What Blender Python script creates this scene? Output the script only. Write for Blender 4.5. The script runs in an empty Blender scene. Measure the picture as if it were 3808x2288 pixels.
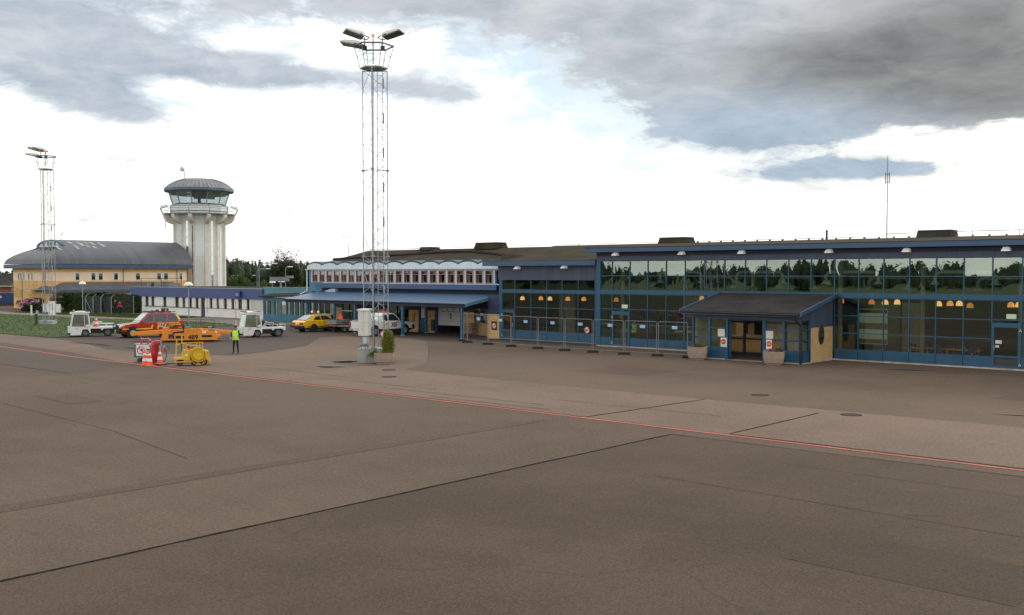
import bpy, bmesh, math, random
from math import radians as R, sin, cos, pi
from mathutils import Vector, Matrix
S = bpy.context.scene
COL = S.collection
rnd = random.Random(11)

# ------------------------------------------------------------------ materials
def nd(nt, t, **kw):
    n = nt.nodes.new(t)
    for k, v in kw.items():
        if k in n.inputs: n.inputs[k].default_value = v
        else: setattr(n, k, v)
    return n
def math_(nt, op, a, b=None, c=None, clamp=False):
    n = nt.nodes.new('ShaderNodeMath'); n.operation = op; n.use_clamp = clamp
    for i, x in enumerate((a, b, c)):
        if x is None: continue
        if isinstance(x, (int, float)): n.inputs[i].default_value = x
        else: nt.links.new(x, n.inputs[i])
    return n.outputs[0]
def mixc(nt, f, a, b, blend='MIX'):
    n = nt.nodes.new('ShaderNodeMix'); n.data_type = 'RGBA'; n.blend_type = blend
    for i, x in ((0, f), (6, a), (7, b)):
        if isinstance(x, (int, float)): n.inputs[i].default_value = x
        elif isinstance(x, tuple): n.inputs[i].default_value = (*x[:3], 1)
        else: nt.links.new(x, n.inputs[i])
    return n.outputs[2]
def noise(nt, vec, scale, detail=3, rough=.55, dist=0):
    n = nd(nt, 'ShaderNodeTexNoise'); n.inputs['Scale'].default_value = scale
    n.inputs['Detail'].default_value = detail; n.inputs['Roughness'].default_value = rough
    n.inputs['Distortion'].default_value = dist
    if vec is not None: nt.links.new(vec, n.inputs['Vector'])
    return n.outputs[0]
def ramp(nt, f, lo, hi):
    n = nd(nt, 'ShaderNodeMapRange'); n.interpolation_type = 'SMOOTHSTEP'
    n.inputs[1].default_value = lo; n.inputs[2].default_value = hi
    nt.links.new(f, n.inputs[0]); return n.outputs[0]
def newmat(name):
    m = bpy.data.materials.new(name); m.use_nodes = True
    nt = m.node_tree; b = nt.nodes['Principled BSDF']
    return m, nt, b
def objco(nt):
    return nd(nt, 'ShaderNodeTexCoord').outputs['Object']
def pm(name, col, rough=.55, metal=0, var=.18, scale=1.5, bump=0., bscale=40, fine=.0, spec=.5, coat=0, emit=None, es=0):
    m, nt, b = newmat(name); co = objco(nt)
    n1 = noise(nt, co, scale, 5, .6)
    lo = tuple(c*(1-var) for c in col); hi = tuple(min(1, c*(1+var)) for c in col)
    c = mixc(nt, ramp(nt, n1, .3, .7), lo, hi)
    if fine:
        n2 = noise(nt, co, scale*30, 2, .7)
        c = mixc(nt, fine, c, mixc(nt, ramp(nt, n2, .3, .7), tuple(x*.4 for x in col), tuple(min(1, x*1.7) for x in col)))
    nt.links.new(c, b.inputs['Base Color'])
    r = math_(nt, 'ADD', math_(nt, 'MULTIPLY', n1, .25), rough-.12, clamp=True)
    nt.links.new(r, b.inputs['Roughness'])
    b.inputs['Metallic'].default_value = metal; b.inputs['Specular IOR Level'].default_value = spec
    b.inputs['Coat Weight'].default_value = coat
    if emit: b.inputs['Emission Color'].default_value = (*emit, 1); b.inputs['Emission Strength'].default_value = es
    if bump:
        bn = nd(nt, 'ShaderNodeBump'); bn.inputs['Strength'].default_value = bump; bn.inputs['Distance'].default_value = .02
        nt.links.new(noise(nt, co, bscale, 3, .7), bn.inputs['Height']); nt.links.new(bn.outputs[0], b.inputs['Normal'])
    return m
def boards(name, col, pitch=.3, gap=.06, axis='xy', rough=.6, dark=.45, var=.12, depth=.5):
    """vertical or horizontal board cladding / standing seams: thin grooves every `pitch` metres"""
    m, nt, b = newmat(name); co = objco(nt)
    sp = nd(nt, 'ShaderNodeSeparateXYZ'); nt.links.new(co, sp.inputs[0])
    if axis == 'z': t = sp.outputs[2]
    elif axis == 'x': t = sp.outputs[0]
    elif axis == 'y': t = sp.outputs[1]
    else: t = math_(nt, 'ADD', sp.outputs[0], sp.outputs[1])
    q = math_(nt, 'DIVIDE', t, pitch); fr = math_(nt, 'FRACT', q)
    line = math_(nt, 'LESS_THAN', fr, gap)
    fl = math_(nt, 'FLOOR', q)
    wn = nd(nt, 'ShaderNodeTexWhiteNoise', noise_dimensions='1D'); nt.links.new(fl, wn.inputs['W'])
    n1 = noise(nt, co, .9, 5, .6)
    v = math_(nt, 'ADD', math_(nt, 'MULTIPLY', wn.outputs[0], .5), math_(nt, 'MULTIPLY', n1, .8))
    c = mixc(nt, ramp(nt, v, .3, 1.0), tuple(x*(1-var) for x in col), tuple(min(1, x*(1+var)) for x in col))
    c = mixc(nt, math_(nt, 'MULTIPLY', line, dark), c, tuple(x*.25 for x in col))
    nt.links.new(c, b.inputs['Base Color']); b.inputs['Roughness'].default_value = rough
    bn = nd(nt, 'ShaderNodeBump'); bn.inputs['Strength'].default_value = depth; bn.inputs['Distance'].default_value = .03
    nt.links.new(math_(nt, 'SUBTRACT', 1, line), bn.inputs['Height']); nt.links.new(bn.outputs[0], b.inputs['Normal'])
    return m
def brick(name, col, mortar, bw=.25, bh=.075, var=.25, rough=.85, ms=.012):
    m, nt, b = newmat(name); co = objco(nt)
    sp = nd(nt, 'ShaderNodeSeparateXYZ'); nt.links.new(co, sp.inputs[0])
    cb = nd(nt, 'ShaderNodeCombineXYZ'); nt.links.new(math_(nt, 'ADD', sp.outputs[0], sp.outputs[1]), cb.inputs[0]); nt.links.new(sp.outputs[2], cb.inputs[1])
    t = nd(nt, 'ShaderNodeTexBrick'); nt.links.new(cb.outputs[0], t.inputs['Vector'])
    t.inputs['Scale'].default_value = 1; t.inputs['Brick Width'].default_value = bw; t.inputs['Row Height'].default_value = bh
    t.inputs['Mortar Size'].default_value = ms; t.inputs['Color1'].default_value = (*[c*(1-var) for c in col], 1)
    t.inputs['Color2'].default_value = (*[min(1, c*(1+var)) for c in col], 1); t.inputs['Mortar'].default_value = (*mortar, 1)
    n1 = noise(nt, co, .7, 5, .6)
    c = mixc(nt, math_(nt, 'MULTIPLY', ramp(nt, n1, .35, .75), .3), t.outputs[0], tuple(x*.6 for x in col))
    nt.links.new(c, b.inputs['Base Color']); b.inputs['Roughness'].default_value = rough
    bn = nd(nt, 'ShaderNodeBump'); bn.inputs['Strength'].default_value = .4; bn.inputs['Distance'].default_value = .01; bn.invert = True
    nt.links.new(t.outputs[1], bn.inputs['Height']); nt.links.new(bn.outputs[0], b.inputs['Normal'])
    return m
def glass(name, tint=(.75, .85, .8), refl=.22, wav=.02, rough=.0, gcol=(.86, 1, .90)):
    """window glass: a tinted see-through pane with a mirror reflection and slight waviness"""
    m, nt, b = newmat(name); nt.nodes.remove(b); out = nt.nodes['Material Output']
    tr = nd(nt, 'ShaderNodeBsdfTransparent'); tr.inputs[0].default_value = (*tint, 1)
    gl = nd(nt, 'ShaderNodeBsdfGlossy'); gl.inputs['Color'].default_value = (*gcol, 1); gl.inputs['Roughness'].default_value = rough
    if wav:
        geo = nd(nt, 'ShaderNodeNewGeometry')
        bn = nd(nt, 'ShaderNodeBump'); bn.inputs['Strength'].default_value = wav; bn.inputs['Distance'].default_value = .1
        nt.links.new(noise(nt, geo.outputs['Position'], .55, 1, .4), bn.inputs['Height']); nt.links.new(bn.outputs[0], gl.inputs['Normal'])
    mx = nd(nt, 'ShaderNodeMixShader'); mx.inputs[0].default_value = refl
    nt.links.new(tr.outputs[0], mx.inputs[1]); nt.links.new(gl.outputs[0], mx.inputs[2]); nt.links.new(mx.outputs[0], out.inputs[0])
    return m
def asphalt(name, col, seed=0., coarse=.22, streak=.10):
    m, nt, b = newmat(name); geo = nd(nt, 'ShaderNodeNewGeometry'); p = geo.outputs['Position']
    mp = nd(nt, 'ShaderNodeMapping'); mp.inputs['Location'].default_value = (seed, seed*1.7, 0); nt.links.new(p, mp.inputs[0]); p = mp.outputs[0]
    big = noise(nt, p, .07, 5, .62); med = noise(nt, p, .55, 5, .65); fin = noise(nt, p, 26, 2, .75); grit = noise(nt, p, 9, 4, .8)
    ms = nd(nt, 'ShaderNodeMapping'); ms.inputs['Scale'].default_value = (.05, 1.1, 1); nt.links.new(p, ms.inputs[0])
    stk = noise(nt, ms.outputs[0], 1.0, 4, .6)
    v = math_(nt, 'ADD', math_(nt, 'MULTIPLY', big, .72), math_(nt, 'MULTIPLY', med, .42))
    c = mixc(nt, ramp(nt, v, .42, .70), tuple(x*(1-coarse) for x in col), tuple(x*(1+coarse) for x in col))
    c = mixc(nt, math_(nt, 'MULTIPLY', ramp(nt, stk, .5, .75), streak*2.2), c, tuple(x*.55 for x in col))
    c = mixc(nt, .3, c, mixc(nt, ramp(nt, fin, .36, .64), tuple(x*.25 for x in col), tuple(x*2.0 for x in col)))
    c = mixc(nt, .16, c, mixc(nt, ramp(nt, grit, .42, .6), tuple(x*.3 for x in col), tuple(x*1.7 for x in col)))
    # oil drips and dark stains with a shape of their own
    st = noise(nt, p, .9, 3, .5, .6)
    c = mixc(nt, math_(nt, 'MULTIPLY', ramp(nt, st, .71, .78), .45), c, tuple(x*.35 for x in col))
    # fine cracks
    vo = nd(nt, 'ShaderNodeTexVoronoi', feature='DISTANCE_TO_EDGE'); vo.inputs['Scale'].default_value = .11
    wp = nd(nt, 'ShaderNodeVectorMath', operation='ADD'); nz = nd(nt, 'ShaderNodeTexNoise'); nz.inputs['Scale'].default_value = .8; nz.inputs['Detail'].default_value = 4
    nt.links.new(p, nz.inputs['Vector']); nt.links.new(p, wp.inputs[0]); nt.links.new(nz.outputs[1], wp.inputs[1]); nt.links.new(wp.outputs[0], vo.inputs['Vector'])
    cr = math_(nt, 'MULTIPLY', math_(nt, 'LESS_THAN', vo.outputs[0], .0035), ramp(nt, med, .45, .62))
    c = mixc(nt, math_(nt, 'MULTIPLY', cr, .22), c, tuple(x*.25 for x in col))
    nt.links.new(c, b.inputs['Base Color'])
    nt.links.new(math_(nt, 'ADD', math_(nt, 'MULTIPLY', med, .2), .72), b.inputs['Roughness']); b.inputs['Specular IOR Level'].default_value = .12
    bn = nd(nt, 'ShaderNodeBump'); bn.inputs['Strength'].default_value = .5; bn.inputs['Distance'].default_value = .01
    nt.links.new(fin, bn.inputs['Height']); nt.links.new(bn.outputs[0], b.inputs['Normal'])
    return m
def leafmat(name, a, b_, trans=.25):
    m, nt, b = newmat(name); geo = nd(nt, 'ShaderNodeNewGeometry')
    n1 = noise(nt, geo.outputs['Position'], .8, 3, .6)
    v = math_(nt, 'ADD', math_(nt, 'MULTIPLY', geo.outputs['Random Per Island'], .6), math_(nt, 'MULTIPLY', n1, .6))
    c = mixc(nt, ramp(nt, v, .25, .95), a, b_)
    nt.links.new(c, b.inputs['Base Color']); b.inputs['Roughness'].default_value = .6
    b.inputs['Specular IOR Level'].default_value = .25
    return m

# ------------------------------------------------------------------ mesh builder
OFF = {}
class B:
    def __init__(s): s.v = []; s.f = []; s.mi = []; s.mats = []; s.cur = 0
    def m(s, mat):
        if mat not in s.mats: s.mats.append(mat)
        s.cur = s.mats.index(mat); return s
    def add(s, vs, fs):
        o = len(s.v); s.v += [tuple(v) for v in vs]
        for f in fs: s.f.append([i+o for i in f]); s.mi.append(s.cur)
        return s
    def box(s, x0, x1, y0, y1, z0, z1):
        v = [(x, y, z) for z in (z0, z1) for y in (y0, y1) for x in (x0, x1)]
        return s.add(v, [(0, 2, 3, 1), (4, 5, 7, 6), (0, 1, 5, 4), (2, 6, 7, 3), (0, 4, 6, 2), (1, 3, 7, 5)])
    def obox(s, c, d, rz=0, ry=0, rx=0):
        M = Matrix.Translation(c) @ Matrix.Rotation(rz, 4, 'Z') @ Matrix.Rotation(ry, 4, 'Y') @ Matrix.Rotation(rx, 4, 'X')
        v = [M @ Vector((x*d[0]/2, y*d[1]/2, z*d[2]/2)) for z in (-1, 1) for y in (-1, 1) for x in (-1, 1)]
        return s.add(v, [(0, 2, 3, 1), (4, 5, 7, 6), (0, 1, 5, 4), (2, 6, 7, 3), (0, 4, 6, 2), (1, 3, 7, 5)])
    def cyl(s, p0, p1, r0, r1=None, n=10, cap=True):
        p0, p1 = Vector(p0), Vector(p1); r1 = r0 if r1 is None else r1
        d = (p1-p0).normalized(); a = d.orthogonal().normalized(); b = d.cross(a)
        v = []
        for p, r in ((p0, r0), (p1, r1)):
            for i in range(n): t = 2*pi*i/n+pi/n; v.append(p+a*cos(t)*r+b*sin(t)*r)
        f = [(i, (i+1) % n, n+(i+1) % n, n+i) for i in range(n)]
        if cap: f += [tuple(range(n-1, -1, -1)), tuple(range(n, 2*n))]
        return s.add(v, f)
    def tube(s, pts, r, n=6, closed=False):
        P = [Vector(p) for p in pts]; L = len(P); v = []; up = None
        for i, p in enumerate(P):
            a = P[i-1] if i or closed else P[i]; c = P[(i+1) % L] if i < L-1 or closed else P[i]
            d = (c-a).normalized()
            if up is None: up = d.orthogonal().normalized()
            up = (up-d*up.dot(d)).normalized(); w = d.cross(up)
            for k in range(n): t = 2*pi*k/n; v.append(p+up*cos(t)*r+w*sin(t)*r)
        f = []
        for i in range(L if closed else L-1):
            j = (i+1) % L
            for k in range(n): f.append((i*n+k, i*n+(k+1) % n, j*n+(k+1) % n, j*n+k))
        if not closed: f += [tuple(range(n-1, -1, -1)), tuple(range((L-1)*n, L*n))]
        return s.add(v, f)
    def loft(s, rings, cap=True):
        n = len(rings[0]); v = [p for r in rings for p in r]; f = []
        for i in range(len(rings)-1):
            for k in range(n): f.append((i*n+k, i*n+(k+1) % n, (i+1)*n+(k+1) % n, (i+1)*n+k))
        if cap: f += [tuple(range(n-1, -1, -1)), tuple(range((len(rings)-1)*n, len(rings)*n))]
        return s.add(v, f)
    def ext(s, poly, ax, t0, t1):
        mk = {'x': lambda p, t: (t, p[0], p[1]), 'y': lambda p, t: (p[0], t, p[1]), 'z': lambda p, t: (p[0], p[1], t)}[ax]
        return s.loft([[mk(p, t0) for p in poly], [mk(p, t1) for p in poly]])
    def lathe(s, prof, c=(0, 0, 0), n=16, cap=True, sy=1.):
        rings = [[(c[0]+r*cos(2*pi*k/n), c[1]+r*sin(2*pi*k/n)*sy, c[2]+z) for k in range(n)] for r, z in prof]
        return s.loft(rings, cap)
    def sph(s, c, r, n=10, sq=(1, 1, 1)):
        prof = [(max(.001, sin(pi*i/6)), -cos(pi*i/6)) for i in range(7)]
        rings = [[(c[0]+a*r*sq[0]*cos(2*pi*k/n), c[1]+a*r*sq[1]*sin(2*pi*k/n), c[2]+z*r*sq[2]) for k in range(n)] for a, z in prof]
        return s.loft(rings)
    def face(s, *p): return s.add(p, [tuple(range(len(p)))])
    def mesh(s, me, M=None):
        M = M or Matrix.Identity(4)
        return s.add([M @ v.co for v in me.vertices], [tuple(p.vertices) for p in me.polygons])
    def build(s, name, parent=None, smooth=0, bevel=0, off=None):
        if off is None: off = OFF.get(parent, (0, 0, 0)) if parent else (0, 0, 0)
        me = bpy.data.meshes.new(name)
        me.from_pydata([(x-off[0], y-off[1], z-off[2]) for x, y, z in s.v], [], s.f)
        for mt in s.mats: me.materials.append(mt)
        if len(s.mats) > 1: me.polygons.foreach_set('material_index', s.mi)
        bm = bmesh.new(); bm.from_mesh(me); bmesh.ops.recalc_face_normals(bm, faces=bm.faces); bm.to_mesh(me); bm.free()
        if smooth:
            me.polygons.foreach_set('use_smooth', [True]*len(me.polygons)); me.set_sharp_from_angle(angle=R(smooth))
        o = bpy.data.objects.new(name, me); COL.objects.link(o)
        if bevel:
            md = o.modifiers.new('Bevel', 'BEVEL'); md.width = bevel; md.segments = 2; md.limit_method = 'ANGLE'; md.angle_limit = R(40)
        if parent: o.parent = parent; OFF[o] = off
        return o
def tag(o, label=None, cat=None, group=None, kind=None):
    if label: o['label'] = label
    if cat: o['category'] = cat
    if group: o['group'] = group
    if kind: o['kind'] = kind
    return o
def thing(name, label, cat, loc=(0, 0, 0), rz=0, group=None, world=False):
    """an Empty at the thing's base; world=True: its parts are modelled in world coordinates"""
    o = bpy.data.objects.new(name, None); COL.objects.link(o); o.location = loc; o.rotation_euler = (0, 0, rz)
    o.empty_display_size = .3
    if world: OFF[o] = loc
    return tag(o, label, cat, group)
def copy_tree(o, parent=None):
    c = o.copy(); COL.objects.link(c)
    if parent: c.parent = parent
    for ch in list(o.children): copy_tree(ch, c)
    return c
def struct(b, name, **kw):
    return tag(b.build(name, **kw), kind='structure')
_txt = {}
def text_mesh(s, size, ext=.004, shear=0):
    k = (s, size, ext, shear)
    if k not in _txt:
        cu = bpy.data.curves.new('t', 'FONT'); cu.body = s; cu.size = size; cu.extrude = ext; cu.align_x = 'CENTER'; cu.align_y = 'CENTER'; cu.shear = shear; cu.resolution_u = 3
        o = bpy.data.objects.new('t', cu); COL.objects.link(o)
        dg = bpy.context.evaluated_depsgraph_get(); dg.update()
        me = bpy.data.meshes.new_from_object(o.evaluated_get(dg)); bpy.data.objects.remove(o); _txt[k] = me
    return _txt[k]
def text_on(b, s, size, p, facing, ext=.004, shear=0, sx=1., bold=0):
    """text standing upright at p; `facing` is the heading the text looks towards (radians)"""
    M = Matrix.Translation(p) @ Matrix.Rotation(facing+pi/2, 4, 'Z') @ Matrix.Rotation(pi/2, 4, 'X') @ Matrix.Diagonal((sx, 1, 1, 1))
    me = text_mesh(s, size, ext, shear); b.mesh(me, M)
    if bold:
        for dx, dz in ((bold, 0), (-bold, 0), (0, bold), (0, -bold)): b.mesh(me, M @ Matrix.Translation((dx, dz, .0005*(1+(dx != 0)))))
    return b

# palette
BLUE = pm('frame_blue_paint', (.018, .088, .158), .45, var=.1)
BLUEP = pm('panel_blue', (.018, .080, .150), .5, var=.12)
FRIEZE = boards('frieze_blue_grey', (.062, .082, .132), .6, .03, 'xy', .6, .7)
FASC = pm('fascia_blue', (.046, .098, .190), .45, var=.08)
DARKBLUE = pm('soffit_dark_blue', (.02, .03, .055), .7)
NAVYW = boards('navy_boards', (.035, .042, .095), .28, .05, 'xy', .65, .6)
CANB = boards('corrugated_blue_roof', (.085, .155, .265), .2, .25, 'x', .4, .35, .06, .9)
TEAL = boards('teal_boards', (.065, .21, .32), .16, .10, 'xy', .6, .5)
TEALP = pm('teal_plaster', (.10, .25, .31), .6, var=.1)
LBLUE = pm('pale_blue_panel', (.52, .63, .76), .5, var=.06)
WAVEW = boards('pale_wave_panel', (.72, .78, .80), .55, .025, 'x', .5, .5, .05)
REDF = pm('red_window_frame', (.55, .17, .16), .5)
YBRICK = brick('yellow_brick', (.72, .43, .15), (.62, .46, .28), var=.14)
MOSS = pm('mossy_roof_felt', (.052, .042, .027), 1.0, spec=.08, var=.4, scale=.5, fine=.35, bump=.5, bscale=14)
FELT = pm('dark_roof_felt', (.05, .045, .042), 1.0, spec=.1, var=.3, scale=.8, fine=.3)
GLASS = glass('hall_window_glass', (.60, .72, .64), .25, .04)
GLASSL = glass('hall_lower_glass', (.62, .70, .58), .12, .05)
GLASSO = glass('dark_office_glass', (.55, .62, .6), .08, .02)
GLASS2 = glass('office_window_glass', (.55, .62, .6), .2, .02)
GLASSD = glass('low_hall_glass', (.60, .66, .58), .09, .03)
WHITE = pm('white_paint', (.78, .78, .76), .4, var=.06, coat=.2)
OFFW = pm('off_white', (.66, .63, .56), .5, var=.08)
BLACK = pm('black_rubber', (.018, .018, .018), .75)
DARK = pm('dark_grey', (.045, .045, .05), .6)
GREY = pm('mid_grey', (.22, .22, .22), .6)
GALV = pm('galvanised_steel', (.30, .32, .34), .5, .15, var=.15, scale=4)
STEEL = pm('steel', (.5, .5, .5), .3, .9)
CONC = pm('concrete', (.34, .34, .32), .9, var=.2, scale=2, fine=.2, bump=.3)
PLINTH = pm('plinth_concrete', (.46, .40, .33), .9, var=.2)
WARMW = pm('lamp_white', (.82, .78, .74), .4, emit=(1, .95, .9), es=.12)
RED = pm('signal_red', (.62, .03, .03), .45)
ORANGE = pm('cone_orange', (.85, .10, .035), .5)
AMBER = pm('amber_lens', (.9, .30, .03), .25, emit=(1, .3, .05), es=.15)
REDL = pm('red_lens', (.55, .02, .02), .2, coat=.5)
LITER = pm('red_beacon', (.9, .1, .06), .3, emit=(1, .12, .06), es=1.6)
SHADE = pm('pendant_shade', (.9, .45, .18), .5, emit=(1, .36, .09), es=.62)
SHADE2 = pm('pendant_shade_bright', (.95, .6, .3), .5, emit=(1, .52, .19), es=.9)
SHADE3 = pm('pendant_shade_dim', (.9, .4, .15), .5, emit=(1, .32, .08), es=.34)
TUBE = pm('fluorescent_tube', (.9, .9, .85), .4, emit=(1, .95, .8), es=.45)
YEL = pm('signal_yellow', (.80, .46, .015), .4, coat=.3)
SIGNB = pm('plate_blue', (.12, .42, .80), .4)

# ------------------------------------------------------------------ camera
cam = bpy.data.cameras.new('camera'); co_ = bpy.data.objects.new('camera', cam); COL.objects.link(co_); S.camera = co_
co_.location = (0, 0, 4.9); co_.rotation_euler = (R(90)-math.atan(82/2437), 0, R(41.5))
cam.sensor_width = 36; cam.lens = 36*2437/2470; cam.clip_end = 6000; cam.clip_start = .2

# ------------------------------------------------------------------ world and sun
SUN_EL, SUN_AZ = 24, 41.5-48      # the hidden sun stands behind the terminal, a little to the right
w = bpy.data.worlds.new('World'); S.world = w; w.use_nodes = True; nt = w.node_tree; nt.nodes.clear()
out = nd(nt, 'ShaderNodeOutputWorld'); bgS = nd(nt, 'ShaderNodeBackground'); bgC = nd(nt, 'ShaderNodeBackground')
sky = nd(nt, 'ShaderNodeTexSky'); sky.sky_type = 'NISHITA'; sky.sun_disc = False; sky.sun_elevation = R(SUN_EL); sky.sun_rotation = R(48-41.5)
sky.air_density = 1.2; sky.dust_density = 1.5
nt.links.new(sky.outputs[0], bgS.inputs[0]); bgS.inputs[1].default_value = .15
tc = nd(nt, 'ShaderNodeTexCoord'); gen = tc.outputs['Generated']
# bearing (degrees right of the photograph's bearing) and elevation, as tangents
mpz = nd(nt, 'ShaderNodeVectorRotate', rotation_type='Z_AXIS'); mpz.inputs['Angle'].default_value = R(-41.5); nt.links.new(gen, mpz.inputs['Vector'])
sx = nd(nt, 'ShaderNodeSeparateXYZ'); nt.links.new(mpz.outputs[0], sx.inputs[0])
az = math_(nt, 'ARCTAN2', sx.outputs[0], sx.outputs[1]); el = math_(nt, 'ARCSINE', sx.outputs[2])
cloudv = nd(nt, 'ShaderNodeCombineXYZ'); nt.links.new(math_(nt, 'MULTIPLY', az, 1.6), cloudv.inputs[0]); nt.links.new(math_(nt, 'MULTIPLY', el, 4.2), cloudv.inputs[1])
n_big = noise(nt, cloudv.outputs[0], 2.2, 7, .58, .35); n_mid = noise(nt, cloudv.outputs[0], 7.5, 9, .62, .5)
n_soft = noise(nt, cloudv.outputs[0], 1.1, 3, .5)
def blob(a0, e0, sa, se, rot=0.):
    da = math_(nt, 'SUBTRACT', az, a0); de = math_(nt, 'SUBTRACT', el, e0)
    if rot:
        c, s_ = cos(rot), sin(rot)
        u = math_(nt, 'ADD', math_(nt, 'MULTIPLY', da, c), math_(nt, 'MULTIPLY', de, s_)); v = math_(nt, 'SUBTRACT', math_(nt, 'MULTIPLY', de, c), math_(nt, 'MULTIPLY', da, s_))
    else: u, v = da, de
    u = math_(nt, 'DIVIDE', u, sa); v = math_(nt, 'DIVIDE', v, se)
    q = math_(nt, 'ADD', math_(nt, 'MULTIPLY', u, u), math_(nt, 'MULTIPLY', v, v))
    return math_(nt, 'POWER', 2.718, math_(nt, 'MULTIPLY', q, -1))
def P(x, y):     # tangent of bearing / elevation from measured positions of the cloud edges
    return math.atan((x-1235)/2437), math.atan((660-y)/2437*cos(math.atan((x-1235)/2437)))
def total(*l):
    t = l[0]
    for q in l[1:]: t = math_(nt, 'ADD', t, q)
    return t
def bl(x, y, wx, wy, k=1., rot=0.):
    a, e = P(x, y); o = blob(a, e, wx/2437, wy/2437, rot)
    return math_(nt, 'MULTIPLY', o, k) if k != 1 else o
right = total(bl(1960, 40, 560, 190, 1.2), bl(1180, 0, 560, 80, .85), bl(900, -50, 1400, 65, .55), bl(1600, 170, 230, 80, .6), bl(1730, 290, 230, 75, .55), bl(2150, 405, 330, 40, .45), bl(2000, 235, 420, 95, 1.05, .12), bl(1880, 330, 200, 55, .75), bl(2440, 190, 260, 120, 1.2), bl(2300, 250, 200, 45, .5), bl(1640, 30, 330, 85, .8), bl(2020, 415, 300, 28, .85), bl(2450, 420, 60, 20, .35), bl(1250, -30, 420, 75, .9), bl(1500, 150, 160, 40, .35))
left = total(bl(90, 130, 300, 90, 1.0), bl(200, 220, 210, 62, .95, -.22), bl(720, 20, 420, 50, .95), bl(400, 140, 260, 62, .75), bl(780, 195, 330, 36, 1.0, -.06), bl(1090, 225, 200, 30, .6), bl(100, 20, 300, 60, .9), bl(330, 278, 130, 26, .6, -.1), bl(1010, 100, 120, 30, .3), bl(560, 190, 160, 40, .5))
nrm = lambda n: math_(nt, 'SUBTRACT', ramp(nt, n, .32, .68), .5)
dis = total(math_(nt, 'MULTIPLY', nrm(noise(nt, cloudv.outputs[0], 17, 8, .62, .8)), .34), math_(nt, 'MULTIPLY', nrm(n_big), .72), math_(nt, 'MULTIPLY', nrm(n_mid), .62))
behind = ramp(nt, math_(nt, 'ABSOLUTE', az), .75, 1.3)
far_c = math_(nt, 'MULTIPLY', behind, math_(nt, 'MULTIPLY', ramp(nt, el, .12, .5), .9))
mR = ramp(nt, math_(nt, 'ADD', right, math_(nt, 'MULTIPLY', dis, .72)), .12, 1.08)
mL = ramp(nt, math_(nt, 'ADD', left, math_(nt, 'MULTIPLY', dis, .85)), .10, 1.15)
mF = ramp(nt, math_(nt, 'ADD', far_c, math_(nt, 'MULTIPLY', dis, .9)), .3, .9)
n_f2 = noise(nt, cloudv.outputs[0], 13, 8, .6, .6)
tex = ramp(nt, total(math_(nt, 'MULTIPLY', n_mid, .5), math_(nt, 'MULTIPLY', n_big, .45), math_(nt, 'MULTIPLY', n_f2, .3)), .42, .82)
thick = ramp(nt, total(bl(2480, 60, 520, 200, 1.), bl(2050, 150, 420, 70, .55), bl(2470, 230, 260, 70, .5)), .15, 1.15)
lowR = total(bl(1800, 320, 330, 80, 1.1), bl(2020, 415, 330, 40, 1.)); cR = mixc(nt, thick, mixc(nt, tex, mixc(nt, lowR, (.33, .37, .41), (.27, .34, .42)), mixc(nt, lowR, (.54, .56, .58), (.42, .50, .60))), mixc(nt, tex, (.135, .146, .152), (.265, .270, .265)))
cL = mixc(nt, tex, (.30, .36, .43), (.54, .57, .61))
cF = mixc(nt, tex, (.55, .60, .62), (.95, .95, .92))
# thin bright cloud deck: near white low down and round the hidden sun, pale blue higher up
n_fine = noise(nt, cloudv.outputs[0], 15, 8, .62, .8)
patch = total(bl(1350, 190, 260, 120, 1.), bl(2280, 320, 260, 75, 1.3), bl(1560, 300, 200, 90, .7), bl(560, 95, 260, 50, .5), bl(1120, 60, 300, 70, .5), bl(350, 250, 330, 45, .6), bl(1700, 400, 200, 35, .5))
blue = ramp(nt, math_(nt, 'ADD', patch, math_(nt, 'MULTIPLY', math_(nt, 'SUBTRACT', math_(nt, 'ADD', n_mid, n_fine), 1.0), 1.5)), .15, 1.15)
deck = mixc(nt, blue, (1.12, 1.12, 1.10), (.47, .58, .70))
warm = bl(2330, 440, 260, 40, .8); deck = mixc(nt, warm, deck, (1.05, .98, .84))
lowL = bl(60, 520, 420, 180, .8); deck = mixc(nt, lowL, deck, (1.0, 1.0, .95))
deck = mixc(nt, behind, deck, mixc(nt, ramp(nt, n_big, .35, .7), (.95, 1.0, 1.0), (1.5, 1.45, 1.32)))
cc = mixc(nt, mF, deck, cF); cc = mixc(nt, mL, cc, cL); cc = mixc(nt, mR, cc, cR)
nt.links.new(cc, bgC.inputs[0]); bgC.inputs[1].default_value = 1.0
mx = nd(nt, 'ShaderNodeMixShader')
cover = math_(nt, 'MAXIMUM', math_(nt, 'MAXIMUM', mR, mL), math_(nt, 'SUBTRACT', .9, math_(nt, 'MULTIPLY', blue, .3)))
nt.links.new(cover, mx.inputs[0]); nt.links.new(bgS.outputs[0], mx.inputs[1]); nt.links.new(bgC.outputs[0], mx.inputs[2]); nt.links.new(mx.outputs[0], out.inputs[0])
w.cycles.sampling_method = 'MANUAL'; w.cycles.sample_map_resolution = 512
sd = bpy.data.lights.new('sun', 'SUN'); so = bpy.data.objects.new('sun', sd); COL.objects.link(so)
sd.energy = .9; sd.angle = R(14); sd.color = (1, .95, .86)
so.rotation_euler = (R(90-SUN_EL), 0, R(180+SUN_AZ)); so.location = (0, 0, 60)
S.view_settings.view_transform = 'Standard'; S.view_settings.look = 'None'; S.view_settings.gamma = 1; S.view_settings.use_curve_mapping = False
S.view_settings.exposure = .38
S.cycles.use_denoising = True; S.cycles.max_bounces = 8; S.cycles.transparent_max_bounces = 16; S.cycles.caustics_reflective = False; S.cycles.caustics_refractive = False

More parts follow.
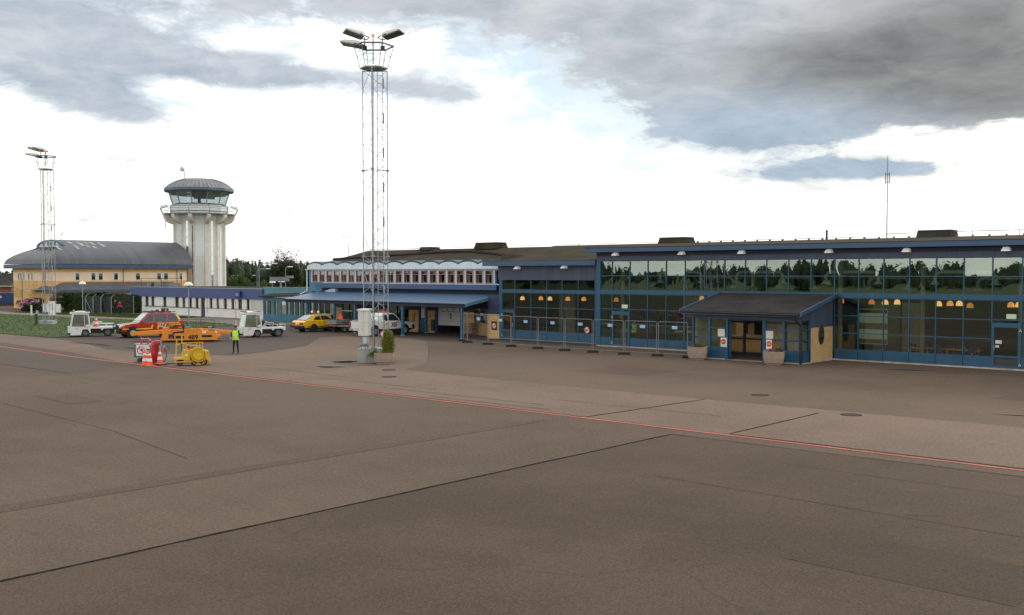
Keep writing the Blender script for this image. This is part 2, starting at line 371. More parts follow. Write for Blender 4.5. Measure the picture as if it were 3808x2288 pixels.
# ------------------------------------------------------------------ ground
def sheet(name, pts, z, mat, kind='structure'):
    b = B().m(mat); b.add([(x, y, z) for x, y in pts], [tuple(range(len(pts)))])
    return tag(b.build(name), kind=kind)
GRASSF = pm('field_grass', (.060, .080, .022), .95, var=.3, scale=.05, fine=.3)
g = B().m(GRASSF); g.add([(-2500, -2500, -.06), (2500, -2500, -.06), (2500, 2500, -.06), (-2500, 2500, -.06)], [(0, 1, 2, 3)]); struct(g, 'ground')
A_MAIN = asphalt('apron_asphalt', (.117, .083, .059), 0)
A_NEAR = asphalt('apron_asphalt_dark', (.085, .059, .041), 31, .32)
A_LIGHT = asphalt('apron_asphalt_pale', (.180, .127, .095), 57, .2)
A_FRONT = asphalt('forecourt_asphalt', (.140, .097, .070), 83)
A_DARK = asphalt('fresh_asphalt', (.100, .077, .062), 12, .16)
A_PATH = asphalt('path_asphalt', (.20, .17, .145), 7, .1)
A_SEAM = pm('bitumen_seam', (.024, .021, .019), .95, var=.4, scale=3, spec=.05)
sheet('apron', [(-200, -30), (60, -30), (60, 78), (-60, 78), (-200, 70)], 0, A_MAIN)
sheet('taxiway', [(-700, -75), (300, -75), (300, -58), (-700, -58)], -.03, A_MAIN)
sheet('apron_slab', [(-16.65, -29), (59, -29), (59, 26.15), (-16.65, 26.15)], .004, A_NEAR)
# pale strip between the red line and the forecourt
sheet('apron_strip', [(-52.4, 27.35), (59, 27.35), (59, 35.3), (-9, 34.9), (-20.5, 34.4), (-30.5, 34.5), (-38, 34.9), (-40.2, 38.4), (-47, 45), (-53, 50.6), (-56.5, 52), (-62.2, 50.6), (-62.0, 47.9), (-55.54, 41.85), (-53.08, 36.83), (-52.51, 33.94), (-57, 32), (-63, 31.5), (-69, 33), (-75.6, 34.0), (-90, 33.4), (-90, 31.5), (-74.9, 29.7), (-61.8, 28.75)], .004, A_LIGHT)
sheet('forecourt', [(-38.1, 34.95), (-30.5, 34.55), (-20.5, 34.45), (-9, 34.95), (59, 35.35), (59, 54.9), (-40, 54.9), (-53, 50.65), (-46.9, 45.05), (-40.15, 38.45)], .004, A_FRONT)
sheet('vehicle_yard', [(-52.55, 33.94), (-53.12, 36.83), (-55.6, 41.85), (-62.05, 47.9), (-62.2, 50.7), (-56.5, 52.05), (-53, 50.7), (-40.2, 54.95), (-42, 58.5), (-90, 61.5), (-91, 56.6), (-85.8, 55.7), (-81.8, 54.1), (-81.5, 48.6), (-79.3, 41.2), (-76.7, 35.5), (-75.6, 34.05), (-69, 33.05), (-63, 31.55), (-57, 32.05)], .004, A_DARK)
sheet('apron_patch', [(-75, 29.6), (-61.8, 28.7), (-52.5, 27.3), (-48.2, 23.0), (-51.2, 21.7), (-66, 26.0), (-84, 30.5)], .004, A_DARK)
REDLINE = pm('red_line_paint', (.47, .135, .10), .8, var=.35, scale=1.6, fine=.45, spec=.15)
b = B().m(REDLINE)
for k in range(60):
    x0 = -76+k*1.6; y = lambda x: 26.95+.0006*(x+30)**2 if x < -60 else 27.18-.004*(x+20)
    b.add([(x0, y(x0)-.085, .009), (x0+1.6, y(x0+1.6)-.085, .009), (x0+1.6, y(x0+1.6)+.085, .009), (x0, y(x0)+.085, .009)], [(0, 1, 2, 3)])
struct(b, 'road_marking')
def seam(pts, wd, z=.013):
    b = B().m(A_SEAM); l = []; r = []
    P_ = [Vector((*p, z)) for p in pts]
    fine = []
    for i in range(len(P_)-1):
        n = max(2, int((P_[i+1]-P_[i]).length/.9))
        for k in range(n): fine.append(P_[i].lerp(P_[i+1], k/n))
    fine.append(P_[-1])
    d = (P_[-1]-P_[0]).normalized(); nrm = Vector((-d.y, d.x, 0))
    for p in fine:
        j = rnd.uniform(-.5, .5)*wd*.5; ww = wd*rnd.uniform(.35, .6)
        l.append(p+nrm*(j+ww)); r.append(p+nrm*(j-ww))
    n = len(fine); b.add(l+r, [(i, i+1, n+i+1, n+i) for i in range(n-1)])
    return struct(b, 'pavement_seam')
seam([(-16.64, 3), (-16.66, 26.15)], .075)
seam([(-20.85, 27.4), (-20.35, 34.3)], .075)
seam([(-15.37, 27.4), (-15.34, 33.6)], .07)
seam([(-16.6, 26.15), (0, 26.3), (30, 26.4)], .045)
seam([(-52, 27.7), (-40, 27.45), (-20.9, 27.33)], .05); seam([(-15.3, 27.36), (8, 27.4), (40, 27.2)], .05)
sheet('pavement_band', [(-22.2, 4), (-21.5, 4), (-21.35, 26), (-21.75, 26)], .006, asphalt('old_tyre_band', (.104, .073, .052), 140, .12))
seam([(-33, 28.7), (-24, 28.9)], .035); seam([(-38, 29.5), (-30.5, 29.7)], .03); seam([(-24.5, 30.4), (-17.5, 30.6)], .03); seam([(-29, 27.9), (-23, 28)], .04); seam([(-44, 30.8), (-36, 30.4)], .03)
seam([(-45, 16), (-30, 15.2), (-24, 14.2)], .015); seam([(-58, 22.5), (-49, 22.6)], .04); seam([(-13.5, 20.5), (-5, 20.2), (6, 19.7)], .018); seam([(-12, 24), (-3, 23.8)], .015)
# water lying on the asphalt
WATER = pm('standing_water', (.012, .014, .016), .03, var=.2, spec=.8); WATER.node_tree.nodes['Principled BSDF'].inputs['IOR'].default_value = 1.33
for l in list(WATER.node_tree.links):
    if l.to_socket.name == 'Roughness': WATER.node_tree.links.remove(l)
WATER.node_tree.nodes['Principled BSDF'].inputs['Roughness'].default_value = .04
WET = pm('damp_asphalt', (.06, .052, .047), .45, var=.3, fine=.3)
def puddle(pts, grow=.3):
    c = Vector((sum(p[0] for p in pts)/len(pts), sum(p[1] for p in pts)/len(pts)))
    def ring(f, j, seed):
        q = random.Random(seed); o = []
        for i in range(len(pts)):
            a = Vector(pts[i]); d = Vector(pts[(i+1) % len(pts)])
            for k in range(4):
                p = a.lerp(d, k/4); p = c+(p-c)*f*q.uniform(1-j, 1+j); o.append(tuple(p))
        return o
    sheet('damp_ground', ring(1+grow, .1, 5), .012, WET); sheet('puddle', ring(1, .08, 9), .016, WATER)
puddle([(-44.6, 35.1), (-43.8, 34.95), (-43.2, 35.5), (-43.3, 36.3), (-44.2, 36.3)])
puddle([(-43.0, 32.85), (-42.1, 32.7), (-41.6, 33.2), (-41.5, 33.7), (-42.3, 33.5)])
DRAIN = pm('drain_puddle', (.012, .012, .012), .9, spec=.1)  # matte black for the drain puddles, dark reflection put into the colour
sheet('drain_puddle', [(-70.9, 32.7), (-67.7, 33.1), (-65.4, 32.95), (-65.4, 33.1), (-67.6, 33.45), (-70.6, 32.95)], .012, DRAIN); sheet('drain_puddle', [(-63.6, 32.85), (-62.2, 32.8), (-61.2, 33.1), (-62.4, 33.2)], .012, DRAIN)
MANH = pm('cast_iron_cover', (.075, .058, .047), .9, var=.3, fine=.3, spec=.1)
for p in ((-19.4, 37.0), (-14.3, 33.9), (-38.6, 34.2), (-36.0, 31.9)):
    b = B().m(A_SEAM); b.lathe([(.36, .006), (.36, .012), (.3, .012), (.3, .006)], (*p, 0), 16, False); b.m(MANH).add([(p[0]+.3*cos(k*pi/8), p[1]+.3*sin(k*pi/8), .010) for k in range(16)], [tuple(range(16))])
    struct(b, 'pavement_manhole')
puddle([(-19.8, 51.2), (-19.0, 51.3), (-17.9, 51.8), (-18.8, 51.9)], .4)
for pts in ([(-10.6, 37.3), (-9.6, 37.7), (-9.2, 37.75), (-9.9, 37.45)],): puddle(pts, .2)
# squared-off repairs in the old asphalt
for pts, c in (([(-8, 16), (-4.2, 15.9), (-4.1, 18.2), (-7.9, 18.3)], (.070, .049, .034)), ([(-41, 17.5), (-37.5, 17.3), (-37.4, 18.6), (-40.9, 18.8)], (.115, .082, .058)), ([(-31, 40), (-27.2, 39.9), (-27.1, 43.4), (-30.9, 43.6)], (.128, .090, .066)), ([(-12, 42), (-8, 41.9), (-7.9, 44), (-11.9, 44.1)], (.124, .086, .063))): sheet('asphalt_repair', pts, .008, asphalt('repair_asphalt', c, c[0]*900))
# lawns and paths
LAWN = pm('lawn_soil', (.040, .072, .008), .95, var=.3, scale=.6, fine=.4)
near_g = [(-127.5, 50.5), (-115.4, 51.6), (-104.7, 52.5), (-98, 53.9), (-95.3, 54.9), (-91.4, 55.8), (-85.8, 55.2), (-81.9, 53.6), (-81.5, 51.5), (-81.5, 48.6), (-79.3, 41.2), (-76.9, 35.8), (-77.0, 34.5), (-81.5, 34.2), (-85.9, 34.0), (-150, 31), (-160, 45)]
far_g = [(-131, 53.4), (-125, 54.2), (-106.3, 55.3), (-100, 57.2), (-100.5, 61.8), (-131, 60.5)]
sheet('path', [(-170, 49), (-127.5, 50.3), (-104.7, 52.3), (-91.4, 55.5), (-81.5, 53), (-80, 62.2), (-92, 62.9), (-119, 62.9), (-131, 60.8), (-131, 53.5), (-170, 60)], .008, A_PATH)
sheet('lawn', near_g, .03, LAWN); sheet('lawn', far_g, .03, LAWN)
GR = leafmat('grass_blades', (.040, .078, .006), (.068, .110, .012))
def inside(p, poly):
    x, y = p; c = False; j = len(poly)-1
    for i in range(len(poly)):
        xi, yi = poly[i]; xj, yj = poly[j]
        if (yi > y) != (yj > y) and x < (xj-xi)*(y-yi)/(yj-yi)+xi: c = not c
        j = i
    return c
def grass(polys, n, seed):
    q = random.Random(seed); b = B().m(GR)
    for poly in polys:
        xs = [p[0] for p in poly]; ys = [p[1] for p in poly]; x0, x1, y0, y1 = max(min(xs), -135), max(xs), min(ys), max(ys)
        k = 0
        while k < n:
            x, y = q.uniform(x0, x1), q.uniform(y0, y1)
            k += 1
            if not inside((x, y), poly): continue
            a = q.uniform(0, 2*pi); h = q.uniform(.03, .07); ww = q.uniform(.02, .05); dx, dy = cos(a)*ww, sin(a)*ww; t = q.uniform(-.05, .05)
            b.add([(x-dx, y-dy, .03), (x+dx, y+dy, .03), (x+t, y+t, .03+h)], [(0, 1, 2)])
    return tag(b.build('grass'), kind='stuff')
grass([near_g, far_g], 26000, 3)
# ------------------------------------------------------------------ terminal
TL = (-40, 60, 0)
term = thing('terminal_building', 'long low terminal with blue framed glass hall, yellow brick and mossy brown roof', 'building', TL, world=True)
MX = [-40.68, -39.71]+[-38.28+1.4024*k for k in range(0, 28)]     # mullion lines of the tall hall
XR = MX[-1]
# walls of the tall hall: base panels, band between the storeys, frieze under the eaves
b = B().m(BLUEP)
b.box(-40.95, -39.74, 54.96, 55.14, .08, .62)
for i in range(2, len(MX)-1):
    x0, x1 = MX[i]+.012, MX[i+1]-.012
    if (-31.9 < x0 < -25.2) or i == 18: continue
    b.box(x0, x1, 54.96, 55.14, .08, .62)
b.m(BLUE).box(-40.95, XR, 54.93, 55.17, 3.53, 3.78)
b.box(-40.95, -40.66, 54.94, 55.16, 0, 5.72)
b.m(FRIEZE).box(-40.95, XR, 54.95, 55.15, 5.74, 6.06); b.m(DARKBLUE).box(-40.95, XR, 54.90, 55.15, 6.06, 6.32)  # dark box above the frieze stands in for shadow under the eave
b.m(BLUE).box(-41.0, -40.95, 54.96, 56.0, 0, 6.3)
b.m(PLINTH).box(-40.97, -32.6, 54.9, 55.2, -.05, .08); b.box(-24.3, XR, 54.9, 55.2, -.05, .08)
b.build('wall', term)
b = B().m(FASC).box(-41.55, XR+.4, 54.42, 54.5, 6.32, 6.60); b.m(DARKBLUE).box(-41.55, XR+.4, 54.5, 55.3, 6.32, 6.36); b.m(FASC).box(-41.55, -41.47, 54.5, 56.0, 6.32, 6.6)
b.m(FELT).box(-41.55, XR+.4, 54.40, 54.52, 6.60, 6.63); b.build('fascia', term)
def bay(par, x0, x1, Y, zs, fr=.055, th=.10, gm=GLASS, first=False, skip=()):
    """one glazed bay: a frame (window) and its panes"""
    b = B().m(BLUE)
    b.box(x0-fr/2, x0+fr/2, Y-.05, Y+th-.05, zs[0], zs[-1])
    for z in zs[1:-1]: b.box(x0+fr/2, x1-fr/2, Y-.035, Y+.05, z-.025, z+.025)
    b.box(x0+fr/2, x1-fr/2, Y-.04, Y+.05, zs[0], zs[0]+.035); b.box(x0+fr/2, x1-fr/2, Y-.04, Y+.05, zs[-1]-.035, zs[-1])
    wn = b.build('window', par)
    g = B().m(gm)
    for k in range(len(zs)-1):
        if k in skip: continue
        z0 = zs[k]+(.035 if k == 0 else .025); z1 = zs[k+1]-(.035 if k == len(zs)-2 else .025)
        t = rnd.uniform(-.004, .004)      # panes never sit perfectly true
        g.face((x0+fr/2, Y+t, z0), (x1-fr/2, Y-t, z0), (x1-fr/2, Y-t+rnd.uniform(-.003, .003), z1), (x0+fr/2, Y+t, z1))
    g.build('pane', wn)
    return wn
def door(par, x0, x1, Y, h, gm=GLASS, hinge=-1, rail=.55):
    b = B().m(BLUE); f = .13
    b.box(x0, x0+f, Y-.07, Y+.06, .03, h); b.box(x1-f, x1, Y-.07, Y+.06, .03, h); b.box(x0+f, x1-f, Y-.068, Y+.058, h-.2, h)
    b.box(x0+f, x1-f, Y-.068, Y+.058, .03, .2); b.box(x0+f, x1-f, Y-.06, Y+.05, rail, rail+.1)
    b.m(STEEL).box(x0, x1, Y-.2, Y-.075, 0, .035)
    xh = x0+.03 if hinge < 0 else x1-.03
    b.m(WHITE)
    for z in (.28, h-.35):
        for q in range(3): a = q*2*pi/3+pi/2; b.obox((xh+.05*cos(a), Y-.085, z+.05*sin(a)), (.035, .02, .05), 0, -a+pi/2)
    d = b.build('door', par)
    g = B().m(gm); g.face((x0+f, Y, rail+.1), (x1-f, Y, rail+.1), (x1-f, Y, h-.2), (x0+f, Y, h-.2)); g.build('pane', d)
    g = B().m(DARK); g.box(x0+f, x1-f, Y-.01, Y+.02, .2, rail); g.build('kick_panel', d)
    xa = x1-f-.02 if hinge < 0 else x0+f+.02
    B().m(STEEL).cyl((xa, Y-.12, .95), (xa, Y-.12, 1.25), .02).build('handle', d)
    return d
for i in range(len(MX)-1):
    x0, x1 = MX[i], MX[i+1]
    bay(term, x0, x1, 55.02, [3.78, 4.75, 5.74])
    if i == 1: bay(term, x0, x1, 55.02, [2.36, 2.54, 3.53], gm=GLASSL); door(term, x0, x1, 55.0, 2.36, gm=GLASSL, rail=.5)
    elif i == 18: bay(term, x0, x1, 55.02, [2.36, 2.54, 3.53], gm=GLASSL); door(term, x0, x1, 55.0, 2.36, gm=GLASSL, hinge=1, rail=.62)
    elif -31.9 < x0 < -25.2: pass
    else: bay(term, x0, x1, 55.02, [.62, 1.55, 2.53, 3.53], gm=GLASSL)
# low hall
ML = [-50.5, -49.23, -47.67, -46.19, -44.77, -43.33, -41.96]
b = B().m(FRIEZE).box(-50.9, -41.0, 55.96, 56.1, 4.46, 5.5); b.m(BLUE).box(-50.7, -41.0, 55.93, 56.14, 3.49, 3.70)
b.m(BLUEP)
for i in range(1, 6): b.box(ML[i]+.01, ML[i+1]-.01, 55.97, 56.12, .08, .70)
b.m(BLUE).box(-50.78, -50.53, 55.94, 56.15, 0, 4.46); b.box(-41.9, -41.0, 55.95, 56.15, .1, 4.46)
b.m(PLINTH).box(-50.7, -41, 55.9, 56.2, -.05, .08)
b.build('wall', term)
b = B().m(FASC).box(-52.0, -41.45, 55.42, 55.5, 5.46, 5.80); b.m(DARKBLUE).box(-52.0, -41.0, 55.5, 56.2, 5.46, 5.50); b.m(FASC).box(-52.0, -51.92, 55.5, 59, 5.46, 5.80); b.build('fascia', term)
for i in range(len(ML)-1):
    x0, x1 = ML[i], ML[i+1]
    bay(term, x0, x1, 56.0, [3.70, 4.46], gm=GLASSD)
    if i == 0: bay(term, x0, x1, 56.0, [2.2, 3.49], gm=GLASSD); door(term, x0, x1, 56.0, 2.2, gm=GLASSD, rail=.62)
    else: bay(term, x0, x1, 56.0, [.70, 2.42, 3.49], gm=GLASSD)
# main roof
b = B().m(MOSS)
rz = lambda y: 5.95+(y-59)*.242
b.ext([(54.55, 6.62), (64, 7.16), (76, 5.9), (76, 5.7), (64, 6.95), (55.3, 6.4)], 'x', -41.5, XR+.3)
b.ext([(55.5, 5.82), (64, 7.158), (76, 5.9), (76, 5.7), (64, 6.93), (55.55, 5.66)], 'x', -52.0, -41.5)
b.ext([(58.9, 5.93), (64, 7.10), (76, 5.9), (76, 5.7), (64, 6.9), (58.9, 5.75)], 'x', -75.2, -52.0)
roof = b.build('roof', term)
b = B().m(FELT); pts = [(-75.49, 59.97, 6.18), (-70.75, 60.95, 6.42), (-66.31, 61.68, 6.6), (-62.61, 62.3, 6.75), (-59.58, 62.23, 6.73), (-55.73, 61.1, 6.46), (-52.04, 59.72, 6.13)]
b.tube([(x, y, rz(y)+.06) for x, y, z in pts], .10, 5); b.build('roof_edge', roof)
b = B().m(GREY); b.tube([(-75, 64, 7.18), (-41, 64, 7.25), (-26, 64, 7.25)], .02, 5)
for k in range(34): b.box(-40.5+k*.95-.05, -40.5+k*.95+.05, 63.93, 64.07, 7.16, 7.25)
b.build('ridge_rail', roof)
b = B().m(GALV); b.tube([(-24.8, 64, 7.42), (-20, 64, 7.46), (XR, 64, 7.42)], .025, 5)
for k in range(9): b.cyl((-24.8+k*2.6, 64, 7.1), (-24.8+k*2.6, 64, 7.44), .02)
b.build('ridge_cable', roof)
for x0, x1, h, c in ((-60.28, -57.81, .42, MOSS), (-67.2, -66.0, .16, FELT), (-41.5, -39.3, .42, MOSS), (-22.65, -20.7, .42, FELT)):
    b = B().m(c).loft([[(x0-.08, 63.2, 7.0), (x1+.08, 63.2, 7.0), (x1+.08, 64.8, 7.0), (x0-.08, 64.8, 7.0)], [(x0, 63.4, 7.12+h), (x1, 63.4, 7.12+h), (x1, 64.6, 7.12+h), (x0, 64.6, 7.12+h)]])
    b.m(GALV).box(x0-.04, x1+.04, 63.35, 64.65, 7.12+h, 7.15+h); b.build('roof_vent', roof)
B().m(DARK).cyl((-28.8, 64, 7.1), (-28.8, 64, 7.78), .07).build('vent_pipe', roof)
# eave lamps
for x, y, z in [(-39.3, 54.75, 6.2), (-34.2, 54.75, 6.2), (-30.0, 54.75, 6.2), (-24.5, 54.75, 6.18), (-20.15, 54.75, 6.17), (-15.15, 54.75, 6.15), (-48.8, 55.7, 5.34), (-44.4, 55.7, 5.38)]:
    b = B().m(WARMW).loft([[(x-.22, y-.2, z-.12), (x+.22, y-.2, z-.12), (x+.22, y+.2, z-.12), (x-.22, y+.2, z-.12)], [(x-.14, y-.05, z+.1), (x+.14, y-.05, z+.1), (x+.14, y+.2, z+.1), (x-.14, y+.2, z+.1)]])
    b.m(GREY).box(x-.05, x+.05, y, y+.22, z+.1, z+.16); b.build('eave_lamp', term, bevel=.03)
# upper office wing with red-framed windows and a wavy parapet
b = B().m(TEAL).box(-76.5, -74.6, 57.98, 58.2, 3.25, 4.1); b.box(-76.52, -76.25, 57.97, 58.2, 4.1, 5.28); b.box(-76.5, -76.3, 58.2, 70, 0, 5.3)
b.m(LBLUE).box(-76.25, -52.3, 58.0, 58.2, 4.02, 4.10); b.box(-76.25, -52.3, 58.0, 58.2, 5.16, 5.28)
xs0, pit = -75.95, 1.0445
for k in range(23): b.box(xs0-.32+k*pit, xs0-.32+k*pit+.22, 57.995, 58.2, 4.10, 5.16)
b.m(NAVYW).box(-74.6, -52.3, 58.0, 58.2, 3.0, 4.02)
b.build('wall', term)
for k in range(22):
    x0 = xs0-.10+k*pit; x1 = x0+pit-.22; f = .06
    b = B().m(REDF)
    b.box(x0, x0+f, 57.97, 58.1, 4.12, 5.14); b.box(x1-f, x1, 57.97, 58.1, 4.12, 5.14); b.box(x0+f, x1-f, 57.97, 58.1, 4.12, 4.12+f); b.box(x0+f, x1-f, 57.97, 58.1, 5.14-f, 5.14); b.box(x0+f, x1-f, 57.975, 58.1, 4.80, 4.84)
    b.m(WHITE).box(x1-f-.03, x1-f, 57.98, 58.09, 4.12+f, 5.14-f)
    wn = b.build('window', term)
    g = B().m(GLASS2); g.face((x0+f, 58.05, 4.17), (x1-f-.03, 58.05, 4.17), (x1-f-.03, 58.05, 5.09), (x0+f, 58.05, 5.09)); g.build('pane', wn)
    g = B().m(OFFW); hh = rnd.choice((.14, .2, .26, .3)); cw = rnd.choice((.1, .14, .2)); g.box(x0+f, x1-f, 58.16, 58.18, 5.1-hh, 5.12)
    if cw: g.box(x0+f, x0+f+cw, 58.16, 58.19, 4.15, 5.1)
    g.build('curtain', wn)
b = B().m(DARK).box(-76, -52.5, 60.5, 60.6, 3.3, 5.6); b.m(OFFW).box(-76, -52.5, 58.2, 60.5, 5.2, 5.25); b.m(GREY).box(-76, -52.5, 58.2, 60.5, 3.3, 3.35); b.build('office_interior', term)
wav = []
N = 11; P0, P1 = -76.6, -52.6; per = (P1-P0)/N
for k in range(N):
    for q in range(12): t = q/12; wav.append((P0+per*(k+t), 5.60+.25*(1-(2*t-1)**2)))
wav.append((P1, 5.60))
b = B().m(WAVEW); b.ext([(P1, 5.27), (P0, 5.27)]+wav, 'y', 57.82, 58.2); b.build('parapet', term)
b = B().m(pm('wave_roof_blue', (.035, .075, .14), .5)); b.ext([(x, z+.16) for x, z in wav][::-1]+[(x, z+.02) for x, z in wav], 'y', 57.9, 59.9); b.build('wave_roof', term)
b = B().m(WHITE).lathe([(.05, 0), (.16, .14), (.16, .2)], (-76.75, 57.9, 5.1), 10); b.tube([(-76.75, 57.9, 5.12), (-76.75, 57.9, 3.3), (-77.5, 57.7, 2.95)], .06, 8); b.build('drainpipe', term)
# canopy over the baggage doors
can = B().m(FASC).box(-74.7, -52.3, 57.3, 57.99, 3.62, 4.0)
can = can.build('canopy', term)
b = B().m(CANB); zc = lambda y: 2.64+(y-53.7)*.155
b.loft([[(-74.6, 53.7, 2.66), (-52.0, 53.7, 2.66), (-52.0, 57.98, 3.34), (-74.6, 57.98, 3.34)], [(-74.6, 53.7, 2.60), (-52.0, 53.7, 2.60), (-52.0, 57.98, 3.28), (-74.6, 57.98, 3.28)]]); b.build('corrugated_sheet', can)
b = B().m(BLACK)
for k in range(112): x = -74.55+k*.2; b.box(x, x+.1, 53.66, 53.72, 2.55, 2.66)
b.m(DARKBLUE).box(-74.5, -52.1, 53.8, 53.95, 2.36, 2.56); b.build('gutter', can)
b = B().m(TEALP); b.loft([[(-52.0, 53.6, 2.46), (-51.9, 53.6, 2.46), (-51.9, 57.9, 3.14), (-52.0, 57.9, 3.14)], [(-52.0, 53.6, 2.70), (-51.9, 53.6, 2.70), (-51.9, 57.9, 3.40), (-52.0, 57.9, 3.40)]]); b.build('verge_board', can)
b = B().m(LBLUE); arc = [(-74.4+2.3*t, 3.0+.55*sin(pi/2*min(1, t*1.02))) for t in [k/10 for k in range(11)]]
b.ext([(-72.1, 3.0), (-74.4, 2.98)]+[(x, z) for x, z in arc], 'y', 57.5, 57.9); b.build('curved_panel', can)
POST = pm('canopy_post_blue', (.03, .13, .22), .45)
for x, y in ((-71.5, 54), (-67.8, 54), (-65.1, 54), (-59.3, 54), (-52.75, 54), (-74.3, 56.4), (-60.4, 57.6)):
    b = B().m(POST).box(x-.09, x+.09, y-.09, y+.09, .05, 2.56); b.m(CONC).cyl((x, y, 0), (x, y, .06), .16); b.build('post', can)
for x in (-71.5, -68.1, -64.3, -60.9, -57.8):
    b = B().m(TUBE).box(x-.7, x+.7, 56.95, 57.1, 2.32, 2.38); b.m(GREY).box(x-.72, x+.72, 56.93, 57.12, 2.38, 2.44); b.box(x-.02, x+.02, 57.0, 57.04, 2.44, 3.12); b.build('strip_lamp', can)
# ground floor under the canopy
b = B().m(YBRICK)
for x0, x1, z1 in ((-76.45, -73.0, 1.15), (-76.45, -76.15, 1.75), (-73.35, -73.0, 1.75), (-73.0, -71.8, 1.85), (-69.9, -66.0, 1.85), (-62.95, -61.75, 1.85), (-60.85, -59.75, 1.85), (-56.65, -55.35, 1.85), (-55.35, -53.8, .98), (-53.75, -52.0, 1.85)):
    b.box(x0, x1, 58.02, 58.3, 0, z1)
b.m(NAVYW)
for x0, x1, z0 in ((-73.0, -71.8, 1.85), (-69.9, -66.0, 1.85), (-66.0, -62.95, 2.45), (-62.95, -61.75, 1.85), (-60.85, -59.75, 1.85), (-56.65, -55.35, 1.85), (-53.75, -52.0, 1.85), (-71.8, -69.9, 2.3), (-61.75, -60.85, 2.2), (-55.35, -53.8, 2.2), (-59.75, -56.65, 2.3)):
    b.box(x0, x1, 58.0, 58.28, z0, 3.0)
b.m(LBLUE).box(-76.45, -76.1, 58.0, 58.28, 1.75, 2.75); b.box(-73.4, -73.0, 58.0, 58.28, 1.75, 2.75); b.m(NAVYW).box(-76.1, -73.4, 58.0, 58.28, 2.55, 3.0)
b.m(NAVYW).box(-59.75, -59.5, 57.95, 58.28, 0, 2.3); b.box(-56.85, -56.65, 57.95, 58.28, 0, 2.3)
b.m(YBRICK).box(-52.0, -51.8, 56.0, 58.3, 0, 1.85); b.box(-51.8, -50.78, 55.99, 56.2, 0, 1.85); b.m(NAVYW).box(-52.0, -51.8, 56.0, 58.3, 1.85, 3.3); b.box(-51.8, -50.78, 55.98, 56.2, 1.85, 3.3)
b.build('wall', term)
def win(par, x0, x1, z0, z1, Y, fm, n=2, gm=GLASS2, f=.07):
    b = B().m(fm)
    b.box(x0, x1, Y-.02, Y+.1, z0, z0+f); b.box(x0, x1, Y-.02, Y+.1, z1-f, z1)
    for k in range(n+1): x = x0+(x1-x0-f)*k/n; b.box(x, x+f, Y-.025, Y+.1, z0+f, z1-f)
    o = b.build('window', par)
    g = B().m(gm); g.face((x0, Y+.05, z0+f), (x1, Y+.05, z0+f), (x1, Y+.05, z1-f), (x0, Y+.05, z1-f)); g.build('pane', o)
    return o
win(term, -76.1, -73.4, 1.15, 2.55, 58.06, LBLUE, 3)
win(term, -71.8, -69.9, .1, 2.3, 58.06, BLUE, 2); win(term, -66.0, -62.95, .5, 2.45, 58.06, NAVYW, 2); win(term, -55.35, -53.8, .98, 2.2, 58.06, NAVYW, 2)
b = B().m(BLUE).box(-61.75, -60.85, 58.05, 58.15, .03, 1.15); b.m(NAVYW).box(-61.75, -61.6, 58.0, 58.15, .03, 2.2); b.box(-61.0, -60.85, 58.0, 58.15, 1.15, 2.2); b.m(GLASS2).face((-61.6, 58.1, 1.15), (-61.0, 58.1, 1.15), (-61.0, 58.1, 2.2), (-61.6, 58.1, 2.2)); d = b.build('door', term)
B().m(OFFW).box(-61.5, -61.1, 58.06, 58.08, 1.2, 2.0).build('notice', d); B().m(STEEL).cyl((-60.98, 57.98, .9), (-60.98, 57.98, 1.1), .02).build('handle', d)
# half-raised sectional door number 3
GDOOR = boards('garage_panel', (.50, .50, .50), .52, .03, 'z', .5, .7, .04)
b = B().m(GDOOR).box(-59.5, -56.85, 58.1, 58.16, .68, 2.3); b.m(BLACK).box(-59.5, -56.85, 58.09, 58.17, .64, .68); gd = b.build('garage_door', term)
for k in range(3):
    x = -59.1+k*.72; b = B().m(GREY).box(x, x+.64, 58.08, 58.1, 1.78, 2.16); b.m(OFFW).box(x+.07, x+.57, 58.075, 58.085, 1.85, 2.09); b.build('door_window', gd)
b = B().m(BLACK); text_on(b, '3', .60, (-58.05, 58.08, 1.42), -pi/2, sx=.85, bold=.03); b.build('number_marking', gd)
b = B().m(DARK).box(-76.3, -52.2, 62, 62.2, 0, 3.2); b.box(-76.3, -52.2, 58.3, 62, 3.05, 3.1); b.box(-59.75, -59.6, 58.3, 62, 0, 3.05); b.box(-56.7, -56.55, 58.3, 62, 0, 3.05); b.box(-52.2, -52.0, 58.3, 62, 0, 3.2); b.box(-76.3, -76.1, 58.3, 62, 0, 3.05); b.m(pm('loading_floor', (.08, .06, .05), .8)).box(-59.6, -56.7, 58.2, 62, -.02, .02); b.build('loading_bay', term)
b = B().m(DARK).box(-60.1, -59.8, 57.85, 58.02, .2, 1.1); b.build('wall_cabinet', term); b = B().m(OFFW).box(-60.35, -60.1, 57.9, 58.02, 1.25, 1.5); b.m(DARK).box(-60.3, -60.15, 57.89, 57.9, 1.3, 1.45); b.build('wall_plate', term)
b = B().m(DARK)
for k in range(3): b.tube([(-62.3+.14*cos(t*pi/6), 57.95, 1.45-.25*k+.10*sin(t*pi/6)) for t in range(12)], .02, 5, True)
b.build('wall_hooks', term)
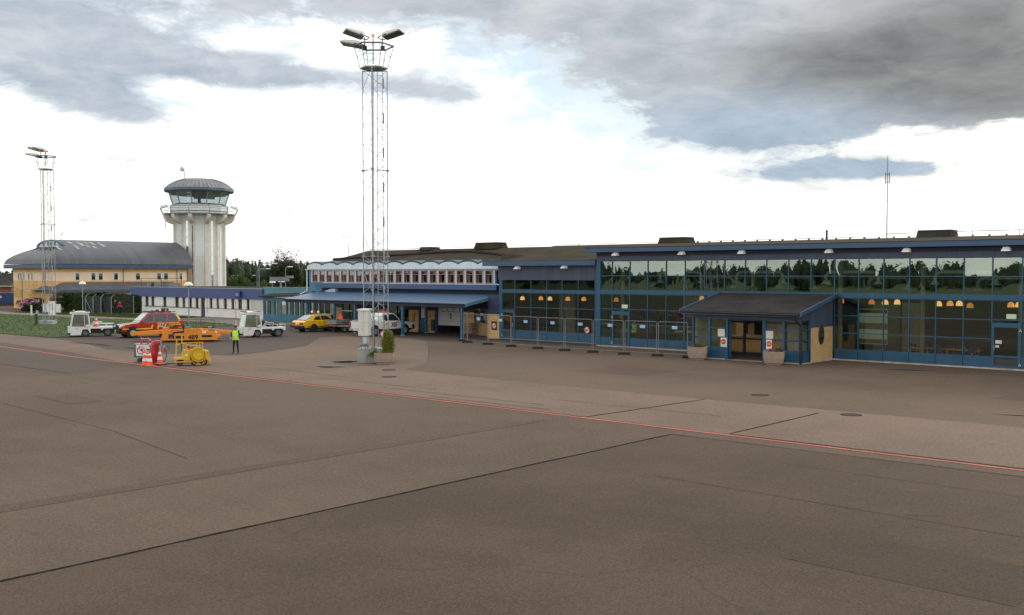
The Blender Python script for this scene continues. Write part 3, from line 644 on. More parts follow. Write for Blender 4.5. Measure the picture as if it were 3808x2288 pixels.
# ---------------- porch
PF, PB = 51.0, 54.9
GLASSP = glass('porch_glass', (.85, .88, .82), .10, .02)
porch = B().m(BLUEP)
porch.box(-31.0, -29.96, PF+.01, PF+.12, .06, .68); porch.box(-29.9, -28.83, PF+.01, PF+.12, .06, .68); porch.box(-26.45, -25.35, PF+.01, PF+.12, .06, .68); porch.box(-25.3, -24.4, PF+.01, PF+.12, .06, .68)
porch.m(BLUE)
for x in (-31.05, -29.96, -28.83, -26.55, -25.36, -24.42): porch.box(x-.05, x+.07, PF-.02, PF+.14, 0, 2.34)
porch.m(FRIEZE).box(-31.1, -24.3, PF, PF+.12, 2.34, 2.68)
porch.m(PLINTH).box(-31.1, -28.9, PF-.03, PF+.15, -.05, .06); porch.box(-26.5, -24.27, PF-.03, PF+.15, -.05, .06); porch.box(-24.5, -24.22, PF+.15, PB, -.05, .06)
porch = porch.build('porch', term)
b = B().m(BLUEP).box(-24.42, -24.3, PF+.14, 52.05, .06, .68); b.m(BLUE).box(-24.42, -24.3, 51.95, 52.12, 0, 2.34); b.m(YBRICK).box(-24.5, -24.29, 52.12, PB, .06, 1.92)
b.m(FRIEZE).ext([(PF+.12, 2.34), (52.12, 2.34), (52.12, 1.92), (PB, 1.92), (PB, 3.62), (PF+.12, 2.72)], 'x', -24.45, -24.3)
b.build('side_wall', porch); b = B().m(FRIEZE).ext([(PF+.12, 2.34), (PB, 2.34), (PB, 3.62), (PF+.12, 2.72)], 'x', -31.05, -30.95); b.build('side_wall', porch)
b = B().m(pm('porch_cream', (.62, .57, .46), .8)).box(-31.05, -30.95, PF+.15, 54.45, .06, 2.33); b.box(-28.3, -24.55, 54.63, 54.7, .06, 2.33); b.box(-30.9, -24.5, PF+.15, 54.6, 2.35, 2.38); b.build('porch_lining', porch)
b = B().m(DARK); b.loft([[(-24.29, 53.37+.36*cos(k*pi/12), 1.52+.58*sin(k*pi/12)) for k in range(24)], [(-24.24, 53.37+.33*cos(k*pi/12), 1.52+.55*sin(k*pi/12)) for k in range(24)]]); b.m(GLASS2); b.add([(-24.235, 53.37+.29*cos(k*pi/12), 1.52+.51*sin(k*pi/12)) for k in range(24)], [tuple(range(24))]); b.build('oval_window', porch)
b = B().m(FELT); b.loft([[(-31.5, 50.4, 2.66), (-24.1, 50.4, 2.66), (-24.1, 54.95, 3.60), (-31.5, 54.95, 3.60)], [(-31.5, 50.4, 2.78), (-24.1, 50.4, 2.78), (-24.1, 54.95, 3.72), (-31.5, 54.95, 3.72)]])
b.build('porch_roof', porch)
b = B().m(FASC); b.loft([[(x, y, z) for x, y, z in ((-24.1, 50.35, 2.62), (-24.0, 50.35, 2.62), (-24.0, 54.92, 3.56), (-24.1, 54.92, 3.56))], [(x, y, z) for x, y, z in ((-24.1, 50.35, 2.83), (-24.0, 50.35, 2.83), (-24.0, 54.92, 3.77), (-24.1, 54.92, 3.77))]])
b.loft([[(x, y, z) for x, y, z in ((-31.6, 50.35, 2.62), (-31.5, 50.35, 2.62), (-31.5, 54.92, 3.56), (-31.6, 54.92, 3.56))], [(x, y, z) for x, y, z in ((-31.6, 50.35, 2.83), (-31.5, 50.35, 2.83), (-31.5, 54.92, 3.77), (-31.6, 54.92, 3.77))]])
b.box(-31.5, -24.1, 50.42, 50.47, 2.56, 2.68); b.m(DARKBLUE).box(-31.4, -24.2, 50.47, 51.0, 2.60, 2.65); b.build('verge_board', porch)
b = B().m(BLACK); b.tube([(-31.5, 50.37, 2.70), (-24.2, 50.37, 2.66)], .07, 6); b.tube([(-24.45, 50.37, 2.66), (-24.42, 50.4, 2.45), (-24.3, 50.85, 2.1), (-24.3, 50.88, .02)], .065, 8); b.build('rain_gutter', porch)
for x0, x1 in ((-31.0, -29.96), (-29.9, -28.83), (-26.45, -25.36), (-25.3, -24.42)):
    bay(porch, x0, x1, PF+.06, [.68, 1.25, 1.80, 2.34], gm=GLASSP)
b = B().m(BLUE).box(-24.41, -24.31, PF+.14, 51.95, 1.22, 1.27); b.box(-24.41, -24.31, PF+.14, 51.95, 1.78, 1.83); b.m(GLASSD).face((-24.36, PF+.14, .68), (-24.36, 51.95, .68), (-24.36, 51.95, 2.34), (-24.36, PF+.14, 2.34)); b.build('side_window', porch)
# sliding door standing open, inner doors and the check-in counter seen through it
b = B().m(BLUE); b.box(-28.75, -28.66, PF+.15, PF+.22, .05, 2.3); b.m(STEEL).box(-28.8, -26.6, PF-.05, PF+.3, .0, .035); b.m(DARKBLUE).box(-28.8, -26.6, PF+.02, PF+.3, 2.26, 2.34); b.build('sliding_door', porch)
WOOD = boards('birch_veneer', (.62, .36, .13), .9, .012, 'x', .5, .6, .08)
b = B().m(NAVYW)
for x in (-30.85, -29.65, -28.45, -27.0, -25.6): b.box(x-.06, x+.06, 54.5, 54.62, .05, 2.4)
for z in (.05, .95, 1.95, 2.32): b.box(-30.9, -24.5, 54.51, 54.61, z, z+.1)
b.m(WOOD)
for x0, x1 in ((-30.75, -29.75), (-29.55, -28.55), (-28.3, -27.1)): b.box(x0, x1, 54.53, 54.58, .25, .94); b.box(x0+.1, x1-.5, 54.6, 54.64, 1.2, 1.9); b.box(x0, x1, 54.6, 54.66, 1.05, 1.14)
b.build('inner_door', porch)
b = B().m(pm('porch_floor', (.14, .10, .075), .6)).box(-30.9, -24.5, PF+.2, 55.2, .02, .05); b.build('porch_floor', porch)
# ---------------- interior of the halls
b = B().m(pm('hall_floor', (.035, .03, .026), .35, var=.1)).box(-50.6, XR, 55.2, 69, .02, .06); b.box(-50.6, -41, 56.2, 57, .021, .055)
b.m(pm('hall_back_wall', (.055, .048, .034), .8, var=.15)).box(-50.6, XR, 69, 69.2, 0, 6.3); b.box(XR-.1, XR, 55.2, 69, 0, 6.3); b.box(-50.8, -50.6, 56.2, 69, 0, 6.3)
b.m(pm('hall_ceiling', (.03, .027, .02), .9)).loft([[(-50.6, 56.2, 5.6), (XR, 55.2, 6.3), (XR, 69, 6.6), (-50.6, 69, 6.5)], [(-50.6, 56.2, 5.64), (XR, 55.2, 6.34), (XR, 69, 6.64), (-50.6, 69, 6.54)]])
b.m(pm('hall_partition', (.26, .24, .18), .8))
for x0, x1, y, z1 in ((-37.2, -36.0, 60, 3.3), (-35.8, -33.6, 61.5, 3.0), (-24.2, -22.6, 60.5, 3.2), (-21.9, -20.9, 59, 3.2), (-48.3, -46.8, 60, 3.3), (-15.4, -13.9, 58.5, 2.8)): b.box(x0, x1, y, y+.15, .06, z1)
b.build('hall_interior', term)
b = B().m(pm('hall_column', (.30, .24, .19), .7))
for x in (-40.0, -35.05, -30.2, -24.6, -19.9, -14.9, -9.8, -5, 0): b.cyl((x, 56.6, .06), (x, 56.6, 6.2), .13, n=14)
b.build('hall_columns', term)
b = B().m(DARK)
for x in range(-39, 2, 5): b.loft([[(x-.1, 55.4, 6.0), (x+.1, 55.4, 6.0), (x+.1, 68, 4.2), (x-.1, 68, 4.2)], [(x-.1, 55.4, 6.25), (x+.1, 55.4, 6.25), (x+.1, 68, 4.5), (x-.1, 68, 4.5)]])
b.build('roof_beams', term)
DUCT = pm('duct_white', (.8, .82, .78), .45)
for k, x in enumerate((-36.4, -30.6, -24.6, -18.2, -12, -6)):
    for y, z, wd in ((58.2, 5.0, 3.2), (61.5, 4.65, 2.4)):
        b = B().m(DUCT); xo = x+(.9 if y > 60 else 0)
        b.tube([(xo-wd/2, y, z-.55), (xo-wd/2, y, z-.25), (xo-wd/2+.12, y, z-.07), (xo-wd/2+.35, y, z), (xo+wd/2-.35, y, z), (xo+wd/2-.12, y, z-.07), (xo+wd/2, y, z-.25), (xo+wd/2, y, z-.55)], .10, 10)
        for s in (-1, 1): b.cyl((xo+s*wd/2, y, z-.5), (xo+s*wd/2, y, z-.72), .10, .30, 12, False)
        b.build('air_duct', term, smooth=50)
b = B().m(WOOD).box(-33.2, -29.2, 56.2, 56.9, .06, 1.05); b.m(OFFW).box(-33.2, -29.2, 56.15, 56.95, 1.05, 1.12); b.m(WOOD).box(-31.8, -31.0, 57.2, 57.3, 1.1, 1.9)
tag(b.build('check_in_counter'), 'birch check-in counter seen through the open porch door', 'counter')
PURP = pm('purple_counter', (.035, .03, .15), .5)
b = B().m(PURP).box(-37.2, -34.4, 59.2, 59.4, 1.25, 1.9); b.m(OFFW).box(-37.1, -34.6, 58.6, 59.2, .92, 1.02); b.m(DARK).box(-37, -34.8, 58.7, 59.1, .06, .92)
tag(b.build('service_desk'), 'service desk under a dark purple board behind the glass', 'counter')
# poster, tables and chairs in the cafe at the right end
b = B().m(OFFW).box(-23.35, -21.7, 56.25, 56.3, .9, 2.9)
b.m(DARK).box(-23.33, -21.72, 56.24, 56.25, 2.66, 2.86); b.m(pm('poster_grey', (.16, .15, .14))).box(-23.33, -21.72, 56.24, 56.25, 1.75, 2.1); b.m(pm('poster_brown', (.2, .1, .06))).box(-23.33, -21.72, 56.24, 56.25, .95, 1.2); b.m(RED).loft([[(-22.4, 56.238, 1.85), (-21.9, 56.238, 1.85), (-21.75, 56.238, 2.02), (-22.2, 56.238, 2.0)], [(-22.4, 56.242, 1.85), (-21.9, 56.242, 1.85), (-21.75, 56.242, 2.02), (-22.2, 56.242, 2.0)]])
tag(b.build('poster'), 'tall pale poster with dark picture strips hanging inside the glass right of the porch', 'poster')
def table(x, y, wd, first=True):
    t = thing('cafe_table', '', 'table', (x, y, .06), 0, 'cafe tables behind the glass')
    B().m(WOOD).box(-wd/2, wd/2, -.4, .4, .68, .72).build('tabletop', t)
    for s in (-1, 1): B().m(WHITE).cyl((s*wd*.28, 0, 0), (s*wd*.28, 0, .68), .05).build('leg', t)
    return t
for x, wd, l in ((-20.3, 1.7, 'cafe table nearest the porch, behind the glass under four orange lamps'), (-18.1, 2.3, 'long cafe table with two steel legs midway behind the right-hand glass'), (-11.6, 1.8, 'cafe table beyond the glass door at the right edge')): tag(table(x, 57.2, wd), l)
def chair():
    t = thing('cafe_chair', 'blue cafe chair with bent steel legs drawn up to a table behind the glass', 'chair', (0, 0, .06), 0, 'cafe chairs behind the glass')
    B().m(PURP).box(-.22, .22, -.2, .22, .42, .46).build('seat', t); B().m(PURP).box(-.22, .22, .2, .24, .58, .86).build('backrest', t)
    for sx in (-1, 1):
        B().m(STEEL).tube([(sx*.24, -.22, 0), (sx*.22, -.16, .42)], .014, 5).build('leg', t); B().m(STEEL).tube([(sx*.25, .3, 0), (sx*.22, .2, .42), (sx*.22, .24, .8)], .014, 5).build('leg', t)
    return t
c0 = chair(); cpos = [(-20.9, 57.75, 0), (-20.3, 57.8, .1), (-19.7, 57.75, -.1), (-18.9, 57.8, 0), (-18.3, 57.8, .1), (-17.6, 57.8, 0), (-21.4, 56.6, 3.1), (-19.0, 56.6, 3.2), (-17.2, 56.6, 3.0)]
for i, (x, y, a) in enumerate(cpos):
    c = c0 if i == 0 else copy_tree(c0)
    c.location = (x, y, .06); c.rotation_euler = (0, 0, a)
# pendant lamps
pend = [(-49.82, 3.06), (-48.01, 3.09), (-47.15, 3.08), (-45.47, 3.09), (-44.02, 3.1), (-41.17, 3.1), (-34.34, 3.32), (-33.08, 3.4), (-24.95, 3.32), (-23.11, 3.28), (-22.32, 3.28), (-21.64, 3.3), (-19.34, 3.25), (-18.74, 3.28), (-18.25, 3.29), (-17.69, 3.19), (-15.63, 3.27), (-15.24, 3.28), (-12.9, 3.28), (-11.5, 3.28)]
plab = ['leftmost lit pendant lamp in the low hall, beside the door bay', 'second lit pendant from the left in the low hall', 'third lit pendant from the left in the low hall, close to the second', 'fourth lit pendant from the left in the low hall', 'wide lit pendant at the right end of the low hall', 'dim orange pendant above the glass door at the left end of the tall hall', 'big orange pendant just left of the porch roof', 'orange pendant half hidden by the left edge of the porch roof', 'orange pendant just right of the porch roof', 'orange pendant above the tall poster', 'pale bright pendant right of the poster', 'second pale pendant right of the poster', 'largest yellow pendant, first of the trio over the long table', 'orange pendant in the middle of the trio over the long table', 'bright pendant third of the trio over the long table, by a mullion', 'low dim orange pendant right of the trio', 'yellow pendant above the right-hand glass door', 'bright pendant at the right corner of the right-hand door bay', 'pendant beyond the right edge of the glass door', 'last pendant to the right of the hall']
def pendant():
    t = thing('pendant_lamp', '', 'lamp', (0, 0, 0), 0, 'orange pendant lamps behind the glass')
    B().m(SHADE).lathe([(.175, -.135), (.172, -.04), (.145, .07), (.09, .13), (.025, .15)], n=18, cap=False).build('lamp_shade', t, smooth=60)
    B().m(DARK).cyl((0, 0, .14), (0, 0, 2.0), .008, n=5).build('cord', t)
    return t
p0 = pendant()
for i, (x, z) in enumerate(pend):
    t = p0 if i == 0 else copy_tree(p0)
    t.location = (x, 57.5, z-.02); t['label'] = plab[i]
    k = SHADE2 if i in (0, 2, 10, 11, 12, 14, 17) else SHADE3 if i in (5, 15, 9) else SHADE
    sh = [c for c in t.children if c.name.startswith('lamp_shade')][0]; sh.data = sh.data.copy(); sh.data.materials[0] = k
# small emergency light boxes above the doors
for x, l in ((-38.9, 'white light box above the glass door at the left end of the tall hall'), (-15.0, 'white light box above the glass door at the right edge')):
    b = B().m(GREY).box(x-.24, x+.24, 55.3, 55.42, 2.58, 2.84); b.m(pm('light_box', (.8, .8, .7), .4, emit=(1, 1, .85), es=.35)).box(x-.23, x+.23, 55.28, 55.3, 2.59, 2.83); tag(b.build('light_box'), l, 'light box')
# notices on the door at the right
b = B().m(OFFW).box(-15.66, -15.35, 54.985, 54.99, 1.32, 1.5); b.box(-15.66, -15.48, 54.985, 54.99, 1.12, 1.24); tag(b.build('paper_notice'), 'two white paper notices on the glass door at the right edge', 'notice')
# signs on the porch glass
def noentry(x, l, x_sheet):
    b = B().m(WHITE).box(x-.17, x+.17, PF-.0, PF+.012, .72, 1.25)
    b.m(RED).cyl((x, PF-.006, 1.02), (x, PF+.002, 1.02), .155, n=24); b.m(YEL).box(x-.12, x+.12, PF-.012, PF-.004, .985, 1.055)
    b.m(GREY).box(x-.1, x+.1, PF-.006, PF+.002, .77, .79)
    tag(b.build('no_entry_sign'), l, 'sign', 'no-entry signs on the porch glass')
noentry(-29.05, 'red no-entry sign on white plate, left of the porch opening', 0); noentry(-26.22, 'red no-entry sign on white plate, right of the porch opening', 0)
for x, l in ((-29.2, 'white sheet on the porch glass left of the opening'), (-26.2, 'white sheet on the porch glass right of the opening')):
    tag(B().m(OFFW).box(x-.22, x+.22, PF+.02, PF+.035, 1.31, 1.74).build('paper_sheet'), l, 'notice')
b = B().m(WHITE).box(-28.86, -28.80, PF-.06, PF-.03, .72, 1.25); tag(b.build('door_strip'), 'narrow white strip on the porch door post', 'strip')
def nosmoke(x, y, z, l, s=1., back=None):
    b = B()
    if back: b.m(back).box(x-.3*s, x+.3*s, y+.002, y+.02, z-.36*s, z+.36*s)
    b.m(WHITE).cyl((x, y, z), (x, y+.004, z), .22*s, n=24)
    b.m(RED).tube([(x+.22*s*cos(k*pi/14), y, z+.22*s*sin(k*pi/14)) for k in range(28)], .03*s, 4, True)
    b.obox((x, y-.008, z), (.42*s, .006, .05*s), 0, R(-45)); b.m(BLACK).box(x-.15*s, x+.11*s, y-.006, y-.002, z-.04*s, z+.02*s); b.m(GREY).box(x+.03*s, x+.10*s, y-.006, y-.002, z+.06*s, z+.1*s)
    tag(b.build('no_smoking_sign'), l, 'sign', 'round no-smoking signs')
MAROON = pm('sign_maroon', (.06, .02, .025), .6)
nosmoke(-51.3, 55.95, .98, 'no-smoking roundel on a dark square plate on the yellow brick', .9, MAROON); nosmoke(-42.5, 55.9, .98, 'no-smoking roundel stuck on the low hall glass by the fence', 1.)
# ------------------------------------------------------------------ white service building with a blue fascia
MARF = pm('maroon_window_trim', (.16, .05, .045), .5)
SWALL = brick('white_painted_brick', (.88, .86, .82), (.72, .69, .65), .25, .085, .05, .7, .008)
SB = (-105, 68, 0)
sb = thing('service_building', 'low white brick building with dark blue fascia in front of the control tower', 'building', SB, world=True)
Yw = 63.0
pan = [(-115.84, -114.97), (-114.45, -113.59), (-111.65, -110.81), (-108.93, -108.01), (-107.32, -106.57), (-105.9, -105.16), (-104.49, -103.73), (-101.54, -100.84), (-100.13, -99.43), (-98.67, -97.91), (-97.17, -96.47), (-95.84, -95.0), (-94.25, -93.56)]
b = B().m(SWALL); b.box(-119, -103.35, Yw, Yw+.3, .0, .92); b.box(-102.45, -93.4, Yw, Yw+.3, .0, .98); b.box(-119, -116.0, Yw, Yw+.3, .92, 2.2); b.box(-93.4, -91.1, Yw, Yw+.3, 0, 2.28)
b.box(-119, -118.7, Yw+.3, 75, 0, 3.2); b.box(-91.4, -91.1, Yw+.3, 75, 0, 3.2)
gaps = [-116.0]+[x for p in pan for x in p]+[-93.4]
for k in range(0, len(gaps), 2):
    x0, x1 = gaps[k], gaps[k+1]
    if x0 < -103 < x1+.0: b.box(x0, -103.35, Yw, Yw+.3, .92, 2.2); b.box(-102.45, x1, Yw, Yw+.3, .98, 2.2)
    else: b.box(x0, x1, Yw, Yw+.3, .98, 2.2)
b.m(CONC).box(-118.95, -91.15, Yw-.03, Yw+.28, -.3, .0)
b.m(MARF).box(-116.0, -103.4, Yw-.06, Yw, .90, .94); b.box(-102.4, -93.4, Yw-.06, Yw, .96, 1.0); b.box(-119.06, -118.98, Yw-.02, Yw+.1, .0, 2.1)
b.m(boards('ribbed_white_panel', (.62, .60, .52), .12, .2, 'x', .6, .4)).box(-93.35, -91.15, Yw-.03, Yw, 1.0, 2.25)
b.build('wall', sb)
SFAS = pm('fascia_ultramarine', (.052, .078, .22), .5, var=.1)
b = B().m(SFAS).box(-119.1, -91.05, Yw-.15, Yw+.4, 2.12, 3.22); b.m(GALV).box(-119.12, -91.03, Yw-.18, Yw+.42, 3.22, 3.27); b.build('fascia', sb)
B().m(FELT).box(-119, -91.1, Yw+.42, 75, 3.14, 3.22).build('roof', sb)
for x0, x1 in pan:
    b = B().m(WHITE).box(x1-.2, x1, Yw+.08, Yw+.25, .98, 2.14); b.m(MARF).box(x0, x0+.03, Yw+.12, Yw+.25, .98, 2.14); b.box(x0, x1, Yw+.125, Yw+.245, 2.09, 2.139); wn = b.build('window', sb)
    B().m(GLASS2).face((x0+.05, Yw+.2, .98), (x1-.1, Yw+.2, .98), (x1-.1, Yw+.2, 2.14), (x0+.05, Yw+.2, 2.14)).build('pane', wn)
    b = B().m(OFFW).box(x0, x0+(x1-x0)*rnd.choice((.25, .4, .55)), Yw+.4, Yw+.42, .98, 2.14); b.m(DARK).box(x0-.3, x1+.3, Yw+1.5, Yw+1.55, .6, 2.2); b.build('curtain', wn)
d = B().m(NAVYW).box(-103.33, -102.47, Yw+.1, Yw+.16, .0, 2.15).build('door', sb); B().m(STEEL).cyl((-103.2, Yw+.05, 1.0), (-103.2, Yw+.05, 1.15), .02).build('handle', d); B().m(GLASS2).box(-103.2, -102.6, Yw+.09, Yw+.1, 1.15, 1.95).build('pane', d)
SIGND = pm('sign_royal_blue', (.015, .03, .19), .4)
sg = B().m(SIGND).box(-95.95, -94.85, Yw-.42, Yw-.3, 2.3, 3.02); sg.box(-95.5, -95.3, Yw-.3, Yw-.15, 2.6, 2.7); sg = tag(sg.build('hanging_sign', bevel=.03), 'dark blue square sign with white letters SAS on the blue fascia', 'sign')
b = B().m(WHITE); text_on(b, 'SAS', .40, (-95.4, Yw-.425, 2.62), -pi/2, sx=.8, bold=.01); b.build('lettering', sg)
b = B().m(GREY).box(-117.4, -115.8, 64.2, 65.2, 3.22, 3.9); b.m(DARK).lathe([(.34, 0), (.34, .04)], (-116.2, 64.15, 3.55), 12); b.box(-116.5, -115.9, 64.17, 64.2, 3.3, 3.82)
b.m(GREY).box(-115.3, -113.6, 65.5, 66.5, 3.22, 3.75); tag(b.build('roof_unit'), 'grey air handling box on the roof of the white building', 'air unit')
b = B().m(DARK)
for x in (-118.2, -113.4):
    for y in (63.8, 66.5): b.cyl((x, y, 3.2), (x, y, 4.3), .03, n=6)
b.tube([(-118.4, 63.8, 4.3), (-113.2, 63.8, 4.3), (-113.2, 66.5, 4.3), (-118.2, 66.5, 4.3)], .03, 6); tag(b.build('roof_railing'), 'dark railing frame round the roof unit', 'railing')
# ------------------------------------------------------------------ teal link building
lk = thing('link_building', 'single storey teal link with tall windows between the white building and the terminal', 'building', (-85, 64, 0), world=True)
Yl = 61.5
b = B().m(TEALP).box(-91.0, -76.6, Yl+1.5, Yl+1.8, 2.6, 3.42); b.m(GALV).box(-91.05, -76.6, Yl+1.47, Yl+1.83, 3.42, 3.46)
TP = pm('teal_frame', (.035, .14, .22), .5)
b.m(TP).box(-89.0, -76.6, Yl, Yl+.15, .0, .72); b.box(-89.0, -76.6, Yl, Yl+.15, 2.05, 2.45); b.box(-89.0, -88.75, Yl, Yl+.15, .72, 2.05); b.box(-86.25, -85.95, Yl-.01, Yl+.15, 0, 2.05)
b.m(OFFW).box(-89.6, -89.3, Yl+1.4, Yl+1.6, .1, 2.6); b.build('wall', lk)
b = B().m(FELT); b.loft([[(-89.3, Yl-.35, 2.42), (-76.6, Yl-.35, 2.72), (-76.6, Yl+1.5, 2.98), (-89.3, Yl+1.5, 2.68)], [(-89.3, Yl-.35, 2.58), (-76.6, Yl-.35, 2.88), (-76.6, Yl+1.5, 3.12), (-89.3, Yl+1.5, 2.8)]]); b.build('roof', lk)
CUR = pm('buff_curtain', (.36, .30, .17), .9, var=.25, scale=3)
for x0, x1 in ((-88.72, -87.9), (-87.85, -87.1), (-87.05, -86.3), (-84.85, -84.05), (-84.0, -83.2), (-83.15, -82.3), (-82.25, -81.4)):
    b = B().m(TP).box(x0, x0+.05, Yl+.02, Yl+.14, .72, 2.05); b.box(x1-.05, x1, Yl+.02, Yl+.14, .72, 2.05); wn = b.build('window', lk)
    B().m(GLASS2).face((x0, Yl+.1, .72), (x1, Yl+.1, .72), (x1, Yl+.1, 2.05), (x0, Yl+.1, 2.05)).build('pane', wn)
    B().m(CUR if x0 > -84.9 or x0 < -88 else OFFW).box(x0+.06, x1-.06, Yl+.3, Yl+.32, .72, 2.05).build('curtain', wn)
b = B().m(TP).box(-85.95, -84.9, Yl-.02, Yl+.1, .02, .8); b.box(-85.95, -85.82, Yl-.02, Yl+.1, .8, 2.04); b.box(-85.03, -84.9, Yl-.02, Yl+.1, .8, 2.04); b.m(CUR).box(-85.8, -85.05, Yl+.05, Yl+.08, .8, 1.7); d = b.build('door', lk); B().m(STEEL).cyl((-85.88, Yl-.08, .95), (-85.88, Yl-.08, 1.25), .02).build('handle', d)

# ------------------------------------------------------------------ yellow two storey building with a curved metal roof
YPL = brick('ochre_brick', (.86, .50, .16), (.62, .40, .17), .25, .075, .08, .8, .006)
YPAL = pm('pale_yellow_render', (.88, .67, .48), .8, var=.05, scale=.6)
ZINC = boards('zinc_standing_seam', (.082, .085, .095), .55, .06, 'y', .5, .55, .14)
ZINCX = boards('zinc_standing_seam_end', (.075, .078, .088), .5, .06, 'x', .5, .55, .14)
tb = thing('office_building', 'two storey yellow brick building with curved grey metal roof beside the control tower', 'building', (-125, 62, 0), world=True)
X0, X1, Y0, Y1 = -130.8, -119.8, 53.5, 71.0
b = B().m(YPL).box(X0, X1, Y0, Y1, -.2, 4.0); b.m(YPAL).box(X0-.02, X1+.02, Y0-.02, Y1, 4.0, 5.04); b.m(YPL).box(X0, X1, Y0, Y1, 5.04, 5.7); b.build('wall', tb)
EF = pm('eave_blue', (.045, .085, .15), .5)
b = B().m(EF); xo, xp, yo, yp = X0-1.1, X1+.6, Y0-.75, Y1+.6
b.box(xo, xp, yo, yo+.08, 5.52, 6.0); b.box(xp-.08, xp, yo+.08, yp, 5.52, 6.0); b.box(xo, xo+.08, yo+.08, yp, 5.52, 6.0); b.m(DARK).box(xo+.08, xp-.08, yo+.08, yp, 5.55, 5.6); b.build('fascia', tb)
# curved roof: arcs from both eaves to the ridge, hipped towards the near end below a half-round dormer
xc, zr, ze = (xo+xp)/2, 9.1, 6.05; TH = 13/28
def arcz(t): return ze+(zr-ze)*math.sqrt(max(0, 1-(1-t)**2))*.6+(zr-ze)*.4*t
b = B().m(ZINC); nn = 28; rows = []
for k in range(nn+1):
    t = k/nn; x = xp+(xc-xp)*t; z = arcz(t); rows.append((x, z, t))
y_end = lambda t: yo+(55.9-yo)*min(1, t/TH)
full = [(x, z, t) for x, z, t in rows]
east = [[(x, y_end(t), z) for x, z, t in full], [(x, yp+1.3*t, z) for x, z, t in full]]
for side in (0, 1):
    pts = [[((p[0] if side == 0 else 2*xc-p[0]), p[1], p[2]) for p in row] for row in east]
    v = pts[0]+pts[1]; n = len(pts[0]); b.add(v, [(i, i+1, n+i+1, n+i) for i in range(n-1)])
rf = b.build('roof', tb, smooth=60)
b = B().m(ZINCX)
hk = [r for r in full if r[2] <= TH+.001]
v = []; 
for x, z, t in hk: v += [(x, y_end(t), z), (2*xc-x, y_end(t), z)]
b.add(v, [(2*i, 2*i+1, 2*i+3, 2*i+2) for i in range(len(hk)-1)])
b.build('roof_hip', rf); b = B().m(ZINCX)
b.add([(x, yp+1.3*t, z) for x, z, t in full]+[(2*xc-x, yp+1.3*t, z) for x, z, t in full], [(i, i+1, len(full)+i+1, len(full)+i) for i in range(len(full)-1)])
b.build('roof_end', rf)
top = [r for r in full if r[2] >= TH-.001]; crest = [(x, z) for x, z, t in top]+[(2*xc-x, z) for x, z, t in top[::-1][1:]]
zb_ = crest[0][1]; shr = lambda k, dz: [(xc+(x-xc)*k, zb_+(z-zb_)*k+dz) for x, z in crest]
hwA = crest[0][0]-xc; el_ = lambda k, dz: [(xc+hwA*k*cos(pi*q/20), zb_+(9.0-zb_)*k*sin(pi*q/20)+dz) for q in range(21)]
b = B().m(EF); b.loft([[(x, y, z) for x, z in el_(1.03, .02)+el_(.91, .02)[::-1]] for y in (55.62, 56.0)]); b.build('dormer_arch', rf)
b = B().m(pm('dormer_panel', (.60, .70, .72), .5)); b.add([(x, 55.72, z) for x, z in el_(.91, .02)], [tuple(range(21))]); b.m(DARK)
for q in (-1.6, -.3, .5, 1.5): b.box(xc+q-.2, xc+q+.2, 55.68, 55.71, 8.36, 8.78)
b.build('dormer_window', rf)
b = B().m(pm('weathered_zinc_patch', (.38, .375, .37), .7, var=.3, scale=2))
def onroof(t, y, dt, dy):
    a = [(xp+(xc-xp)*tt, arcz(tt)+.012) for tt in (t, t+dt*.33, t+dt*.66, t+dt)]
    v = [(x+.012, y+rnd.uniform(-.06, .06), z) for x, z in a]+[(x+.03, y+dy*.85+rnd.uniform(-.06, .06), z) for x, z in a]
    b.add(v, [(i, i+1, 5+i, 4+i) for i in range(3)])
for t, y, dt, dy in ((.42, 55.4, .2, .5), (.30, 54.9, .2, .4), (.66, 57.2, .14, .6), (.52, 58.4, .28, .5), (.45, 58.9, .14, .4), (.62, 60.0, .2, .5), (.50, 61.0, .3, .55), (.36, 57.3, .2, .4), (.68, 59.3, .1, .5), (.40, 59.6, .15, .4)): onroof(t, y, dt, dy)
b.build('roof_patch', rf)
for q in (-3.3, -1.6, .2, 1.8):
    b = B().m(DARK); t1, t2 = .14, .42
    for m_, dx, e in ((DARK, .32, .05), (GLASS2, .22, .09)):
        b.m(m_); b.add([(xc+q-dx, y_end(t1)+.1, arcz(t1)+e), (xc+q+dx, y_end(t1)+.1, arcz(t1)+e), (xc+q+dx+.3, y_end(t2), arcz(t2)+e+.06), (xc+q-dx+.3, y_end(t2), arcz(t2)+e+.06)], [(0, 1, 2, 3)])
    b.build('skylight', rf)
for y0, y1 in ((56.17, 56.77), (58.12, 58.75), (59.04, 59.68), (60.99, 61.65), (63.87, 64.56), (66.76, 67.43), (67.71, 68.4), (69.94, 70.41)):
    b = B().m(WHITE)
    for a0, a1, z0, z1 in ((y0, y0+.06, 4.06, 5.0), (y1-.1, y1, 4.06, 5.0), (y0+.06, y1-.1, 4.06, 4.13), (y0+.06, y1-.1, 4.95, 5.0)): b.box(X1+.0, X1+.06, a0, a1, z0, z1)
    wn = b.build('window', tb); B().m(GLASSO).box(X1+.025, X1+.03, y0+.06, y1-.1, 4.13, 4.95).build('pane', wn); B().m(DARK).box(X1+.021, X1+.0235, y0+.06, y1-.1, 4.13, 4.95).build('blind', wn)
for x in (-129.1, -128.4, -127.6, -126.2, -125.3, -122.0):
    b = B().m(WHITE)
    for a0, a1, z0, z1 in ((x-.2, x-.15, 4.06, 5.0), (x+.13, x+.2, 4.06, 5.0), (x-.15, x+.13, 4.06, 4.12), (x-.15, x+.13, 4.95, 5.0)): b.box(a0, a1, Y0-.08, Y0-.02, z0, z1)
    wn = b.build('window', tb); B().m(DARK).box(x-.15, x+.13, Y0-.045, Y0-.04, 4.12, 4.95).build('pane', wn)
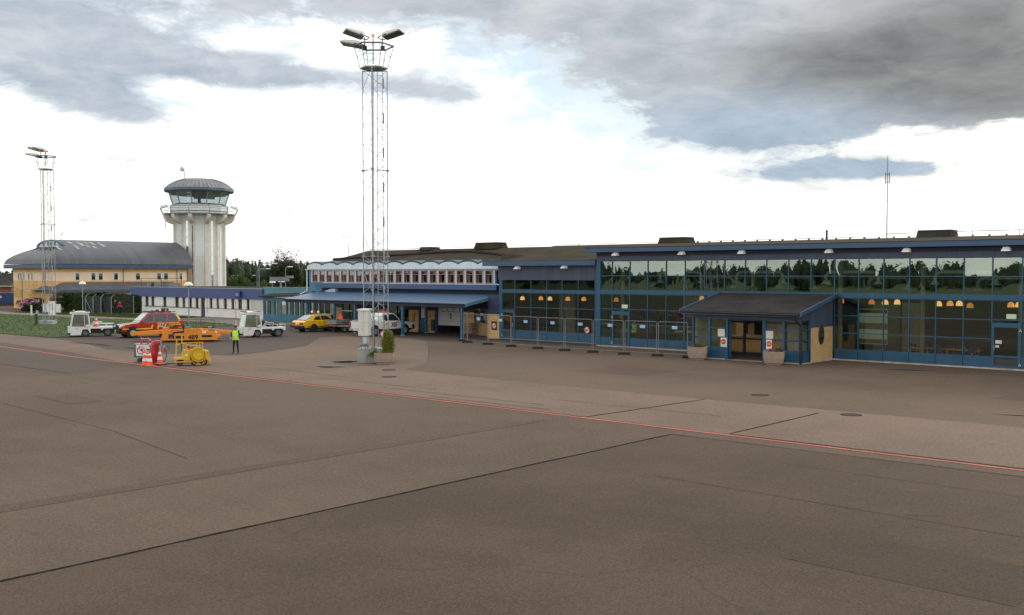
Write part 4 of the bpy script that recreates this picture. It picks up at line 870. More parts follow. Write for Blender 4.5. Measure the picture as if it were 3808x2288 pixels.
for y in (62.25, 69.6):
    b = B().m(GREY); b.tube([(X1+.5, y, 5.9), (X1+.5, y, 5.6), (X1+.08, y, 5.25), (X1+.08, y, 3.0)], .05, 6); b.build('drainpipe', tb)
# lean-to canopy round the ground floor
b = B().m(ZINC); b.loft([[(X1+2.6, Y0-.4, 3.0), (X1+2.6, Y1-2, 3.0), (X1+.05, Y1-2, 3.85), (X1+.05, Y0+1.2, 3.85)], [(X1+2.6, Y0-.4, 2.94), (X1+2.6, Y1-2, 2.94), (X1+.05, Y1-2, 3.79), (X1+.05, Y0+1.2, 3.79)]])
b.m(ZINCX).loft([[(X1-3.6, Y0-.4, 3.0), (X1+2.6, Y0-.4, 3.0), (X1+.05, Y0+1.2, 3.85), (X1-2.6, Y0+.02, 3.5)], [(X1-3.6, Y0-.4, 2.94), (X1+2.6, Y0-.4, 2.94), (X1+.05, Y0+1.2, 3.79), (X1-2.6, Y0+.02, 3.44)]])
cn = b.build('lower_roof', tb)
b = B().m(EF).box(X1+2.6, X1+2.68, Y0-.4, Y1-2, 2.66, 3.0); b.box(X1-3.6, X1+2.68, Y0-.48, Y0-.4, 2.66, 3.0); b.build('lower_fascia', cn)
b = B().m(YPL).box(X1+.05, X1+2.0, Y0+.3, Y1-2, 0, 2.66); b.build('ground_wall', tb)
for y0, y1 in ((54.3, 55.3), (55.8, 57.0), (57.6, 60.2), (60.4, 62.4)):
    b = B().m(WHITE).box(X1+2.0, X1+2.06, y0, y1, .9, 1.0); b.box(X1+2.0, X1+2.06, y0, y1, 2.35, 2.45)
    for y in (y0, (y0+y1)/2, y1-.08): b.box(X1+2.0, X1+2.06, y, y+.08, 1.0, 2.35)
    wn = b.build('window', tb); B().m(GLASS2).box(X1+2.02, X1+2.03, y0, y1, 1.0, 2.35).build('pane', wn); B().m(DARK).box(X1+2.005, X1+2.012, y0+.08, y1-.08, 1.0, 2.35).build('blind', wn)
for x0, x1 in ((-121.9, -120.9), (-119.5, -118.4)):
    b = B().m(WHITE).box(x0, x0+.08, Y0+.2, Y0+.28, .8, 2.5); b.box(x1-.08, x1, Y0+.2, Y0+.28, .8, 2.5); b.box((x0+x1)/2-.04, (x0+x1)/2+.04, Y0+.2, Y0+.28, .8, 2.5); b.m(DARK).box(x0+.08, x1-.08, Y0+.22, Y0+.26, .8, 2.5); b.build('window', tb)
# outside spiral stair
st = B().m(GALV); cx_, cy_ = -125.2, 52.2
st.cyl((cx_, cy_, 0), (cx_, cy_, 4.2), .08)
for k in range(15):
    a = -.4+k*.36; z = .2+k*.19
    st.add([(cx_, cy_, z), (cx_+1.1*cos(a), cy_+1.1*sin(a), z), (cx_+1.1*cos(a+.36), cy_+1.1*sin(a+.36), z), (cx_, cy_, z+.04), (cx_+1.1*cos(a), cy_+1.1*sin(a), z+.04), (cx_+1.1*cos(a+.36), cy_+1.1*sin(a+.36), z+.04)], [(0, 1, 2), (3, 5, 4), (0, 3, 4, 1), (1, 4, 5, 2)])
    st.cyl((cx_+1.1*cos(a), cy_+1.1*sin(a), z), (cx_+1.1*cos(a), cy_+1.1*sin(a), z+.95), .018, n=5)
st.tube([(cx_+1.1*cos(-.4+k*.36), cy_+1.1*sin(-.4+k*.36), 1.15+k*.19) for k in range(15)], .025, 5)
st.box(-125.6, -121.0, 52.4, 53.4, 2.95, 3.02)
for x in (-125.6, -124.6, -123.6, -122.6, -121.6): st.cyl((x, 52.4, 3), (x, 52.4, 4.0), .02, n=5)
st.tube([(-125.6, 52.4, 4.0), (-121, 52.4, 4.0)], .025, 5); st.tube([(-125.6, 52.4, 3.5), (-121, 52.4, 3.5)], .018, 5)
st.build('spiral_stair', tb)
B().m(GREY).tube([(-125.2, 57, 9.0), (-125.2, 57, 9.8), (-124.7, 57, 10.0), (-125.0, 57, 9.6)], .03, 5).build('roof_antenna', tb)

# ------------------------------------------------------------------ control tower
TC = Vector((-125, 76.15, 0))
tw = thing('control_tower', 'octagonal airport control tower of pale panels with beige concrete ribs and glazed cab', 'tower', tuple(TC))
STG = glass('stair_glass', (.8, .82, .82), .45, 0, gcol=(1, .98, .94)); A0 = R(-31.4); NS = 12      # a flat panel faces the apron
PANEL = boards('tower_panel', (.76, .80, .79), 3.6, .006, 'z', .5, .6, .04)
RIB = pm('rib_concrete', (.80, .71, .64), .85, var=.12, scale=1.2, fine=.12, bump=.2)
def octo(r, z, n=12, rot=0.): return [(r*cos(A0+pi/n+rot+2*pi*k/n), r*sin(A0+pi/n+rot+2*pi*k/n), z) for k in range(n)]
b = B().m(PANEL).loft([octo(3.28, 0), octo(3.28, 12.6)]); b.build('shaft', tw)
b = B().m(PANEL).loft([octo(3.5, 12.35), octo(3.5, 12.62), octo(3.62, 12.62), octo(3.62, 12.95)]); b.build('collar', tw)
for k in range(12):
    a = A0+pi/12+2*pi*k/12; u = Vector((cos(a), sin(a), 0)); v = Vector((-sin(a), cos(a), 0))
    prof = [(2.95, 0), (3.52, 0), (3.52, 11.6)]+[(3.52+1.35*sin(t*pi/2), 11.7+1.2*(1-cos(t*pi/2))) for t in (.15, .3, .45, .6, .75, .9, 1)]+[(2.95, 12.9)]
    b = B().m(RIB); b.loft([[tuple(u*r+v*s*.24+Vector((0, 0, z))) for r, z in prof] for s in (-1, 1)]); b.build('rib', tw)
    am = A0+2*pi*k/12; um = Vector((cos(am), sin(am), 0)); vm = Vector((-sin(am), cos(am), 0)); rf_ = 3.28*cos(pi/12)+.02
    if k in (11, 1, 5, 7):
        sgn = .0
        b = B().m(WHITE); b.loft([[tuple(um*r+vm*q+Vector((0, 0, z))) for q, z in ((-.22, 3.0), (.22, 3.0), (.22, 12.1), (-.22, 12.1))] for r in (rf_-.02, rf_+.03)])
        s_ = b.build('stair_window', tw)
        g = B().m(STG if k in (11, 1) else GLASS2)
        for q in range(8): z0 = 3.05+q*1.13; g.add([tuple(um*(rf_+.035)+vm*x+Vector((0, 0, z))) for x, z in ((-.16, z0), (.16, z0), (.16, z0+1.05), (-.16, z0+1.05))], [(0, 1, 2, 3)])
        g.build('pane', s_)
b = B().m(CONC).loft([octo(4.9, 12.9), octo(5.0, 13.05), octo(3.4, 13.06), octo(3.4, 12.9)], cap=False); b.m(PANEL).loft([octo(3.95, 13.0), octo(3.95, 14.05)]); b.m(GREY).loft([octo(4.0, 13.3), octo(4.0, 13.38)]); b.m(RIB).loft([octo(4.02, 14.05), octo(3.6, 14.25)]); b.build('balcony', tw)
rl = B().m(GALV)
for zz, rr in ((13.35, 5.05), (13.7, 5.2), (14.0, 5.1)):
    o = octo(rr, zz); rl.tube(o+[o[0]], .03, 5)
for k in range(12):
    a = A0+pi/12+2*pi*k/12; u = Vector((cos(a), sin(a), 0)); rl.tube([tuple(u*r+Vector((0, 0, z))) for r, z in ((4.95, 13.0), (5.25, 13.7), (5.1, 14.02), (4.3, 14.15))], .06, 6)
rl.build('railing', tw)
CAB = glass('cab_glass', (.76, .84, .88), .32, .01, gcol=(.92, .97, 1))
frm = B().m(GREY)
for k in range(12):
    p0, p1 = octo(3.55, 14.2)[k], octo(4.15, 16.1)[k]; frm.cyl(p0, p1, .07, n=6)
o = octo(3.56, 14.22); frm.tube(o+[o[0]], .06, 6); frm.build('cab_frame', tw)
for k in range(12):
    a, c = octo(3.52, 14.22), octo(4.1, 16.1); j = (k+1) % 12
    g = B().m(CAB); g.add([a[k], a[j], c[j], c[k]], [(0, 1, 2, 3)]); g.build('cab_pane', tw)
b = B().m(DARK).lathe([(.01, 14.1), (3.4, 14.1), (3.4, 14.45), (2.6, 14.45)], n=8); b.lathe([(.01, 15.98), (3.95, 15.98), (3.95, 15.7), (3.7, 15.7)], n=8)
b.m(GREY).box(-1.6, -1.2, -.3, .3, 14.3, 14.8); b.lathe([(.25, 14.2), (.2, 15.9)], n=8); b.build('cab_interior', tw)
bl_ = B().m(pm('roller_blind', (.10, .14, .13), .7))
for k in (0, 1):
    pass
    p, q = octo(3.62, 14.95), octo(3.98, 16.0); k0 = 11 if k == 0 else 0; k1 = (k0+1) % 12
    P0_, P1_, Q0_, Q1_ = [Vector(x) for x in (p[k0], p[k1], q[k0], q[k1])]
    f0, f1 = (.12, .98) if k == 0 else (.04, .66)
    bl_.add([tuple(P0_.lerp(P1_, f0)), tuple(P0_.lerp(P1_, f1)), tuple(Q0_.lerp(Q1_, f1)), tuple(Q0_.lerp(Q1_, f0))], [(0, 1, 2, 3)])
bl_.build('blind', tw)
b = B().m(pm('cab_fascia_grey_blue', (.10, .15, .20), .5)).loft([octo(4.55, 16.05), octo(4.75, 16.15), octo(4.75, 16.45), octo(4.6, 16.5)]); b.build('cab_fascia', tw)
TROOF = pm('tower_roof_metal', (.25, .25, .25), .6, var=.2, scale=2)
b = B().m(TROOF).loft([octo(4.65, 16.5), octo(4.1, 17.0), octo(3.2, 17.5), octo(2.1, 17.85), octo(.9, 17.98)]); b.m(DARK)
for k in range(48):
    a = A0+pi*2*k/48; rr = lambda r: r*cos(pi/12)/cos(((a-A0+pi/12) % (pi/6))-pi/12)
    b.tube([(rr(r)*cos(a), rr(r)*sin(a), z+.01) for r, z in ((4.65, 16.5), (4.1, 17.0), (3.2, 17.5), (2.1, 17.85))], .025, 4)
b.build('tower_roof', tw)
RT = Vector((cos(R(41.5)), sin(R(41.5)), 0))
for l, z0, h in ((-2.9, 17.0, 1.0), (-.7, 17.9, .6), (2.2, 17.6, .9), (3.0, 17.2, .8), (-3.3, 16.9, .3), (3.4, 16.9, .3)):
    p = RT*l; B().m(GREY).cyl((p.x, p.y, z0), (p.x, p.y, z0+h), .025, .012, n=6).build('antenna', tw)
p = RT*(-2.05); b = B().m(GREY).cyl((p.x, p.y, 17.4), (p.x, p.y, 19.4), .05, n=6); b.m(OFFW).sph((p.x-RT.x*.28, p.y-RT.y*.28, 19.3), .32, 12, (.9, .9, 1.1)); b.m(GREY).tube([(p.x, p.y, 18.6), (p.x+.3, p.y+.2, 18.4), (p.x, p.y, 18.3)], .02, 5); b.build('antenna_dish', tw)
p = RT*(-4.7); b = B().m(GREY).cyl((p.x, p.y, 11.0), (p.x, p.y, 13.2), .04, n=6); b.build('antenna', tw)
b = B().m(DARK); p = octo(3.55, 0)[11]; b.cyl((p[0]*1.01, p[1]*1.01, 0), (p[0]*1.01, p[1]*1.01, 11.4), .05, n=6); b.build('downpipe', tw)

# ------------------------------------------------------------------ lattice floodlight masts
def mast(loc, rz, H, side, label, blk, sc=1., thick=1., heads=((-1.1, .1, 0), (-.95, .55, 1), (.75, .6, 2))):
    """triangular lattice mast; local -Y faces the camera"""
    t = thing('floodlight_mast', label, 'mast', loc, rz, 'lattice floodlight masts')
    zb = blk[2]
    b = B().m(CONC).box(-blk[0]/2, blk[0]/2, -blk[1]/2, blk[1]/2, -.02, zb); b.build('concrete_base', t, bevel=.03)
    h = side*math.sqrt(3)/2; V = [Vector((-side/2, h/3, 0)), Vector((side/2, h/3, 0)), Vector((0, -2*h/3, 0))]
    for i, p in enumerate(V):
        b = B().m(GALV).cyl((p.x, p.y, zb), (p.x, p.y, H), (.045 if i < 2 else .062)*thick, n=8); b.cyl((p.x, p.y, zb), (p.x, p.y, zb+.1), .12, n=8)
        for z in (zb+(H-zb)*.33, zb+(H-zb)*.64): b.cyl((p.x, p.y, z-.05), (p.x, p.y, z+.05), .095, n=8)
        b.build('leg', t)
    n = int((H-zb)/(side*.72)); st_ = (H-zb)/n
    for i in range(3):
        a, c = V[i], V[(i+1) % 3]; b = B().m(GALV)
        for k in range(n):
            z0, z1 = zb+k*st_, zb+(k+1)*st_
            p, q = (a, c) if k % 2 else (c, a)
            b.cyl((p.x, p.y, z0), (q.x, q.y, z1), .020*thick, n=5, cap=False)
        for z in (zb+(H-zb)*.33, zb+(H-zb)*.64, H-.05): b.cyl((a.x, a.y, z), (c.x, c.y, z), .025*thick, n=5)
        b.build('bracing', t)
    b = B().m(GALV)
    xl, xr, yl = side*.14, side*.36, -side*.05
    b.cyl((xl, yl, zb), (xl, yl, H), .032*thick, n=6); b.cyl((xr, yl, zb), (xr, yl, H), .032*thick, n=6)
    k = zb+.3
    while k < H: b.cyl((xl, yl, k), (xr, yl, k), .018*thick, n=5, cap=False); k += .42
    k = zb+1.0
    while k < H-1: b.box(xr+.02, xr+.07, yl-.05, yl+.05, k, k+.55); k += 1.9
    b.build('ladder', t)
    b = B().m(DARK).cyl((.05, -2*h/3+.12, zb), (.05, -2*h/3+.12, H), .03*thick, n=6); b.build('cable_duct', t)
    hexa = lambda r, z: [(r*cos(pi/3*k), r*sin(pi/3*k), z) for k in range(6)]
    pr, tr = side*.57, side*.80
    b = B().m(pm('platform_grey_green', (.34, .40, .40), .6)).loft([hexa(pr, H), hexa(pr*1.02, H+.07)]); b.build('platform', t)
    b = B().m(GALV); lo, hi = hexa(pr, H+.1), hexa(tr, H+1.25)
    b.m(GREY).tube(hi+[hi[0]], .05, 6)
    md = [tuple((Vector(p)+Vector(q))/2) for p, q in zip(lo, hi)]; b.tube(md+[md[0]], .018*thick, 5)
    for k in range(6): b.cyl(lo[k], hi[k], .02, n=5); b.cyl(lo[k], md[(k+1) % 6], .014*thick, n=4); b.cyl(md[k], hi[(k+1) % 6], .014*thick, n=4)
    b.build('railing', t)
    for i, (x, y, kd) in enumerate(heads):
        zt = H+(1.82 if kd else 1.28)
        b = B().m(DARK).cyl((x*.58, y*.66, H+1.1), (x*.58, y*.66, zt), .05*thick, n=6); b.box(x*.58-.12, x*.58+.12, y*.66-.06, y*.66+.06, H+1.12, H+1.36)
        ax = -1 if x < 0 else 1
        rot = (R(200) if kd == 1 else R(178) if kd == 0 else R(-12)); M = Matrix.Translation((x*.58+ax*.06, y*.66, zt+.02)) @ Matrix.Rotation(rot, 4, 'Z') @ Matrix.Rotation(R(-15 if kd else -9), 4, 'Y')
        def T_(l): return [tuple(M @ Vector(p)) for p in l]
        top = [(.05, -.36, .12), (1.0, -.40, .06), (1.0, .40, .06), (.05, .36, .12)]; mid = [(0, -.46, 0), (1.12, -.5, 0), (1.12, .5, 0), (0, .46, 0)]; low = [(.02, -.44, -.07), (1.1, -.48, -.05), (1.1, .48, -.05), (.02, .44, -.07)]
        b.m(OFFW).loft([T_(low), T_(mid), T_([(.12, -.3, .2), (.9, -.33, .14), (.9, .33, .14), (.12, .3, .2)])])
        b.m(pm('floodlight_glass', (.05, .055, .05), .2)).loft([T_([(.05, -.42, -.10), (1.08, -.46, -.08), (1.08, .46, -.08), (.05, .42, -.10)]), T_([(.05, -.42, -.06), (1.08, -.46, -.045), (1.08, .46, -.045), (.05, .42, -.06)])])
        b.m(DARK).tube(T_([(-.25, -.3, 0), (.3, -.5, -.02)]), .03, 5); b.tube(T_([(-.25, -.3, 0), (-.25, .3, 0), (.3, .5, -.02)]), .03, 5)
        b.build('floodlight', t)
    b = B().m(GREY).cyl((-.05, .1, H+.3), (-.05, .1, H+1.75), .03, n=6); b.m(OFFW).cyl((-.05, .1, H+1.3), (-.05, .1, H+1.5), .07, n=8); b.m(LITER).sph((-.05, .1, H+1.86), .11, 8); b.build('beacon', t)
    return t
mast((-42.85, 36.95, 0), R(41.5), 16.15, 1.36, 'tall lattice floodlight mast on the apron, concrete base beside a planter', (1.75, 1.6, .78), thick=.6)
mast((-97.9, 43.2, 0), R(41.5+4), 14.85, 1.22, 'smaller lattice floodlight mast on the lawn in front of the yellow building', (1.3, 1.2, .38), thick=.6, heads=((-1.1, .1, 0), (-1.0, .55, 1), (-.2, .6, 1)))
b = B().m(DARK).box(-98.75, -98.55, 42.3, 42.5, .03, 1.0); b.m(pm('meter_pale', (.35, .45, .5))).box(-98.55, -98.35, 42.35, 42.5, 1.0, 1.35); tag(b.build('switch_box'), 'small dark switch post at the foot of the lawn mast', 'switch box')
# the office building and the tower stand further out than the white building in front of them
tb.location = (-141.25, 70.06, -.64); tb.scale = (1.13,)*3
tw.location = (-141.25, 86.05, -.64); tw.scale = (1.13,)*3
# ------------------------------------------------------------------ vehicles (x forward, y left, z up)
def H(deg): return R(deg)
RIMM = pm('alloy_rim', (.55, .56, .57), .35, .7); RIMD = pm('dark_rim', (.12, .12, .12), .5); RIMR = pm('red_rim', (.35, .06, .03), .5)
def wheel(par, x, y, r, wd=.22, rim=RIMM, spokes=5):
    s = 1 if y > 0 else -1
    M = lambda pts: [(x+a, y+s*c, r+b) for a, c, b in pts]
    b = B().m(BLACK); prof = [(.58*r, -wd/2), (.92*r, -wd/2), (r, -wd/2+.04), (r, wd/2-.04), (.92*r, wd/2), (.62*r, wd/2), (.58*r, wd/2-.03)]
    b.loft([M([(q*cos(2*pi*k/18), t, q*sin(2*pi*k/18)) for k in range(18)]) for q, t in prof], cap=False)
    w_ = b.build('wheel', par, smooth=50)
    b = B().m(rim); b.loft([M([(q*cos(2*pi*k/18), t, q*sin(2*pi*k/18)) for k in range(18)]) for q, t in ((.60*r, wd/2-.02), (.5*r, wd/2-.05), (.01, wd/2-.05))])
    for k in range(spokes):
        a = 2*pi*k/spokes; b.loft([M([(.1*r*cos(a+.8), t, .1*r*sin(a+.8)), (.58*r*cos(a+.14), t, .58*r*sin(a+.14)), (.58*r*cos(a-.14), t, .58*r*sin(a-.14)), (.1*r*cos(a-.8), t, .1*r*sin(a-.8))]) for t in (wd/2-.05, wd/2-.015)])
    b.build('rim', w_); return w_
def shell(b, poly, hw, ins=.05, edge=.1):
    cx = sum(p[0] for p in poly)/len(poly); cz = sum(p[1] for p in poly)/len(poly)
    sh = lambda k: [(cx+(x-cx)*(1-k/2), cz+(z-cz)*(1-k)) for x, z in poly]
    rings = [(-hw, ins*1.4), (-hw+edge*.4, ins*.5), (-hw+edge, 0), (hw-edge, 0), (hw-edge*.4, ins*.5), (hw, ins*1.4)]
    return b.loft([[(x, y, z) for x, z in sh(k)] for y, k in rings])
def cabin(b, poly, wb, wt):
    zb, zt = min(p[1] for p in poly), max(p[1] for p in poly); Y = lambda z: wb+(wt-wb)*(z-zb)/(zt-zb)
    b.loft([[(x, -Y(z), z) for x, z in poly], [(x, 0, z) for x, z in poly], [(x, Y(z), z) for x, z in poly]]); return Y
def side(b, Y, pts, off=.012, both=True):
    for s in ((1, -1) if both else (1,)): b.loft([[(x, s*(Y(z)+off*q), z) for x, z in pts] for q in (-.3, 1)])
AUTOG = pm('vehicle_glass', (.035, .042, .045), .06, var=.05, spec=.9)
AUTOGL = glass('vehicle_clear_glass', (.70, .76, .74), .42, 0)
LAMPG = pm('headlamp_glass', (.75, .78, .8), .15, spec=.9)
PLATE = pm('number_plate', (.72, .72, .70), .5)
# ---- red fire command car
FRED = pm('fire_red_paint', (.42, .012, .014), .3, coat=.8, var=.06); FYEL = pm('reflective_yellow', (.85, .55, .02), .4)
fc = thing('fire_car', 'red fire command car with yellow stripes, number i23 and blue roof light', 'car', (-72.9, 39.9, 0), H(257))
b = B().m(FRED); shell(b, [(-2.28, .48), (-2.36, .75), (-2.33, 1.12), (-2.2, 1.2), (.85, 1.14), (1.45, 1.10), (2.08, 1.0), (2.30, .86), (2.34, .6), (2.3, .46)], .93)
Yc = cabin(b, [(-2.25, 1.14), (-2.12, 1.55), (-1.9, 1.80), (-1.5, 1.87), (-.1, 1.88), (.28, 1.82), (1.02, 1.12)], .90, .70)
body = b.build('body', fc, smooth=38, bevel=.02)
for s in (-1, 1):
    b = B().m(DARK)
    for x in (-.2, .82): b.box(x-.008, x+.008, s*.932-.004, s*.932+.004, .52, 1.12)
    b.box(-1.15, .82, s*.934-.004, s*.934+.004, .515, .53); b.box(-1.16, -1.144, s*.932-.004, s*.932+.004, .8, 1.14); b.box(-.12, .06, s*.94-.01, s*.94+.01, 1.0, 1.035); b.box(-1.08, -.9, s*.94-.01, s*.94+.01, 1.02, 1.055); b.build('door_gap', fc)
b = B().m(AUTOG)
for pts in ([(-2.0, 1.24), (-1.95, 1.55), (-1.82, 1.72), (-1.28, 1.76), (-1.2, 1.22)], [(-1.1, 1.21), (-1.16, 1.76), (-.25, 1.77), (-.2, 1.20)], [(-.1, 1.20), (-.14, 1.77), (.14, 1.74), (.66, 1.26), (.72, 1.18)]): side(b, Yc, pts)
b.build('side_glass', fc)
b = B().m(AUTOGL); b.loft([[(.33, -.62, 1.78), (.33, .62, 1.78), (.96, .78, 1.18), (.96, -.78, 1.18)], [(.36, -.62, 1.79), (.36, .62, 1.79), (.99, .78, 1.19), (.99, -.78, 1.19)]]); b.m(AUTOG).loft([[(-2.14, -.6, 1.3), (-2.14, .6, 1.3), (-1.98, .55, 1.7), (-1.98, -.55, 1.7)], [(-2.24, -.6, 1.3), (-2.24, .6, 1.3), (-2.04, .55, 1.7), (-2.04, -.55, 1.7)]]); b.build('windscreen', fc)
b = B().m(BLACK); shell(b, [(2.25, .42), (2.42, .45), (2.44, .72), (2.36, .78), (2.2, .74)], .93, .1); shell(b, [(-2.2, .42), (-2.42, .46), (-2.42, .7), (-2.25, .74)], .92, .1); b.box(-2.1, 2.2, -.86, .86, .3, .48)
b.tube([(2.5, -.45, .5), (2.52, -.45, 1.0), (2.5, -.4, 1.06), (2.5, .4, 1.06), (2.52, .45, 1.0), (2.5, .45, .5)], .035, 6); b.tube([(2.51, -.45, .82), (2.51, .45, .82)], .03, 6)
b.box(2.3, 2.345, -.4, .4, .78, .96); b.build('bumper', fc)
for s in (-1, 1):
    b = B().m(LAMPG).loft([[(2.05, s*.9, .82), (2.3, s*.62, .80), (2.27, s*.62, .97), (1.98, s*.9, .99)], [(2.12, s*.94, .82), (2.36, s*.62, .80), (2.31, s*.62, .97), (2.02, s*.94, 1.0)]]); b.build('headlight', fc)
    B().m(REDL).box(-2.4, -2.2, s*.86-.06, s*.86+.06, .85, 1.25).build('tail_light', fc)
    B().m(FRED).box(.62, .76, s*.95-.08 if s > 0 else s*.95-.14, s*.95+.14 if s > 0 else s*.95+.08, 1.14, 1.3).build('mirror', fc, bevel=.03)
    b = B().m(FYEL); ye = .945
    for pts in ([(1.72, .66), (2.2, .66), (2.12, .74), (1.75, .72)], [(.05, .64), (1.2, .64), (1.2, .72), (.05, .74)], [(-.02, .64), (.1, .64), (.02, .98), (-.1, .98)], [(-2.2, .92), (-1.28, .92), (-1.28, 1.0), (-2.2, 1.0)], [(-2.1, 1.05), (-1.1, 1.05), (-1.1, 1.12), (-2.1, 1.12)], [(-.98, 1.06), (-.4, 1.06), (-.4, 1.11), (-.98, 1.11)], [(-.5, .66), (-.38, .66), (-.46, 1.12), (-.58, 1.12)], [(-1.6, .80), (-1.15, .80), (-1.15, .86), (-1.6, .86)]): b.loft([[(x, s*ye, z) for x, z in pts], [(x, s*(ye-.02), z) for x, z in pts]])
    b.loft([[(x, s*(Yc(z)+q), z) for x, z in ((-2.2, 1.24), (-2.1, 1.56), (-1.92, 1.76), (-1.8, 1.74), (-1.98, 1.5), (-2.03, 1.24))] for q in (-.004, .008)])
    b.build('stripe', fc)
    b = B().m(WHITE); text_on(b, 'i23', .44, (-.80, s*.945, .92), s*pi/2, shear=.25, bold=.012); b.build('number_marking', fc)
b = B().m(FYEL).loft([[(1.2, -.05, 1.13), (1.2, .4, 1.13), (2.0, .32, 1.03), (2.0, .0, 1.03)], [(1.2, -.05, 1.14), (1.2, .4, 1.14), (2.0, .32, 1.04), (2.0, .0, 1.04)]]); b.build('bonnet_stripe', fc)
for x in (1.42, -1.37):
    for s in (-1, 1):
        wheel(fc, x, s*.86, .38, .24)
        B().m(BLACK).cyl((x, s*.80, .42), (x, s*.937, .42), .47, n=20).build('wheel_arch', fc)
b = B().m(DARK); b.tube([(-1.9, .62, 1.93), (.1, .62, 1.95)], .025, 6); b.tube([(-1.9, -.62, 1.93), (.1, -.62, 1.95)], .025, 6)
for x in (-1.5, -.9, -.1): b.box(x-.03, x+.03, -.65, .65, 1.88, 1.95)
b.lathe([(.05, 0), (.2, .06), (.2, .1), (.02, .14)], (.35, .35, 1.90), 12); b.build('roof_rack', fc)
b = B().m(pm('blue_lightbar', (.03, .05, .20), .2, coat=.5)); b.loft([[(x, y, z) for y in (-.55, .55) for x, z in ()] or [(-.5+.14*cos(k*pi/6), -.58, 2.04+.09*sin(k*pi/6)) for k in range(12)], [(-.5+.14*cos(k*pi/6), .58, 2.04+.09*sin(k*pi/6)) for k in range(12)]]); b.build('lightbar', fc, smooth=40)
b = B().m(REDL).box(-1.28, -1.08, -.15, .15, 2.0, 2.22); b.m(DARK).cyl((-1.05, .35, 2.1), (-.9, .35, 2.1), .13, n=12); b.cyl((-1.45, .3, 2.1), (-1.3, .3, 2.1), .1, n=12); b.build('search_lamp', fc)
B().m(PLATE).box(2.445, 2.455, -.26, .26, .5, .61).build('number_plate', fc)
